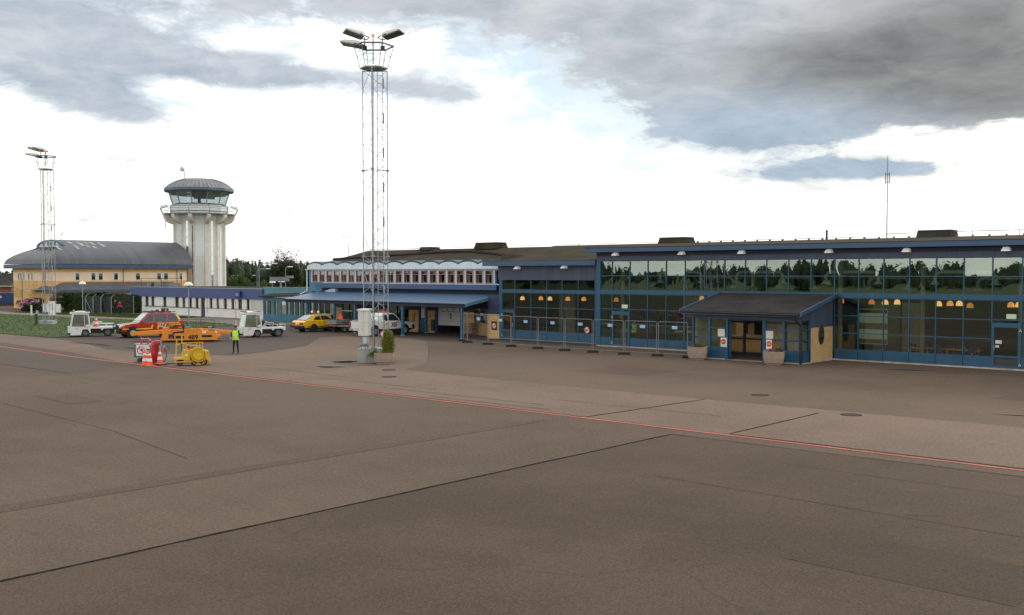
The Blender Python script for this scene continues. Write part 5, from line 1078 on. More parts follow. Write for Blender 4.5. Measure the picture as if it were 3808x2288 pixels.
# ---- airport baggage tractors
def swoosh(b, x, z, y, s, k=1.):
    for c, pts in ((ORANGE, [(-.28, .02), (.06, .10), (.0, .03)]), (YEL, [(-.1, .12), (.05, .14), (.3, .0), (.1, .03)]), (RED, [(-.02, -.13), (.02, -.02), (.3, .0), (.1, -.03)])):
        b.m(c); b.loft([[(x-q[0]*k, y, z+q[1]*k) for q in pts], [(x-q[0]*k, y-s*.004, z+q[1]*k) for q in pts]])
def tractor(loc, ang, label):
    t = thing('baggage_tractor', label, 'tractor', loc, H(ang), 'white baggage tractors with flat rear decks')
    W2 = .74
    # x=1.6 is the nose, -1.63 the tail
    low = [(1.6, .14), (1.6, .80), (.17, .80), (.17, .30), (.24, .30), (.36, .58), (.74, .58), (.86, .2), (.9, .14)]
    b = B().m(WHITE); b.ext(low[::-1], 'y', -W2, W2)
    b.box(1.6, 1.78, -W2+.1, W2-.22, .3, .80); b.ext([(.17, .62), (.17, .76), (-1.63, .76), (-1.63, .5), (-1.5, .5), (-1.35, .62), (-.78, .62), (-.7, .5), (-.6, .5), (-.55, .62)], 'y', -W2, W2)
    b.build('body', t, bevel=.025)
    b = B().m(WHITE)
    zt = 1.82
    for s in (-1, 1):
        y0, y1 = s*(W2-.06), s*W2
        for pts in ([(1.6, .8), (1.5, .8), (1.34, zt), (1.46, zt)], [(.62, .8), (.56, .8), (.6, zt), (.66, zt)], [(.28, .8), (.17, .8), (.3, zt), (.38, zt)], [(1.4, zt-.1), (.3, zt-.1), (.3, zt), (1.44, zt)], [(.58, .8), (.2, .8), (.2, .95), (.45, .95)]): b.ext(pts, 'y', min(y0, y1), max(y0, y1))
    b.ext([(1.52, zt), (.22, zt), (.2, zt+.12), (.9, zt+.16), (1.5, zt+.10)], 'y', -W2-.03, W2+.03); b.box(1.5, 1.62, -W2+.1, W2-.1, zt-.06, zt+.08); b.build('cab', t, bevel=.02)
    for s in (-1, 1):
        b = B().m(AUTOGL); b.ext([(1.48, .86), (.64, .86), (.66, zt-.12), (1.32, zt-.12)], 'y', s*(W2-.025)-.008, s*(W2-.025)+.008); b.build('door_glass', t)
        b = B().m(AUTOGL); b.ext([(.56, .9), (.46, .9), (.28, 1.1), (.36, zt-.12), (.6, zt-.12)], 'y', s*(W2-.025)-.008, s*(W2-.025)+.008); b.build('rear_quarter_glass', t)
        b = B().m(BLACK); pp = [(1.49, .84), (.62, .84), (.64, zt-.1), (1.33, zt-.1)]; b.tube([(x, s*(W2+.004), z) for x, z in pp], .014, 5, True); b.box(.5, .62, s*W2-.012, s*W2+.012, .74, .79); b.build('door_seal', t)
        b = B().m(DARK); text_on(b, '430', .10, (.36, s*(W2+.002), .765), s*pi/2); b.build('number_marking', t)
        b = B(); swoosh(b, 1.2, .62, s*(W2+.004), s, .62); b.build('emblem', t)
        b = B().m(DARK).box(1.78, 1.785, s*.4-.07-.06, s*.4+.07-.06, .52, .62); b.build('headlight', t)
    b = B().m(AUTOGL); b.loft([[(1.57, -.62, .82), (1.57, .62, .82), (1.43, .6, zt-.06), (1.43, -.6, zt-.06)], [(1.58, -.62, .82), (1.58, .62, .82), (1.44, .6, zt-.06), (1.44, -.6, zt-.06)]]); b.build('windscreen', t)
    b = B().m(BLACK); b.box(1.3, 1.5, -W2-.02, W2+.02, zt+.12, zt+.16); b.box(.25, .5, -W2-.02, W2+.02, zt+.13, zt+.17); b.box(.3, .9, -.5, .5, .8, 1.15); b.box(-1.5, .8, -.6, .6, .25, .6); b.box(1.6, 1.8, -W2+.1, W2-.22, .2, .3); b.build('trim', t)
    B().m(AMBER).cyl((1.35, .3, zt+.14), (1.35, .3, zt+.28), .06, n=10).build('beacon', t)
    for s in (-1, 1):
        b = B().m(WHITE); y = s*(W2-.03); b.tube([(.15, y, .78), (-.12, y, 1.0), (-1.6, y, .96), (-1.6, y, .7)], .024, 6); b.tube([(.1, y, .9), (-.1, y, 1.12), (-.62, y, 1.12), (-.75, y, 1.0)], .022, 6)
        for x in (-.42, -1.0): b.cyl((x, y, .76), (x, y, .98), .02, n=6)
        b.build('deck_rail', t)
        wheel(t, .55, s*.62, .29, .2, RIMD, 6); wheel(t, -1.07, s*.62, .33, .22, RIMD, 6)
    return t
t1 = tractor((-76.8, 37.35, 0), 246, 'white baggage tractor on the left with an orange cone on its deck')
t2 = tractor((-66.4, 45.8, 0), 249.5, 'white baggage tractor behind the man in the yellow vest, black bags on deck')
b = B().m(BLACK); b.sph((-.55, 0, .98), .3, 10, (1.2, 1.2, .7)); b.sph((-.05, .1, 1.02), .26, 10, (.9, 1, .9)); b.sph((-1.1, -.1, .95), .3, 10, (1.1, 1.3, .55))
o = b.build('black_bag', smooth=60); tag(o, 'black sacks lying on the deck of the second baggage tractor', 'bag'); o.location = t2.location; o.rotation_euler = t2.rotation_euler
# ---- yellow hatchback
YCAR = pm('airport_yellow_paint', (.88, .50, .006), .3, coat=.8, var=.05)
yc = thing('yellow_car', 'old yellow hatchback with amber roof light parked by the canopy', 'car', (-69.15, 53.5, 0), H(90))
b = B().m(YCAR); shell(b, [(-2.25, .36), (-2.33, .55), (-2.3, .86), (-2.12, .98), (-1.4, .97), (.95, .94), (1.5, .90), (2.2, .74), (2.32, .55), (2.25, .36)], .84)
Yy = cabin(b, [(-2.02, .93), (-1.12, 1.36), (-.75, 1.43), (.0, 1.42), (.28, 1.36), (.92, .92)], .80, .60); b.build('body', yc, smooth=38, bevel=.02)
b = B().m(AUTOG)
for pts in ([(-1.25, 1.0), (-.98, 1.28), (-.55, 1.34), (-.5, 1.0)], [(-.42, 1.0), (-.47, 1.34), (.05, 1.34), (.25, 1.28), (.62, 1.0)]): side(b, Yy, pts)
b.build('side_glass', yc)
b = B().m(pm('rear_screen', (.30, .32, .33), .12, spec=.8)).loft([[(-1.9, -.62, 1.02), (-1.9, .62, 1.02), (-1.16, .5, 1.38), (-1.16, -.5, 1.38)], [(-1.93, -.62, 1.03), (-1.93, .62, 1.03), (-1.18, .5, 1.39), (-1.18, -.5, 1.39)]]); b.m(AUTOG).loft([[(.3, -.52, 1.36), (.3, .52, 1.36), (.86, .66, .99), (.86, -.66, .99)], [(.32, -.52, 1.37), (.32, .52, 1.37), (.89, .66, 1.0), (.89, -.66, 1.0)]]); b.build('rear_screen', yc)
b = B().m(BLACK); shell(b, [(-2.2, .36), (-2.48, .40), (-2.48, .54), (-2.25, .58)], .85, .1); shell(b, [(2.2, .36), (2.46, .40), (2.46, .54), (2.2, .58)], .84, .1); b.box(-1.95, 1.95, -.845, .845, .44, .50); b.box(-2.0, 2.0, -.78, .78, .22, .38); b.box(-2.05, -1.9, -.64, .64, .985, 1.01)
for s in (-1, 1): b.box(-1.5, -1.1, s*.835-.008, s*.835+.008, .86, .90); b.box(-.3, -.1, s*.845-.01, s*.845+.01, .84, .87)
b.build('bumper', yc)
for s in (-1, 1):
    B().m(REDL).box(-2.345, -2.25, s*.52-.24, s*.52+.24, .64, .80).build('tail_light', yc)
    for x in (1.25, -1.27): wheel(yc, x, s*.76, .31, .2, RIMM, 8); B().m(BLACK).cyl((x, s*.7, .33), (x, s*.848, .33), .38, n=18).build('wheel_arch', yc)
B().m(PLATE).box(-2.36, -2.34, -.25, .25, .64, .76).build('number_plate', yc)
b = B().m(DARK)
for x in (-.7, -.25): b.tube([(x, -.62, 1.38), (x, -.6, 1.52), (x, .6, 1.52), (x, .62, 1.38)], .025, 6)
b.build('roof_rack', yc); b = B().m(OFFW)
b.m(REDL).box(-.6, -.44, -.08, .08, 1.55, 1.72); b.m(WHITE).sph((-.5, -.42, 1.64), .12, 8); b.sph((-.5, .42, 1.64), .12, 8); b.build('beacon', yc)
# ---- white pickup 305
pk = thing('pickup_truck', 'white pickup truck numbered 305 half under the blue canopy', 'pickup', (-61.15, 53.55, 0), H(89))
b = B().m(WHITE); shell(b, [(-.72, .48), (-.75, 1.12), (.95, 1.10), (1.5, 1.08), (2.3, .98), (2.48, .8), (2.5, .5)], .88)
shell(b, [(-2.6, .52), (-2.62, 1.14), (-.78, 1.14), (-.76, .52)], .88, .02)
Yp = cabin(b, [(-.74, 1.08), (-.70, 1.6), (-.55, 1.76), (.35, 1.77), (.62, 1.7), (1.3, 1.08)], .84, .66); b.build('body', pk, smooth=38, bevel=.02)
b = B().m(DARK).box(-2.5, -.9, -.76, .76, 1.1, 1.145); b.build('load_bed', pk)
b = B().m(AUTOG); 
for pts in ([(-.62, 1.16), (-.62, 1.58), (-.22, 1.66), (-.18, 1.16)], [(-.08, 1.16), (-.1, 1.66), (.4, 1.67), (.6, 1.6), (1.0, 1.16)]): side(b, Yp, pts)
b.build('side_glass', pk); b = B().m(AUTOGL); b.loft([[(-.745, -.6, 1.2), (-.745, .6, 1.2), (-.70, .56, 1.62), (-.70, -.56, 1.62)], [(-.76, -.6, 1.2), (-.76, .6, 1.2), (-.715, .56, 1.62), (-.715, -.56, 1.62)]]); b.m(AUTOG).loft([[(.66, -.56, 1.69), (.66, .56, 1.69), (1.24, .72, 1.14), (1.24, -.72, 1.14)], [(.69, -.56, 1.7), (.69, .56, 1.7), (1.27, .72, 1.15), (1.27, -.72, 1.15)]]); b.build('windscreen', pk)
b = B().m(WHITE); b.tube([(-1.0, -.75, 1.14), (-.85, -.7, 1.5), (-.85, .7, 1.5), (-1.0, .75, 1.14)], .035, 6); b.tube([(-2.5, -.8, 1.2), (-1.0, -.8, 1.24)], .025, 5); b.tube([(-2.5, .8, 1.2), (-1.0, .8, 1.24)], .025, 5); b.build('roll_bar', pk)
b = B().m(STEEL); shell(b, [(-2.55, .4), (-2.76, .44), (-2.76, .58), (-2.6, .62)], .84, .1); b.m(BLACK); shell(b, [(2.35, .4), (2.58, .44), (2.58, .78), (2.3, .84)], .9, .1); b.box(-2.4, 2.3, -.8, .8, .32, .5); b.build('bumper', pk)
for s in (-1, 1):
    B().m(REDL).box(-2.66, -2.5, s*.83-.07, s*.83+.07, .72, 1.10).build('tail_light', pk)
    B().m(LAMPG).box(2.3, 2.5, s*.72-.14, s*.72+.14, .78, .94).build('headlight', pk, bevel=.03)
    for x in (1.55, -1.54): wheel(pk, x, s*.80, .37, .24, RIMM, 6); B().m(BLACK).cyl((x, s*.75, .42), (x, s*.888, .42), .46, n=20).build('wheel_arch', pk)
    B().m(BLACK).box(1.0, 1.12, s*.98-.1, s*.98+.1, 1.12, 1.26).build('mirror', pk, bevel=.02)
    b = B().m(BLACK); text_on(b, '305', .50, (.42, s*.886, .82), s*pi/2, sx=.85, bold=.012); b.box(.72, .95, s*.884-.003, s*.884+.003, 1.04, 1.06); b.build('number_marking', pk); b = B(); swoosh(b, -.32, .88, s*.888, s, 1.); b.build('emblem', pk)
B().m(PLATE).box(-2.775, -2.76, -.25, .25, .45, .56).build('number_plate', pk); B().m(REDL).box(.0, .25, -.45, .45, 1.78, 1.93).build('beacon', pk, bevel=.03)
# ---- small flatbed utility truck
UBEI = pm('utility_beige', (.50, .47, .40), .5)
ut = thing('utility_truck', 'small open flatbed utility truck with a red triangle, beside the yellow car', 'utility truck', (-66.55, 54.3, 0), H(90))
b = B().m(UBEI); b.ext([(1.45, .3), (1.4, .95), (.2, .95), (.2, .62), (-1.3, .62), (-1.3, .5), (.1, .4), (.3, .28)], 'y', -.62, .62); b.build('body', ut, bevel=.03)
b = B().m(GREY); b.box(-1.62, .0, -.66, .66, .82, .86)
for x0, x1, y0, y1 in ((-1.62, .0, -.66, -.62), (-1.62, .0, .62, .66), (-1.66, -1.62, -.66, .66), (-.04, .0, -.62, .62)): b.box(x0, x1, y0, y1, .72, 1.05)
b.build('load_bed', ut)
b = B().m(UBEI); b.ext([(1.05, 1.72), (.0, 1.74), (.0, 1.80), (1.02, 1.78)], 'y', -.62, .62); b.m(DARK)
for s in (-1, 1): b.tube([(1.4, s*.58, .95), (1.0, s*.58, 1.72)], .035, 6); b.tube([(.1, s*.58, .9), (.1, s*.58, 1.74)], .06, 6); b.tube([(.62, s*.58, .95), (.6, s*.58, 1.72)], .03, 6)
b.build('cab_frame', ut); b = B().m(AUTOGL).loft([[(1.38, -.55, .98), (1.38, .55, .98), (1.02, .55, 1.7), (1.02, -.55, 1.7)], [(1.39, -.55, .98), (1.39, .55, .98), (1.03, .55, 1.7), (1.03, -.55, 1.7)]]); b.build('windscreen', ut)
for s in (-1, 1):
    for x in (-.75, 1.0): wheel(ut, x, s*.55, .25, .18, RIMM, 6)
    B().m(REDL).box(-1.5, -1.45, s*.45-.06, s*.45+.06, .5, .6).build('tail_light', ut)
b = B().m(pm('warning_triangle', (.85, .06, .02), .5, emit=(1, .08, .03), es=.15)); b.loft([[(-.7, y, z) for y, z in ((.18, 1.07), (-.22, 1.07), (-.26, 1.2), (-.1, 1.5), (.06, 1.5), (.22, 1.2))], [(-.66, y, z) for y, z in ((.18, 1.07), (-.22, 1.07), (-.26, 1.2), (-.1, 1.5), (.06, 1.5), (.22, 1.2))]]); b.build('warning_triangle', ut)
# ---- orange belt loader 489
OLOAD = pm('loader_orange', (.82, .27, .008), .42, coat=.4, var=.08, scale=3); MARO = pm('rail_maroon', (.11, .012, .014), .5)
ld = thing('belt_loader', 'orange belt loader numbered 489 with maroon handrail and a long conveyor', 'belt loader', (-65.75, 39.3, 0), H(231.5))
b = B().m(OLOAD)
b.ext([(1.98, .13), (1.88, .55), (1.82, 1.05), (1.46, 1.05), (1.45, .22), (1.06, .22), (1.02, .62), (.36, .62), (.36, .98), (-.85, .98), (-.86, .80), (-1.78, .76), (-1.86, .62), (-1.9, .13)][::-1], 'y', .25, .98)
b.box(-1.9, 1.98, -.95, .25, .13, .5); b.ext([(-1.88, .2), (-2.15, .42), (-2.2, .5), (-1.88, .5)], 'y', .35, .9); b.build('body', ld, bevel=.02)
b = B().m(BLACK); b.box(.36, .95, .97, .985, .26, .46); b.box(-1.56, -.84, .97, .985, .34, .5); b.box(-1.5, 1.5, -.8, .8, .02, .14); b.build('vent_grille', ld)
b = B().m(BLACK); b.obox((.75, .55, .70), (.75, .5, .1), 0, R(4)); b.obox((.42, .55, .98), (.12, .5, .55), 0, R(14)); b.m(DARK).tube([(1.3, .6, .95), (1.5, .6, 1.08)], .02, 5); b.tube([(1.33+.14*cos(k*pi/6)*.5, .6+.18*sin(k*pi/6), 1.08+.07*cos(k*pi/6)) for k in range(12)], .02, 5, True); b.build('driver_seat', ld, bevel=.02)
b = B().m(pm('black_tarpaulin', (.03, .032, .035), .45, bump=.3, bscale=6)); b.add([(.36, .99, .99), (.1, 1.0, .99), (-.35, 1.0, .72), (-.62, 1.0, .98), (-.5, .6, 1.08), (-.1, .55, 1.14), (.3, .6, 1.12), (.36, .2, 1.02), (-.55, .2, 1.0)], [(0, 1, 5, 6), (1, 2, 5), (2, 3, 4, 5), (0, 6, 7), (6, 5, 8, 7), (5, 4, 8)]); b.build('tarpaulin', ld, smooth=60)
B().m(GREY).box(-1.72, -1.3, .3, .85, .77, .93).build('battery_box', ld, bevel=.03); B().m(WHITE).box(-1.15, -.9, .975, .99, .62, .78).build('notice', ld)
b = B().m(BLACK); text_on(b, '489', .46, (-.25, .982, .34), pi/2, bold=.014); b.build('number_marking', ld)
b = B().m(OLOAD)
for y0, y1 in ((-.92, -.82), (-.12, -.02)):
    b.ext([(4.15, .44), (4.15, .68), (2.0, .84), (-1.0, .90), (-2.95, .68), (-2.95, .44), (-1.0, .68), (1.6, .62), (2.3, .52)], 'y', y0, y1)
cv = b.build('conveyor', ld, bevel=.015); b = B().m(BLACK); b.loft([[(x, y, z) for y in (-.82, -.12) for z in ((zz-.1, zz) if y < -.5 else (zz, zz-.1))] for x, zz in ((4.1, .62), (2.0, .79), (-1.0, .85), (-2.9, .63))]); b.build('belt', cv)
B().m(ORANGE).box(-2.97, -2.7, -.02, .0, .52, .62).build('marker_lamp', cv)
b = B().m(MARO); b.box(-1.55, 1.95, -.98, -.93, .86, .99)
b.m(MARO); hp = [(-1.5, -.95), (-.55, -.95), (.4, -.95), (1.2, -.95)]
for x, y in hp: b.cyl((x, y, .9), (x, y, 1.5), .022, n=5)
b.tube([(-1.5, -.95, 1.48), (.4, -.95, 1.56), (1.2, -.95, 1.56)], .022, 5); b.tube([(-1.5, -.95, 1.22), (.4, -.95, 1.26), (1.2, -.95, 1.26)], .018, 5); b.m(FYEL)
for x in (-1.2, .9, 2.0): b.box(x-.13, x+.13, -.92, -.915, .95, 1.0)
b.build('handrail', ld)
for x in (1.3, -1.2):
    for s in (-1, 1): wheel(ld, x, s*.68, .27, .2, RIMD, 6)
# ---- yellow ground power cart
GY = pm('cart_yellow', (.72, .44, .012), .45, coat=.3, var=.1, scale=3)
gp = thing('hose_cart', 'yellow wheeled service cart with a coiled yellow hose and upright tow bar', 'cart', (-48.55, 29.0, 0), H(244)); gp.scale = (.92,)*3
b = B().m(GY); b.ext([(.46, .3), (.46, .92), (.0, .92), (-.62, .86), (-.95, .84), (-.98, .5), (-1.1, .18), (-1.0, .14), (-.85, .3)][::-1], 'y', -.4, .36); b.box(.42, .95, -.4, .42, .36, .48); b.box(.0, .9, -.42, .44, .2, .27); b.m(DARK).box(.46, .6, -.3, .3, .22, .36); b.build('body', gp, bevel=.02)
b = B().m(GY)
for k in range(7): r = .385+.018*(k % 3); dx, dz = rnd.uniform(-.03, .03), rnd.uniform(-.04, .02); b.tube([(-.36+dx+r*cos(a*pi/16), .40+.022*k, .66+dz+r*1.03*sin(a*pi/16)) for a in range(32)], .017, 6, True)
b.tube([(.0, .5, .5), (-.05, .54, .2), (-.3, .55, .05), (-.6, .54, .1), (-.72, .5, .4)], .017, 6); b.build('coiled_hose', gp, smooth=60)
b = B().m(GY).cyl((-.36, .36, .66), (-.36, .44, .66), .33, n=24); b.m(BLACK).box(-.08, -.03, .44, .47, .8, .93); b.box(.02, .1, .36, .42, .36, .56); b.build('hose_reel', gp)
b = B().m(GY)
for x in (.44, .26, .08): b.cyl((x, .34, .92), (x, .34, 1.28), .014, n=5); b.cyl((x, -.38, .92), (x, -.38, 1.28), .014, n=5)
for x in (-.35, -.5, -.66): b.cyl((x, -.38, .86), (x, -.38, 1.3), .014, n=5)
b.tube([(.44, .34, 1.28), (.08, .34, 1.2), (-.3, .34, 1.18)], .018, 5); b.tube([(.44, .34, 1.28), (.44, -.38, 1.28), (-.66, -.38, 1.3), (-.66, .2, 1.28)], .018, 5); b.tube([(.44, -.38, 1.1), (-.66, -.38, 1.1)], .014, 5); b.m(BLACK).sph((.1, -.1, 1.0), .13, 8); b.m(ORANGE).box(.1, .3, -.05, .2, .92, 1.0); b.build('cage', gp)
b = B().m(GY); b.cyl((.86, 0, .35), (.8, 0, 1.5), .035, n=8); b.tube([(.8, 0, 1.1), (.72, .1, 1.28), (.66, .2, 1.28), (.72, .25, 1.2)], .02, 6); b.build('tow_bar', gp)
b = B().m(BLACK); text_on(b, '1', .16, (-.9, .37, .7), pi/2); b.m(PLATE).box(.2, .36, .365, .372, .58, .68); b.build('number_marking', gp)
wheel(gp, .64, .24, .17, .12, RIMR, 4); wheel(gp, .64, -.24, .17, .12, RIMR, 4)
for s in (-1, 1): wheel(gp, -.67, s*.34, .2, .12, RIMR, 4); wheel(gp, -.12, s*.3, .13, .1, RIMR, 4)
# ---- grey trolley with a no-entry board, red covered extinguisher unit, cones
rz0 = R(41.5)
tr = thing('sign_trolley', 'grey wheeled trolley carrying a white prohibition board and red posts', 'trolley', (-52.18, 28.29, 0), rz0+R(-4))
b = B().m(pm('trolley_grey', (.13, .14, .14), .6)); b.box(-.55, .48, -.12, .45, .33, .98); b.m(GALV).box(-.57, .5, -.14, .47, .98, 1.02); b.box(-.57, -.5, -.14, .47, .30, .33); b.box(-.57, .5, .0, .1, .24, .33); b.build('box', tr, bevel=.01)
b = B().m(WHITE).box(-.40, .47, -.15, -.125, .35, .97); bd = b.build('board', tr)
b = B().m(RED); c_ = (-.12, -.16, .67); b.tube([(c_[0]+.20*cos(k*pi/14), -.16, c_[2]+.20*sin(k*pi/14)) for k in range(28)], .022, 4, True); b.obox((c_[0], -.165, c_[2]), (.38, .006, .035), 0, R(45)); b.m(DARK).sph((-.08, -.15, .68), .07, 8, (1.2, .2, 1)); b.box(.18, .42, -.155, -.15, .66, .74); b.box(.18, .38, -.155, -.15, .56, .60); b.box(.18, .4, -.155, -.15, .46, .50); b.box(.34, .45, -.155, -.15, .86, .93); b.build('prohibition_sign', bd)
B().m(RED).box(-.2, -.11, -.05, .05, 1.02, 1.34).build('post', tr); B().m(RED).box(.17, .26, -.05, .05, 1.02, 1.34).build('post', tr)
b = B()
ch = [(-.16, 1.33), (-.02, 1.30), (.1, 1.30), (.22, 1.34), (.34, 1.27), (.46, 1.16), (.58, 1.06)]
for i in range(len(ch)-1):
    for q in range(2):
        a0, a1 = [tuple(Vector((ch[i][0], -.06, ch[i][1])).lerp(Vector((ch[i+1][0], -.06, ch[i+1][1])), f)) for f in (q/2, (q+1)/2)]
        b.m(RED if q else WHITE); b.cyl(a0, a1, .02, n=5)
b.build('chain', tr)
for x in (-.3, .3):
    for y in (0, .35): wheel(tr, x, y if y else -.02, .11, .07, RIMD, 4)
RTARP = pm('red_tarpaulin', (.50, .015, .015), .42, bump=.6, bscale=7)
ex = thing('extinguisher_trolley', 'fire extinguisher trolley under a bulging red cover, steel frame and hose', 'extinguisher trolley', (-51.03, 28.39, 0), rz0)
b = B().m(RTARP); q = random.Random(4)
b.loft([[((.24+.05*q.uniform(-1, 1))*f*cos(k*pi/7)+dx, (.22+.04*q.uniform(-1, 1))*f*sin(k*pi/7), z) for k in range(14)] for z, f, dx in ((.1, .75, -.16), (.3, 1.0, -.15), (.55, 1.05, -.15), (.8, .95, -.13), (1.0, .95, -.05), (1.15, .98, .0), (1.24, .6, .02), (1.27, .1, .02))]); b.build('cover', ex, smooth=70)
b = B().m(GALV); b.tube([(.0, -.1, 1.22), (.25, -.1, 1.24), (.27, -.1, 1.15), (.22, -.1, .1)], .028, 6); b.box(.12, .3, -.1, .1, .75, .95); b.cyl((.38, 0, .78), (.38, 0, .95), .09, n=10); b.m(DARK).cyl((.1, -.05, .1), (.1, -.05, .9), .08, n=10); b.box(-.2, .35, -.2, .2, .04, .1); b.m(RED).cyl((.42, -.05, .62), (.42, -.05, .78), .05, n=8); b.build('frame', ex)
b = B().m(BLACK); b.tube([(.4, -.05, .85), (.55, -.1, .7), (.56, -.1, .4), (.48, -.1, .15), (.3, -.1, .08)], .022, 6); b.tube([(.45, 0, .85), (.62, 0, .95), (.72, .0, .9), (.6, 0, .7)], .012, 5); b.tube([(.3, -.3, .03), (.9, -.45, .03), (1.6, -.3, .03), (2.3, .2, .03)], .02, 5); b.build('hose', ex)
for y in (-.2, .2): wheel(ex, .15, y, .12, .06, RIMD, 4)
def cone(loc, label):
    t = thing('traffic_cone', label, 'traffic cone', loc, rnd.uniform(0, 1.5), 'orange and white traffic cones')
    b = B().m(ORANGE).loft([[(sx*.21, sy*.21, 0) for sx, sy in ((-1, -1), (1, -1), (1, 1), (-1, 1))], [(sx*.2, sy*.2, .04) for sx, sy in ((-1, -1), (1, -1), (1, 1), (-1, 1))]])
    rr = lambda z: .165-.13*(z-.04)/.76
    b.lathe([(rr(z), z) for z in (.04, .22)], n=14, cap=False); b.lathe([(rr(z), z) for z in (.38, .54)], n=14, cap=False); b.lathe([(rr(.64), .64), (rr(.8), .8), (.01, .81)], n=14, cap=False); b.build('cone_body', t, smooth=50)
    for z0, z1 in ((.22, .38), (.54, .64)): B().m(WHITE).lathe([(rr(z0)+.003, z0), (rr(z1)+.003, z1)], n=14, cap=False).build('reflective_band', t, smooth=50)
    return t
cone((-50.47, 27.39, 0), 'left one of the two paired orange cones in front of the trolley board'); cone((-50.07, 27.44, 0), 'right one of the two paired orange cones, by the red cover'); cone((-50.05, 28.02, .05), 'orange cone standing alone on a black base in front of the extinguisher trolley')
tag(B().m(BLACK).lathe([(.42, .0), (.42, .05), (.05, .05)], (-50.05, 28.02, .01), 16).build('cone_base'), 'round black rubber base under the single orange cone', 'base')
M_ = Matrix.Translation(t1.location) @ Matrix.Rotation(t1.rotation_euler.z, 4, 'Z'); p = M_ @ Vector((-.25, .2, .77)); cone(tuple(p), 'orange cone riding on the deck of the left baggage tractor')
b = B().m(FYEL).cyl((0, 0, .9), (0, 0, 1.35), .03, n=6); b.m(BLACK).cyl((0, 0, .45), (0, 0, .9), .031, n=6); b.m(FYEL).cyl((0, 0, .1), (0, 0, .45), .03, n=6); b.m(DARK).lathe([(.2, 0), (.18, .1), (.03, .12)]); o = b.build('striped_pole'); o.location = (-52.2, 30.6, 0); tag(o, 'thin yellow and black striped pole behind the red cover', 'pole')
# ---- parked things far left
BOXB = pm('container_blue', (.012, .035, .13), .5)
b = B().m(BOXB).box(-2.6, 2.6, -1.2, 1.2, .35, 1.95); b.m(DARK).box(-2.5, 2.5, -1.1, 1.1, .1, .35); b.m(OFFW).box(-.1, .25, -1.21, -1.2, 1.2, 1.5); o = b.build('skip_container', bevel=.03); o.location = (-160.5, 64.2, 0); o.rotation_euler = (0, 0, rz0); tag(o, 'dark blue container at the left edge in front of the red house', 'container')
wc = thing('white_car', 'white car at the left edge with only its bonnet in view', 'car', (-152.2, 56.2, 0), rz0)
b = B().m(WHITE); shell(b, [(-1.9, .35), (-1.95, .8), (-1.5, .9), (1.1, .9), (1.8, .72), (1.95, .5), (1.9, .3)], .84); Yw_ = cabin(b, [(-1.6, .88), (-1.2, 1.4), (.1, 1.42), (.9, .88)], .8, .62); b.build('body', wc, smooth=38); b = B().m(AUTOG); side(b, Yw_, [(-1.3, .95), (-1.05, 1.33), (.05, 1.35), (.65, .95)]); b.build('side_glass', wc)
for x in (1.2, -1.2):
    for s in (-1, 1): wheel(wc, x, s*.75, .3, .2)
rh = thing('brick_house', 'low red brick house with a dark roof at the far left edge', 'house', (-172, 68, 0), rz0)
b = B().m(brick('red_brick', (.32, .08, .045), (.3, .2, .15))).box(-8, 6.4, 0, 8, -.2, 2.9); b.build('wall', rh); B().m(FELT).loft([[(-8.6, -.7, 2.9), (7.0, -.7, 2.9), (7.0, 8.7, 2.9), (-8.6, 8.7, 2.9)], [(-6, 3.5, 4.6), (4.2, 3.5, 4.6), (4.2, 4.5, 4.6), (-6, 4.5, 4.6)]]).build('roof', rh); B().m(OFFW).box(-8.6, 7, -.74, -.7, 2.78, 2.9).build('eave_board', rh); B().m(DARK).box(3.0, 5.0, -.03, 0, 1.0, 2.2).build('window', rh)

# ------------------------------------------------------------------ people
SKIN = pm('skin', (.42, .24, .17), .6, var=.08)
def skin_body(name, joints, edges, cols, parent=None, root=0):
    """one continuous body grown from joints with radii; cols: list of (test(center), material)"""
    me = bpy.data.meshes.new(name); me.from_pydata([j[:3] for j in joints], edges, [])
    o = bpy.data.objects.new(name, me); COL.objects.link(o)
    md = o.modifiers.new('Skin', 'SKIN'); md.use_smooth_shade = True
    for i, sv in enumerate(me.skin_vertices[0].data):
        r = joints[i][3]; sv.radius = (r, joints[i][4] if len(joints[i]) > 4 else r); sv.use_root = (i == root)
    o.modifiers.new('Sub', 'SUBSURF').levels = 1
    dg = bpy.context.evaluated_depsgraph_get(); dg.update(); m2 = bpy.data.meshes.new_from_object(o.evaluated_get(dg))
    bpy.data.objects.remove(o); o = bpy.data.objects.new(name, m2); COL.objects.link(o); m2.name = name
    m2.materials.clear(); mats = []
    for _, m in cols:
        if m not in mats: mats.append(m); m2.materials.append(m)
    for pz in m2.polygons:
        pz.use_smooth = True
        for f, m in cols:
            if f(pz.center): pz.material_index = mats.index(m); break
    if parent: o.parent = parent
    return o
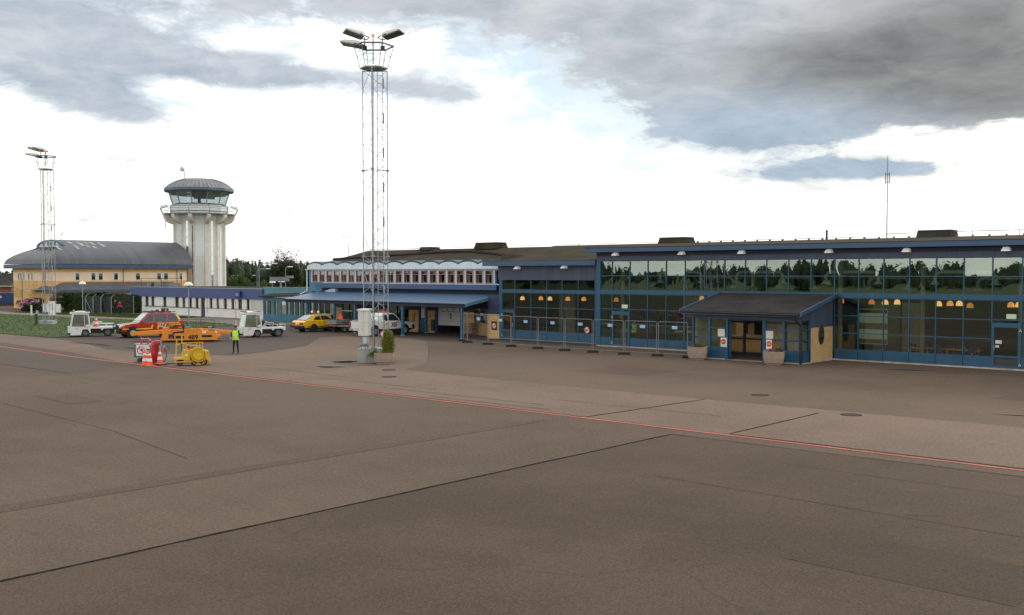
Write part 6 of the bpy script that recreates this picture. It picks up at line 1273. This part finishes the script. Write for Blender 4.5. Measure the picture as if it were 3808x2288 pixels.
def person(loc, rz, label, top, trouser, arms=((.0, .0), (.0, .0)), vest=None, hat=None, hair=None, shoe=BLACK, skirt=False, h=1.74):
    """faces local -Y; arms: forward bend (upper, lower) for left and right"""
    t = thing('person', label, 'person', loc, rz); t.scale = (h/1.74,)*3
    J = []; E = []
    def j(x, y, z, r, r2=None, par=None):
        J.append((x, y, z, r, r2 or r)); 
        if par is not None: E.append((par, len(J)-1))
        return len(J)-1
    pel = j(0, 0, .95, .155, .115); wst = j(0, -.01, 1.08, .14, .105, pel); ch = j(0, -.01, 1.27, .165, .115, wst); nk0 = j(0, .01, 1.42, .10, .08, ch); nk = j(0, .0, 1.49, .055, .055, nk0); hd = j(0, -.015, 1.58, .073, .085, nk); tp = j(0, -.005, 1.675, .066, .078, hd); 
    for i, s in enumerate((1, -1)):
        hip = j(s*.095, 0, .87, .092, None, pel); kn = j(s*.125, -.015, .49, .066, None, hip); an = j(s*.145, .02, .10, .045, None, kn); toe = j(s*.165, -.15, .045, .042, None, an)
        fu, fl = arms[i]
        sh = j(s*.19, .0, 1.39, .07, None, nk0); el = j(s*(.25), -.26*sin(fu)+.02, 1.39-.27*cos(fu), .05, None, sh)
        wx, wy, wz = s*(.265-.09*min(1, fl)), J[el][1]-.25*sin(fu+fl), J[el][2]-.25*cos(fu+fl); wr = j(wx, wy, wz, .036, None, el)
        d = Vector((0, -sin(fu+fl), -cos(fu+fl))); pm_ = j(wx, wy+d.y*.07, wz+d.z*.07, .038, .022, wr)
        for q, (off, ln) in enumerate(((-.027, .072), (-.009, .085), (.009, .08), (.027, .062))):
            k0 = j(wx+off*.3, wy+off+d.y*.105, wz+d.z*.105, .0095, None, pm_); j(wx-s*.012, wy+off+d.y*(.105+ln*.9), wz+d.z*(.105+ln*.9), .008, None, k0)
        j(wx-s*.01, wy-.045+d.y*.06, wz+d.z*.06, .010, None, wr)
    is_hand = lambda c: abs(c.x) > .12 and c.z < 1.25 and c.y < 9 and any((Vector(J[k][:3])-c).length < .075 for k in hands)
    hands = [k for k in range(len(J)) if J[k][3] < .0385 and J[k][2] > .5]
    cols = [(lambda c: c.z > 1.475, SKIN), (is_hand, SKIN), (lambda c: c.z < .085, shoe), (lambda c: c.z < .98 and (abs(c.x) < .235 or c.z < .6), trouser), (lambda c: True, top)]
    skin_body('body', J, E, cols, t)
    b = B().m(SKIN); b.sph((0, -.105, 1.575), .018, 6, (.8, 1.2, 1.3)); b.sph((.075, 0, 1.58), .022, 6, (.5, .8, 1.3)); b.sph((-.075, 0, 1.58), .022, 6, (.5, .8, 1.3)); b.m(DARK).sph((.03, -.092, 1.605), .011, 6); b.sph((-.03, -.092, 1.605), .011, 6); b.m(pm('lips', (.35, .13, .11))).box(-.022, .022, -.099, -.09, 1.528, 1.536); b.build('face', t, smooth=60)
    if hair: B().m(hair).lathe([(.084, 1.60), (.09, 1.65), (.075, 1.70), (.01, 1.725)], (0, .012, 0), 12, sy=1.12).build('hair', t, smooth=60)
    if hat:
        b = B().m(hat).lathe([(.095, 1.645), (.10, 1.67), (.088, 1.735), (.01, 1.755)], (0, 0, 0), 14, sy=1.12); b.loft([[(.085*cos(a), -.08-.10*sin(a)*f, 1.648+.004) for a in [pi*k/8 for k in range(9)]] for f in (0, 1)], cap=False); b.loft([[(.12*cos(k*pi/8), .13*sin(k*pi/8), 1.645) for k in range(16)], [(.095*cos(k*pi/8), .105*sin(k*pi/8), 1.65) for k in range(16)]]); b.build('cap', t, smooth=60)
    if vest:
        ring = lambda z, a, c, op=0: [((a)*cos(-pi/2+op+(2*pi-2*op)*k/20), c*sin(-pi/2+op+(2*pi-2*op)*k/20)-.01, z) for k in range(21)]
        for mat, zs, nm in ((vest, ((.86, .205, .155), (1.0, .19, .145), (1.1, .185, .142), (1.25, .205, .15), (1.36, .19, .14), (1.44, .125, .11)), 'hi_vis_vest'), (pm('reflective_silver', (.75, .78, .74), .3), ((.98, .196, .15), (1.03, .194, .149)), 'reflective_band'), (pm('reflective_silver2', (.75, .78, .74), .3), ((1.13, .192, .148), (1.18, .199, .152)), 'reflective_band')):
            b = B().m(mat); e = .006 if 'band' in nm else 0; rings = [ring(z, a+e, c+e, .10+.28*max(0, (z-1.18)/.26) if not e else .12) for z, a, c in zs]
            b.loft(rings, cap=False); b.build(nm, t, smooth=60)
        for s in (-1, 1): b = B().m(vest); b.tube([(s*.11, -.10, 1.38), (s*.12, 0, 1.455), (s*.11, .10, 1.38)], .035, 6); b.build('vest_strap', t, smooth=60)
        b = B().m(WHITE).loft([[(-.03, -.118, 1.40), (.03, -.118, 1.40), (0, -.126, 1.28)], [(-.03, -.125, 1.40), (.03, -.125, 1.40), (0, -.132, 1.28)]]); b.m(DARK).box(-.012, .012, -.14, -.125, 1.2, 1.36); b.build('shirt_front', t)
    return t
HIVIS = pm('hi_vis_yellow', (.50, .85, .02), .6, emit=(.5, .9, .02), es=.04)
NAVYC = pm('navy_uniform', (.012, .014, .02), .8); BLKC = pm('black_trousers', (.012, .012, .014), .85)
person((-53.3, 34.85, 0), R(41.5-6), 'man in a hi-vis yellow vest, dark red cap and black trousers standing on the apron', NAVYC, BLKC, ((.12, .05), (.25, .75)), HIVIS, pm('maroon_cap', (.09, .012, .015), .7))
person((-115.6, 59.6, 0), R(110), 'person in a red jacket standing by the wire fence and hedge', pm('red_jacket', (.50, .015, .02), .7), BLKC, ((.2, .5), (.3, .7)), hair=pm('brown_hair', (.06, .035, .02), .8), h=1.66)
person((-117.3, 59.9, 0), R(70), 'person in dark clothes with fair hair behind a fence post', NAVYC, BLKC, ((.1, .1), (.1, .2)), hair=pm('fair_hair', (.40, .28, .13), .8), h=1.72)
person((-39.2, 56.8, .06), R(60), 'person in a hi-vis yellow vest inside the hall, left of the service desk', NAVYC, BLKC, ((.3, 1.0), (.3, 1.0)), HIVIS, hair=pm('dark_hair', (.02, .015, .012), .7), h=1.72)

# ------------------------------------------------------------------ temporary fence
FP = [(-51.1, 52.45), (-49.7, 51.4), (-47.2, 50.85), (-44.7, 50.43), (-42.16, 50.18), (-39.76, 49.97), (-37.6, 50.05), (-35.25, 50.05), (-33.05, 50.33), (-31.0, 50.45)]
flab = ['short end panel of the wire fence, turned back towards the brick wall', 'first full wire fence panel, in front of the no-smoking plate', 'second full wire fence panel, in front of the low hall door', 'third wire fence panel, before the left lit pendants', 'fourth wire fence panel, before the middle of the low hall', 'wire fence panel across the corner between low and tall hall', 'wire fence panel in front of the left-hand glass door', 'wire fence panel in front of the person in the vest', 'last wire fence panel, ending behind the left flower planter']
WIRE = pm('fence_wire', (.13, .135, .14), .5, .3); FTUBE = pm('fence_tube', (.24, .245, .245), .5, .3)
def panel(a, c, label, plate=True):
    L = math.hypot(c[0]-a[0], c[1]-a[1]); ang = math.atan2(c[1]-a[1], c[0]-a[0])
    t = thing('temporary_fence', label, 'fence panel', (a[0], a[1], 0), ang, 'temporary wire fence panels')
    b = B().m(FTUBE); x0, x1 = .06, L-.06
    b.tube([(x0, 0, .1), (x0, 0, 2.02), (x0+.05, 0, 2.06), (x1-.05, 0, 2.06), (x1, 0, 2.02), (x1, 0, .1)], .019, 6); b.tube([(x0, 0, .2), (x1, 0, .2)], .013, 6); b.build('frame', t)
    b = B().m(WIRE); n = int(L/.24)
    for k in range(1, n): x = x0+(x1-x0)*k/n; b.cyl((x, 0, .2), (x, 0, 2.05), .0032, n=3, cap=False)
    for k in range(1, 6): z = .2+k*.31; b.cyl((x0, 0, z), (x1, 0, z), .0032, n=3, cap=False)
    b.build('wire_mesh', t)
    if plate:
        xm = L*.56; b = B().m(WHITE).box(xm-.17, xm+.17, -.03, -.02, 1.66, 1.83); b.m(SIGNB).box(xm-.15, xm+.15, -.034, -.03, 1.68, 1.81); b.m(WHITE).box(xm-.1, xm+.1, -.037, -.034, 1.72, 1.735); b.box(xm-.08, xm+.06, -.037, -.034, 1.75, 1.765); b.build('plate', t)
for i in range(len(FP)-1): panel(FP[i], FP[i+1], flab[i], i > 0)
panel((-54.9, 56.9), (-52.4, 57.0), 'wire fence panel standing back under the canopy by the brick wall', True)
def foot(x, y, label):
    o = B().m(BLACK).ext([(-.36, 0), (.36, 0), (.36, .1), (.3, .15), (-.3, .15), (-.36, .1)], 'y', -.12, .12).build('ballast_block', bevel=.015); o.location = (x, y, 0); o.rotation_euler = (0, 0, rnd.uniform(.5, .85)); tag(o, label, 'fence foot', 'black rubber fence feet')
for (x, y), l in zip(FP, ['black fence foot at the left end of the fence', 'black fence foot second from the left end', 'black fence foot in front of the no-smoking plate', 'black fence foot in front of the low hall door', 'black fence foot left of the middle of the low hall', 'black fence foot right of the middle of the low hall', 'black fence foot before the corner of the tall hall', 'black fence foot in front of the left-hand glass door', 'black fence foot left of the flower planter', 'black fence foot tucked behind the left flower planter']): foot(x, y, l)
foot(-54.9, 56.9, 'black fence foot under the canopy by the brick wall'); foot(-52.4, 57.0, 'black fence foot against the brick wall below the no-smoking plate')
b = B().m(boards('pallet_wood', (.45, .24, .15), .12, .2, 'z', .8, .8))
for z in (.05, .25, .45, .65, .85): b.box(-55.9, -54.8, 57.2, 57.9, z, z+.12)
tag(b.build('pallet_stack'), 'stack of reddish wooden pallets against the yellow brick', 'pallets')
# ------------------------------------------------------------------ electrical cabinet on the mast, small sign
cb = thing('electrical_cabinet', 'tall pale grey cabinet in two halves fixed to the mast above its base', 'cabinet', (-42.62, 36.0, 0), R(41.5-22))
CABM = pm('cabinet_grey', (.66, .65, .60), .5, var=.05)
b = B().m(CABM); b.box(-.27, .27, -.25, .28, 1.50, 2.20); b.box(-.27, .27, -.25, .28, 2.215, 2.88); b.build('housing', cb, bevel=.012); b = B().m(CABM).loft([[(-.31, -.32, 2.88), (.31, -.32, 2.88), (.31, .33, 2.88), (-.31, .33, 2.88)], [(-.3, -.3, 2.94), (.3, -.3, 2.94), (.3, .3, 2.98), (-.3, .3, 2.98)]]); b.build('lid', cb, bevel=.01)
b = B().m(YEL).box(-.05, .0, -.262, -.25, 2.5, 2.56); b.box(-.05, .0, -.262, -.25, 1.85, 1.91); b.build('warning_label', cb); b = B().m(GREY).box(.1, .112, -.256, -.25, 1.51, 2.87); b.build('door_gap', cb)
b = B().m(pm('meter_box', (.45, .55, .58), .4)).box(.0, .22, -.2, .1, 1.08, 1.45); b.m(GALV).cyl((-.2, 0, .78), (-.2, 0, 1.5), .03, n=6); b.cyl((.05, 0, .78), (.05, 0, 1.08), .03, n=6); b.cyl((.17, 0, .78), (.17, 0, 1.08), .03, n=6); b.m(BLACK).tube([(-.3, -.1, .82), (-.1, -.2, .98), (.2, -.15, 1.0), (.4, -.1, .82)], .02, 5); b.build('meter_box', cb)
b = B().m(BLACK).cyl((0, 0, 0), (0, 0, 1.55), .07, n=8); b.m(WHITE).cyl((0, -.08, 1.3), (0, -.075, 1.3), .22, n=20); b.m(RED).tube([(.21*cos(k*pi/12), -.09, 1.3+.21*sin(k*pi/12)) for k in range(24)], .03, 4, True); o = b.build('round_sign'); o.location = (-45.45, 39.9, 0); o.rotation_euler = (0, 0, R(30)); tag(o, 'round red and white sign on a black post, half hidden by the conifer', 'sign')
# planters
AGG = pm('exposed_aggregate', (.34, .25, .20), .9, var=.2, scale=5, fine=.55, bump=.6, bscale=60)
def planter(loc, rz, sx, sy, h, label):
    t = thing('planter', label, 'planter', loc, rz, 'exposed aggregate planters'); b = B().m(AGG)
    def o8(x, y, z, c=.10): return [(x*a, y*d, z) for a, d in ((1, 1-c), (1-c, 1), (-1+c, 1), (-1, 1-c), (-1, -1+c), (-1+c, -1), (1-c, -1), (1, -1+c))]
    b.loft([o8(sx*.36, sy*.36, 0), o8(sx*.36, sy*.36, .08), o8(sx*.44, sy*.44, .10), o8(sx*.49, sy*.49, h*.5), o8(sx*.5, sy*.5, h), o8(sx*.43, sy*.43, h), o8(sx*.42, sy*.42, h-.06)]); b.build('tub', t, bevel=.01)
    B().m(pm('potting_soil', (.03, .02, .013), .95)).add(o8(sx*.42, sy*.42, h-.05), [tuple(range(8))]).build('soil', t); return t
planter((-30.2, 50.15, 0), R(25), 1.1, .95, .72, 'aggregate flower planter left of the porch, at the end of the fence'); planter((-25.4, 50.0, 0), R(25), 1.1, .95, .72, 'aggregate flower planter in front of the porch, right of the opening')
planter((-41.44, 36.37, 0), R(41.5), 1.05, .8, .62, 'large aggregate planter with a conifer in front of the mast base')
# lamps with mushroom heads
def globe(loc, h, label):
    t = thing('park_lamp', label, 'lamp post', loc, 0, 'mushroom-head lamp posts')
    B().m(GALV).cyl((0, 0, 0), (0, 0, h-.3), .055, .04, n=8).build('post', t); B().m(pm('lamp_dome', (.85, .84, .78), .35)).lathe([(.40, -.3), (.40, -.22), (.33, -.08), (.2, .02), (.01, .06)], (0, 0, h-.05), 14).build('lamp_shade', t, smooth=50); B().m(GREY).lathe([(.3, -.34), (.34, -.29), (.05, -.28)], (0, 0, h-.05), 12).build('lamp_collar', t)
globe((-86.9, 51.7, 0), 4.1, 'mushroom lamp post on the lawn in front of the white building'); 
globe((-120.3, 57.3, 0), 3.95, 'mushroom lamp post rising behind the hedge'); globe((-109.3, 77, 0), 4.05, 'left one of two mushroom lamps seen over the white building roof'); globe((-108.2, 77.6, 0), 4.15, 'right one of two mushroom lamps seen over the white building roof')
def street(x, y, h, arm, label, dbl=False):
    t = thing('street_lamp', label, 'street lamp', (x, y, 0), R(41.5), 'street lamps beyond the roofs'); B().m(GALV).tube([(0, 0, 0), (0, 0, h-.6), (.15*arm, 0, h-.15), (.5*arm, 0, h), (1.2*arm, 0, h)], .05, 6).build('post', t)
    b = B().m(WARMW).obox((1.45*arm, 0, h), (.7, .25, .12)); b.build('lamp_head', t, bevel=.03)
street(-119.1, 81.7, 6.3, 1.5, 'tall curved street lamp over the teal roof'); street(-144.9, 99.0, 5.7, 1.3, 'shorter street lamp just right of the tall curved one'); street(-198, 132.2, 4.5, 1.3, 'far street lamp left of the tall curved one, arm to the right'); street(-198.7, 131.5, 4.4, -1.3, 'far street lamp behind the small light green tree, arm to the left')
street(-124.6, 90.1, 5.9, .5, 'street lamp head in front of the big dark tree'); 
b = B().m(GALV).cyl((0, 0, 0), (0, 0, 4.1), .06, n=6); b.m(GREY).box(-1.2, 1.0, -.2, .2, 4.0, 4.5); b.box(.6, 1.5, -.15, .15, 4.35, 4.65); o = b.build('ventilation_hood'); o.location = (-98.5, 70.5, 0); o.rotation_euler = (0, 0, R(41.5)); tag(o, 'grey ventilation hood on the roof of the teal link', 'vent')
# roof antennas of the terminal
for x, z0, z1, r, l in ((-24.8, 7.1, 12.35, .04, 'tallest antenna mast on the terminal roof ridge, right half'), (-49.5, 7.1, 10.5, .025, 'thin antenna mast on the roof ridge behind the low hall'), (-78.1, 5.5, 7.8, .05, 'short pale mast at the left end of the terminal roof'), (-65.8, 7.0, 8.8, .025, 'small antenna on the roof above the wavy parapet')):
    b = B().m(GREY).cyl((x, 64, z0), (x, 64, z1), r, r*.5, n=6)
    if r == .04:
        for s in (-.12, .12): b.cyl((x+s, 64, 10.6), (x+s, 64, 11.3), .03, n=6)
        b.tube([(x-.15, 64, 10.7), (x+.15, 64, 10.7)], .02, 5); b.tube([(x-.15, 64, 11.2), (x+.15, 64, 11.2)], .02, 5)
        b.cyl((x, 64, 9.6), (x-3, 64, 7.2), .008, n=4); b.cyl((x, 64, 9.6), (x+3.2, 64, 7.2), .008, n=4)
    tag(b.build('roof_antenna'), l, 'antenna')
# wire fence by the hedge
def fpost(x, y, l, brace=False):
    b = B().m(GALV).cyl((x, y, 0), (x, y, 2.05), .045, n=6); b.cyl((x, y, 2.05), (x+.28, y+.25, 2.35), .035, n=6)
    if brace: b.cyl((x, y, 1.75), (x+1.3, y+.25, .05), .03, n=6)
    tag(b.build('fence_post'), l, 'fence post', 'wire fence posts with bent tops by the hedge')
fpost(-121.9, 58.4, 'leftmost bent fence post with a slanting brace', True); fpost(-120.1, 58.5, 'second bent fence post from the left'); fpost(-118.6, 58.75, 'third bent fence post from the left'); fpost(-116.3, 58.9, 'bent fence post nearest the white building')
b = B().m(WIRE)
fl = [Vector((-121.9, 58.4, 0)), Vector((-120.1, 58.5, 0)), Vector((-118.6, 58.75, 0)), Vector((-116.3, 58.9, 0)), Vector((-115.3, 61.2, 0))]
for i in range(4):
    a, c = fl[i], fl[i+1]
    for k in range(14):
        for s in (0, 1):
            f0 = k/14; f1 = min(1, f0+.55); p, q = a.lerp(c, f0), a.lerp(c, f1); zt = 2.0*(f1-f0)/.55
            b.cyl((p.x, p.y, .05 if s else 2.05), (q.x, q.y, zt if s else 2.05-zt), .006, n=3, cap=False)
    b.cyl((a.x, a.y, 2.05), (c.x, c.y, 2.05), .012, n=4)
b.m(GALV).cyl((-115.3, 61.2, 0), (-115.3, 61.2, 2.2), .04, n=6); tag(b.build('wire_fence'), 'chain link wire fence in front of the clipped hedge', 'fence')
b = B().m(WHITE).cyl((-121.3, 51.6, 0), (-121.3, 51.6, 1.15), .09, n=8); b.m(RED).cyl((-121.3, 51.6, 1.15), (-121.3, 51.6, 1.2), .09, n=8); tag(b.build('white_post'), 'short white marker post by the path, left of the lawn mast', 'post')
b = B().m(WHITE).obox((-120.4, 53.6, .8), (.55, .5, 1.6), R(20)); tag(b.build('gate_pier'), 'tall white block at the edge of the hedge behind the lawn mast', 'pier')
b = B().m(WHITE).obox((-126.5, 56.3, .55), (3.4, .15, 1.1), R(12)); tag(b.build('low_white_wall'), 'low white wall panel between the pink bush and the hedge', 'wall')
for x, y, l in ((-99.7, 61.6, 'thin red marker pole in front of the white building, by its door'), (-81.9, 53.6, 'thin red marker pole at the tip of the lawn')):
    b = B().m(pm('marker_red', (.30, .05, .04))).cyl((x, y, .5), (x, y, 2.3), .022, n=5); b.m(WHITE).cyl((x, y, 0), (x, y, .5), .04, n=5); tag(b.build('marker_pole'), l, 'marker pole', 'red snow marker poles')
# ------------------------------------------------------------------ vegetation
L_DARK = leafmat('dark_foliage', (.010, .018, .006), (.045, .065, .020)); L_MID = leafmat('mid_foliage', (.018, .035, .008), (.065, .095, .025))
L_LIGHT = leafmat('light_foliage', (.035, .07, .012), (.11, .16, .03)); L_CON = leafmat('conifer_foliage', (.05, .07, .006), (.20, .20, .022)); L_HEDGE = leafmat('hedge_foliage', (.010, .022, .005), (.045, .075, .016))
L_BRON = leafmat('bronze_foliage', (.05, .03, .02), (.14, .07, .05)); BARK = pm('bark', (.06, .045, .035), .9, var=.3)
L_PINK = leafmat('pink_flowers', (.42, .12, .24), (.70, .36, .50)); L_FLR = leafmat('red_flowers', (.25, .03, .04), (.5, .10, .12))
def leaf(b, p, s, q, nrm=None):
    d = Vector((q.gauss(0, 1), q.gauss(0, 1), q.gauss(0, 1)))
    if nrm is not None: d = d*.7+nrm
    d.normalize(); u = d.orthogonal().normalized(); v = d.cross(u); a = q.uniform(0, 2*pi)
    u, v = u*cos(a)+v*sin(a), v*cos(a)-u*sin(a); ln = s*q.uniform(.7, 1.3); wd = ln*.5
    b.add([p-u*ln, p+v*wd, p+u*ln, p-v*wd], [(0, 1, 2, 3)])
def crown(b, c, rad, n, s, seed, lobes=9, flat=.9, gap=.35):
    """leaf faces gathered in clumps through the crown's volume, with gaps between the clumps"""
    q = random.Random(seed); L = []
    for k in range(lobes):
        a = q.uniform(0, 2*pi); z = q.uniform(-.75, .85); r = math.sqrt(max(0, 1-z*z))*q.uniform(.45, .85)
        L.append((Vector((c[0]+rad[0]*r*cos(a), c[1]+rad[1]*r*sin(a), c[2]+rad[2]*z*flat)), q.uniform(.28, .5)))
    for k in range(n):
        m, lr = q.choice(L); d = Vector((q.gauss(0, 1), q.gauss(0, 1), q.gauss(0, 1))).normalized()*(q.random()**.45)
        p = m+Vector((d.x*rad[0]*lr, d.y*rad[1]*lr, d.z*rad[2]*lr)); leaf(b, p, s, q, d)
    return L
def tree(name, loc, h, rad, mat, n, s, seed, label, trunk=.3, lobes=10, group='trees beyond the buildings', twigs=0):
    t = thing(name, label, 'tree', loc, 0, group); b = B().m(mat); zc = h-rad[2]
    L = crown(b, (0, 0, zc), rad, n, s, seed, lobes); b.build('crown', t)
    b = B().m(BARK).cyl((0, 0, -.2), (0, 0, zc), trunk, trunk*.5, 8)
    for m, lr in L: b.cyl((0, 0, max(.5, zc-rad[2]*.6)), tuple(m), trunk*.3, trunk*.08, 5)
    b.build('trunk', t)
    if twigs:
        q = random.Random(seed+5); b = B().m(L_BRON)
        for k in range(twigs):
            x0 = q.choice((-.75, -.6, -.45, .55, .75))*rad[0]; p = Vector((x0*.7, q.uniform(-.4, .4), zc+rad[2]*.55)); d = Vector((q.gauss(.05, .22), q.gauss(0, .2), 1)).normalized()
            for m in range(5):
                p2 = p+d*rad[2]*.24; b.cyl(tuple(p), tuple(p2), .035, .02, 4); p = p2; d = (d+Vector((q.gauss(0, .35), q.gauss(0, .3), .1))).normalized()
                for _ in range(5): leaf(b, p+Vector((q.gauss(0, .22), q.gauss(0, .22), q.gauss(0, .2))), .16, q)
        b.build('twigs', t)
    return t
tree('broadleaf_tree', (-157, 113, 0), 7.3, (3.6, 3.2, 3.6), L_DARK, 13000, .15, 21, 'large dark tree with bare reddish twigs sticking out of its top', .35, 14, twigs=12)
tree('broadleaf_tree', (-151, 119, 0), 6.6, (3.0, 2.8, 3.2), L_DARK, 8000, .15, 22, 'dark tree close to the left end of the terminal', .3, 12)
tree('broadleaf_tree', (-161, 108, 0), 5.2, (2.6, 2.4, 2.6), L_MID, 6000, .14, 23, 'lower dark green tree left of the large dark tree', .25, 10)
tree('broadleaf_tree', (-156, 102.5, 0), 4.6, (2.1, 2.0, 2.0), L_LIGHT, 4500, .12, 24, 'small light green rounded tree behind the white building roof', .18, 9)
tree('broadleaf_tree', (-147.5, 102, 0), 3.9, (1.8, 1.6, 1.6), L_LIGHT, 3000, .12, 25, 'small light green bush right of the curved street lamp', .15, 8)
tree('broadleaf_tree', (-152, 101.5, 0), 3.5, (1.2, 1.2, 1.3), L_MID, 1800, .12, 26, 'small mid green bush left of the curved street lamp', .15, 7)
# far woods: one mass on the rise behind the airport and another across the airfield
FOREST = leafmat('far_forest', (.052, .075, .046), (.095, .125, .070))
CORE = pm('forest_depth', (.046, .064, .038), .95)
def wood(pts, hf, n, s, seed, depth, mm=46):
    q = random.Random(seed); b = B().m(FOREST); L = len(pts)-1
    for k in range(n):
        f = q.random()*L; i = min(int(f), L-1); u = f-i; x = pts[i][0]*(1-u)+pts[i+1][0]*u; y = pts[i][1]*(1-u)+pts[i+1][1]*u
        d = Vector((pts[i+1][0]-pts[i][0], pts[i+1][1]-pts[i][1], 0)).normalized(); off = q.uniform(0, depth); H_ = hf(f/L)*q.uniform(.78, 1.12)*(1+off/depth*.25); r = H_*q.uniform(.16, .30)
        px, py = x-d.y*off, y+d.x*off
        con = q.random() < .35
        b.m(CORE); b.lathe([(r*.25, .2), (r*.75, H_*.3), (r*.55, H_*.62), (r*.08, H_*.93)] if con else [(r*.4, .2), (r*.8, H_*.4), (r*.78, H_*.66), (r*.25, H_*.9)], (px, py, 0), 6); b.m(FOREST)
        m = mm
        for j in range(m):
            zz = q.random(); rr = (r*(1.0-zz)*1.0+.15*r if con else r*math.sqrt(max(.05, 1-(2*zz-1)**2)))*math.sqrt(q.random())
            a = q.uniform(0, 2*pi); z = H_*(.12+.88*zz) if con else H_*(.25+.75*zz)
            leaf(b, Vector((px+rr*cos(a), py+rr*sin(a), z)), s, q)
    return b
o = wood([(-330, 300), (-343, 262), (-352, 250), (-364, 239), (-385, 228), (-420, 205)], lambda f: 7.4+1.6*math.exp(-((f-.55)/.17)**2)+.4*sin(f*23), 520, .42, 7, 60, 80).build('woodland'); tag(o, kind='stuff')
o = wood([(-420, 205), (-470, 170), (-520, 140)], lambda f: 5.2-.9*f+.3*sin(f*17), 240, .5, 8, 50, 60).build('woodland'); tag(o, kind='stuff')
o = wood([(190, -290), (-30, -265), (-90, -262), (-160, -255), (-260, -250), (-420, -220)], lambda f: 7.0+1.5*sin(f*23)+1.1*sin(f*61+1), 620, .42, 9, 40, 70).build('treeline'); tag(o, kind='stuff')
# a clipped hedge, the flowering bush and the planter plants
def hedgerow(name, pts, h, wd, n, s, mat, seed, label, cat='hedge', tops=None):
    q = random.Random(seed); b = B().m(mat); a, c = Vector((*pts[0], 0)), Vector((*pts[1], 0)); d = (c-a).normalized(); nr = Vector((-d.y, d.x, 0)); L = (c-a).length
    for k in range(n):
        u = q.uniform(0, L); f = q.random(); bump = .12*sin(u*1.3)+.08*sin(u*3.1+1)
        if f < .55: p = a+d*u+nr*(q.uniform(-.12, .12)+bump*.5)+Vector((0, 0, q.uniform(.05, h+bump))); nn = -nr
        elif f < .9: p = a+d*u+nr*q.uniform(0, wd)+Vector((0, 0, h+bump+q.uniform(-.14, .12))); nn = Vector((0, 0, 1))
        else: e = q.choice((0, 1)); p = (a if e == 0 else c)+nr*q.uniform(0, wd)+d*(q.uniform(-.15, .1))+Vector((0, 0, q.uniform(.05, h))); nn = d*(1 if e else -1)
        leaf(b, p, s, q, nn)
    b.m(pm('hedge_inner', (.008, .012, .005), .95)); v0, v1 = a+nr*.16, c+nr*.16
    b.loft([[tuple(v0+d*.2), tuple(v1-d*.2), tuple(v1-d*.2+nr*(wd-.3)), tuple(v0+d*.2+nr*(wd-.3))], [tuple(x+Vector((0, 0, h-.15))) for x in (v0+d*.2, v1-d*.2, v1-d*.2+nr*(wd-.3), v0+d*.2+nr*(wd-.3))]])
    return tag(b.build(name), label, cat)
hedgerow('hedge', [(-128.5, 58.5), (-122.2, 59.9)], 2.25, 1.8, 9000, .10, L_HEDGE, 3, 'tall clipped dark green hedge left of the wire fence'); hedgerow('hedge', [(-122.2, 61.0), (-116.6, 63.0)], 2.15, 1.6, 7000, .10, L_HEDGE, 4, 'clipped hedge behind the wire fence, beside the white building')
t = thing('flowering_bush', 'rounded rhododendron bush with pink flowers by the yellow building', 'bush', (-134, 57.2, -.05)); b = B().m(L_HEDGE); crown(b, (0, 0, .75), (2.5, 1.6, .85), 3000, .12, 5, 14, 1); b.build('foliage', t); b = B().m(L_PINK); crown(b, (-.3, -.45, .95), (2.2, 1.3, .75), 1100, .10, 6, 10, 1); b.build('flowers', t)
t = thing('flowering_bush', 'hedge end with faded brownish pink blossom right of the pink bush', 'bush', (-128.3, 57.9, 0)); b = B().m(L_HEDGE); crown(b, (0, 0, 1.5), (1.2, 1.0, .9), 1600, .11, 8, 9, 1); b.build('foliage', t); b = B().m(leafmat('faded_flowers', (.2, .08, .06), (.36, .2, .14))); crown(b, (0, -.1, 1.9), (1.1, .9, .5), 380, .09, 9, 8, 1); b.build('flowers', t)
q = random.Random(2)
t = thing('conifer', 'upright golden green conifer growing in the planter at the mast', 'conifer', (-41.25, 36.5, .55)); b = B().m(L_CON)
for k in range(5200):
    z = q.random()**.8*1.28; rm = .36*math.sqrt(max(0, 1-((z-.45)/.9)**2))*(1+.18*sin(z*9+k % 5))
    a = q.uniform(0, 2*pi); r = rm*q.uniform(.55, 1.05); p = Vector((r*cos(a), r*sin(a), z)); leaf(b, p, .04, q, Vector((cos(a), sin(a), 1.2)))
b.build('foliage', t); B().m(L_CON).lathe([(.2, .02), (.25, .4), (.2, .9), (.02, 1.15)], n=10).build('inner_twigs', t); B().m(BARK).cyl((0, 0, -.02), (0, 0, .5), .05).build('trunk', t)
t = thing('juniper', 'low spreading juniper drooping over the left rim of the mast planter', 'shrub', (-41.75, 36.05, .58)); b = B().m(L_CON)
for k in range(26):
    a = q.uniform(0, 2*pi); d = Vector((cos(a)*.6-.45, sin(a)*.45-.3, q.uniform(.0, .45))).normalized(); ln = q.uniform(.25, .62)
    for m in range(34): f = q.random(); p = d*ln*f+Vector((0, 0, -.28*f*f))+Vector((q.gauss(0, .04), q.gauss(0, .04), q.gauss(0, .035))); leaf(b, p, .035, q)
b.build('foliage', t)
for x, y, lab, sd in ((-30.2, 50.15, 'green plants with red blooms filling the left flower planter', 3), (-25.4, 50.0, 'green plants with pink blooms filling the right flower planter', 4)):
    t = thing('flowering_plants', lab, 'flowers', (x, y, .68), R(25)); b = B().m(L_LIGHT); crown(b, (.05, .05, .06), (.44, .36, .16), 700, .045, sd, 9, 1); b.build('foliage', t); b = B().m(L_FLR); crown(b, (-.12, -.2, .08), (.34, .2, .13), 190, .035, sd+9, 6, 1); b.build('flowers', t)
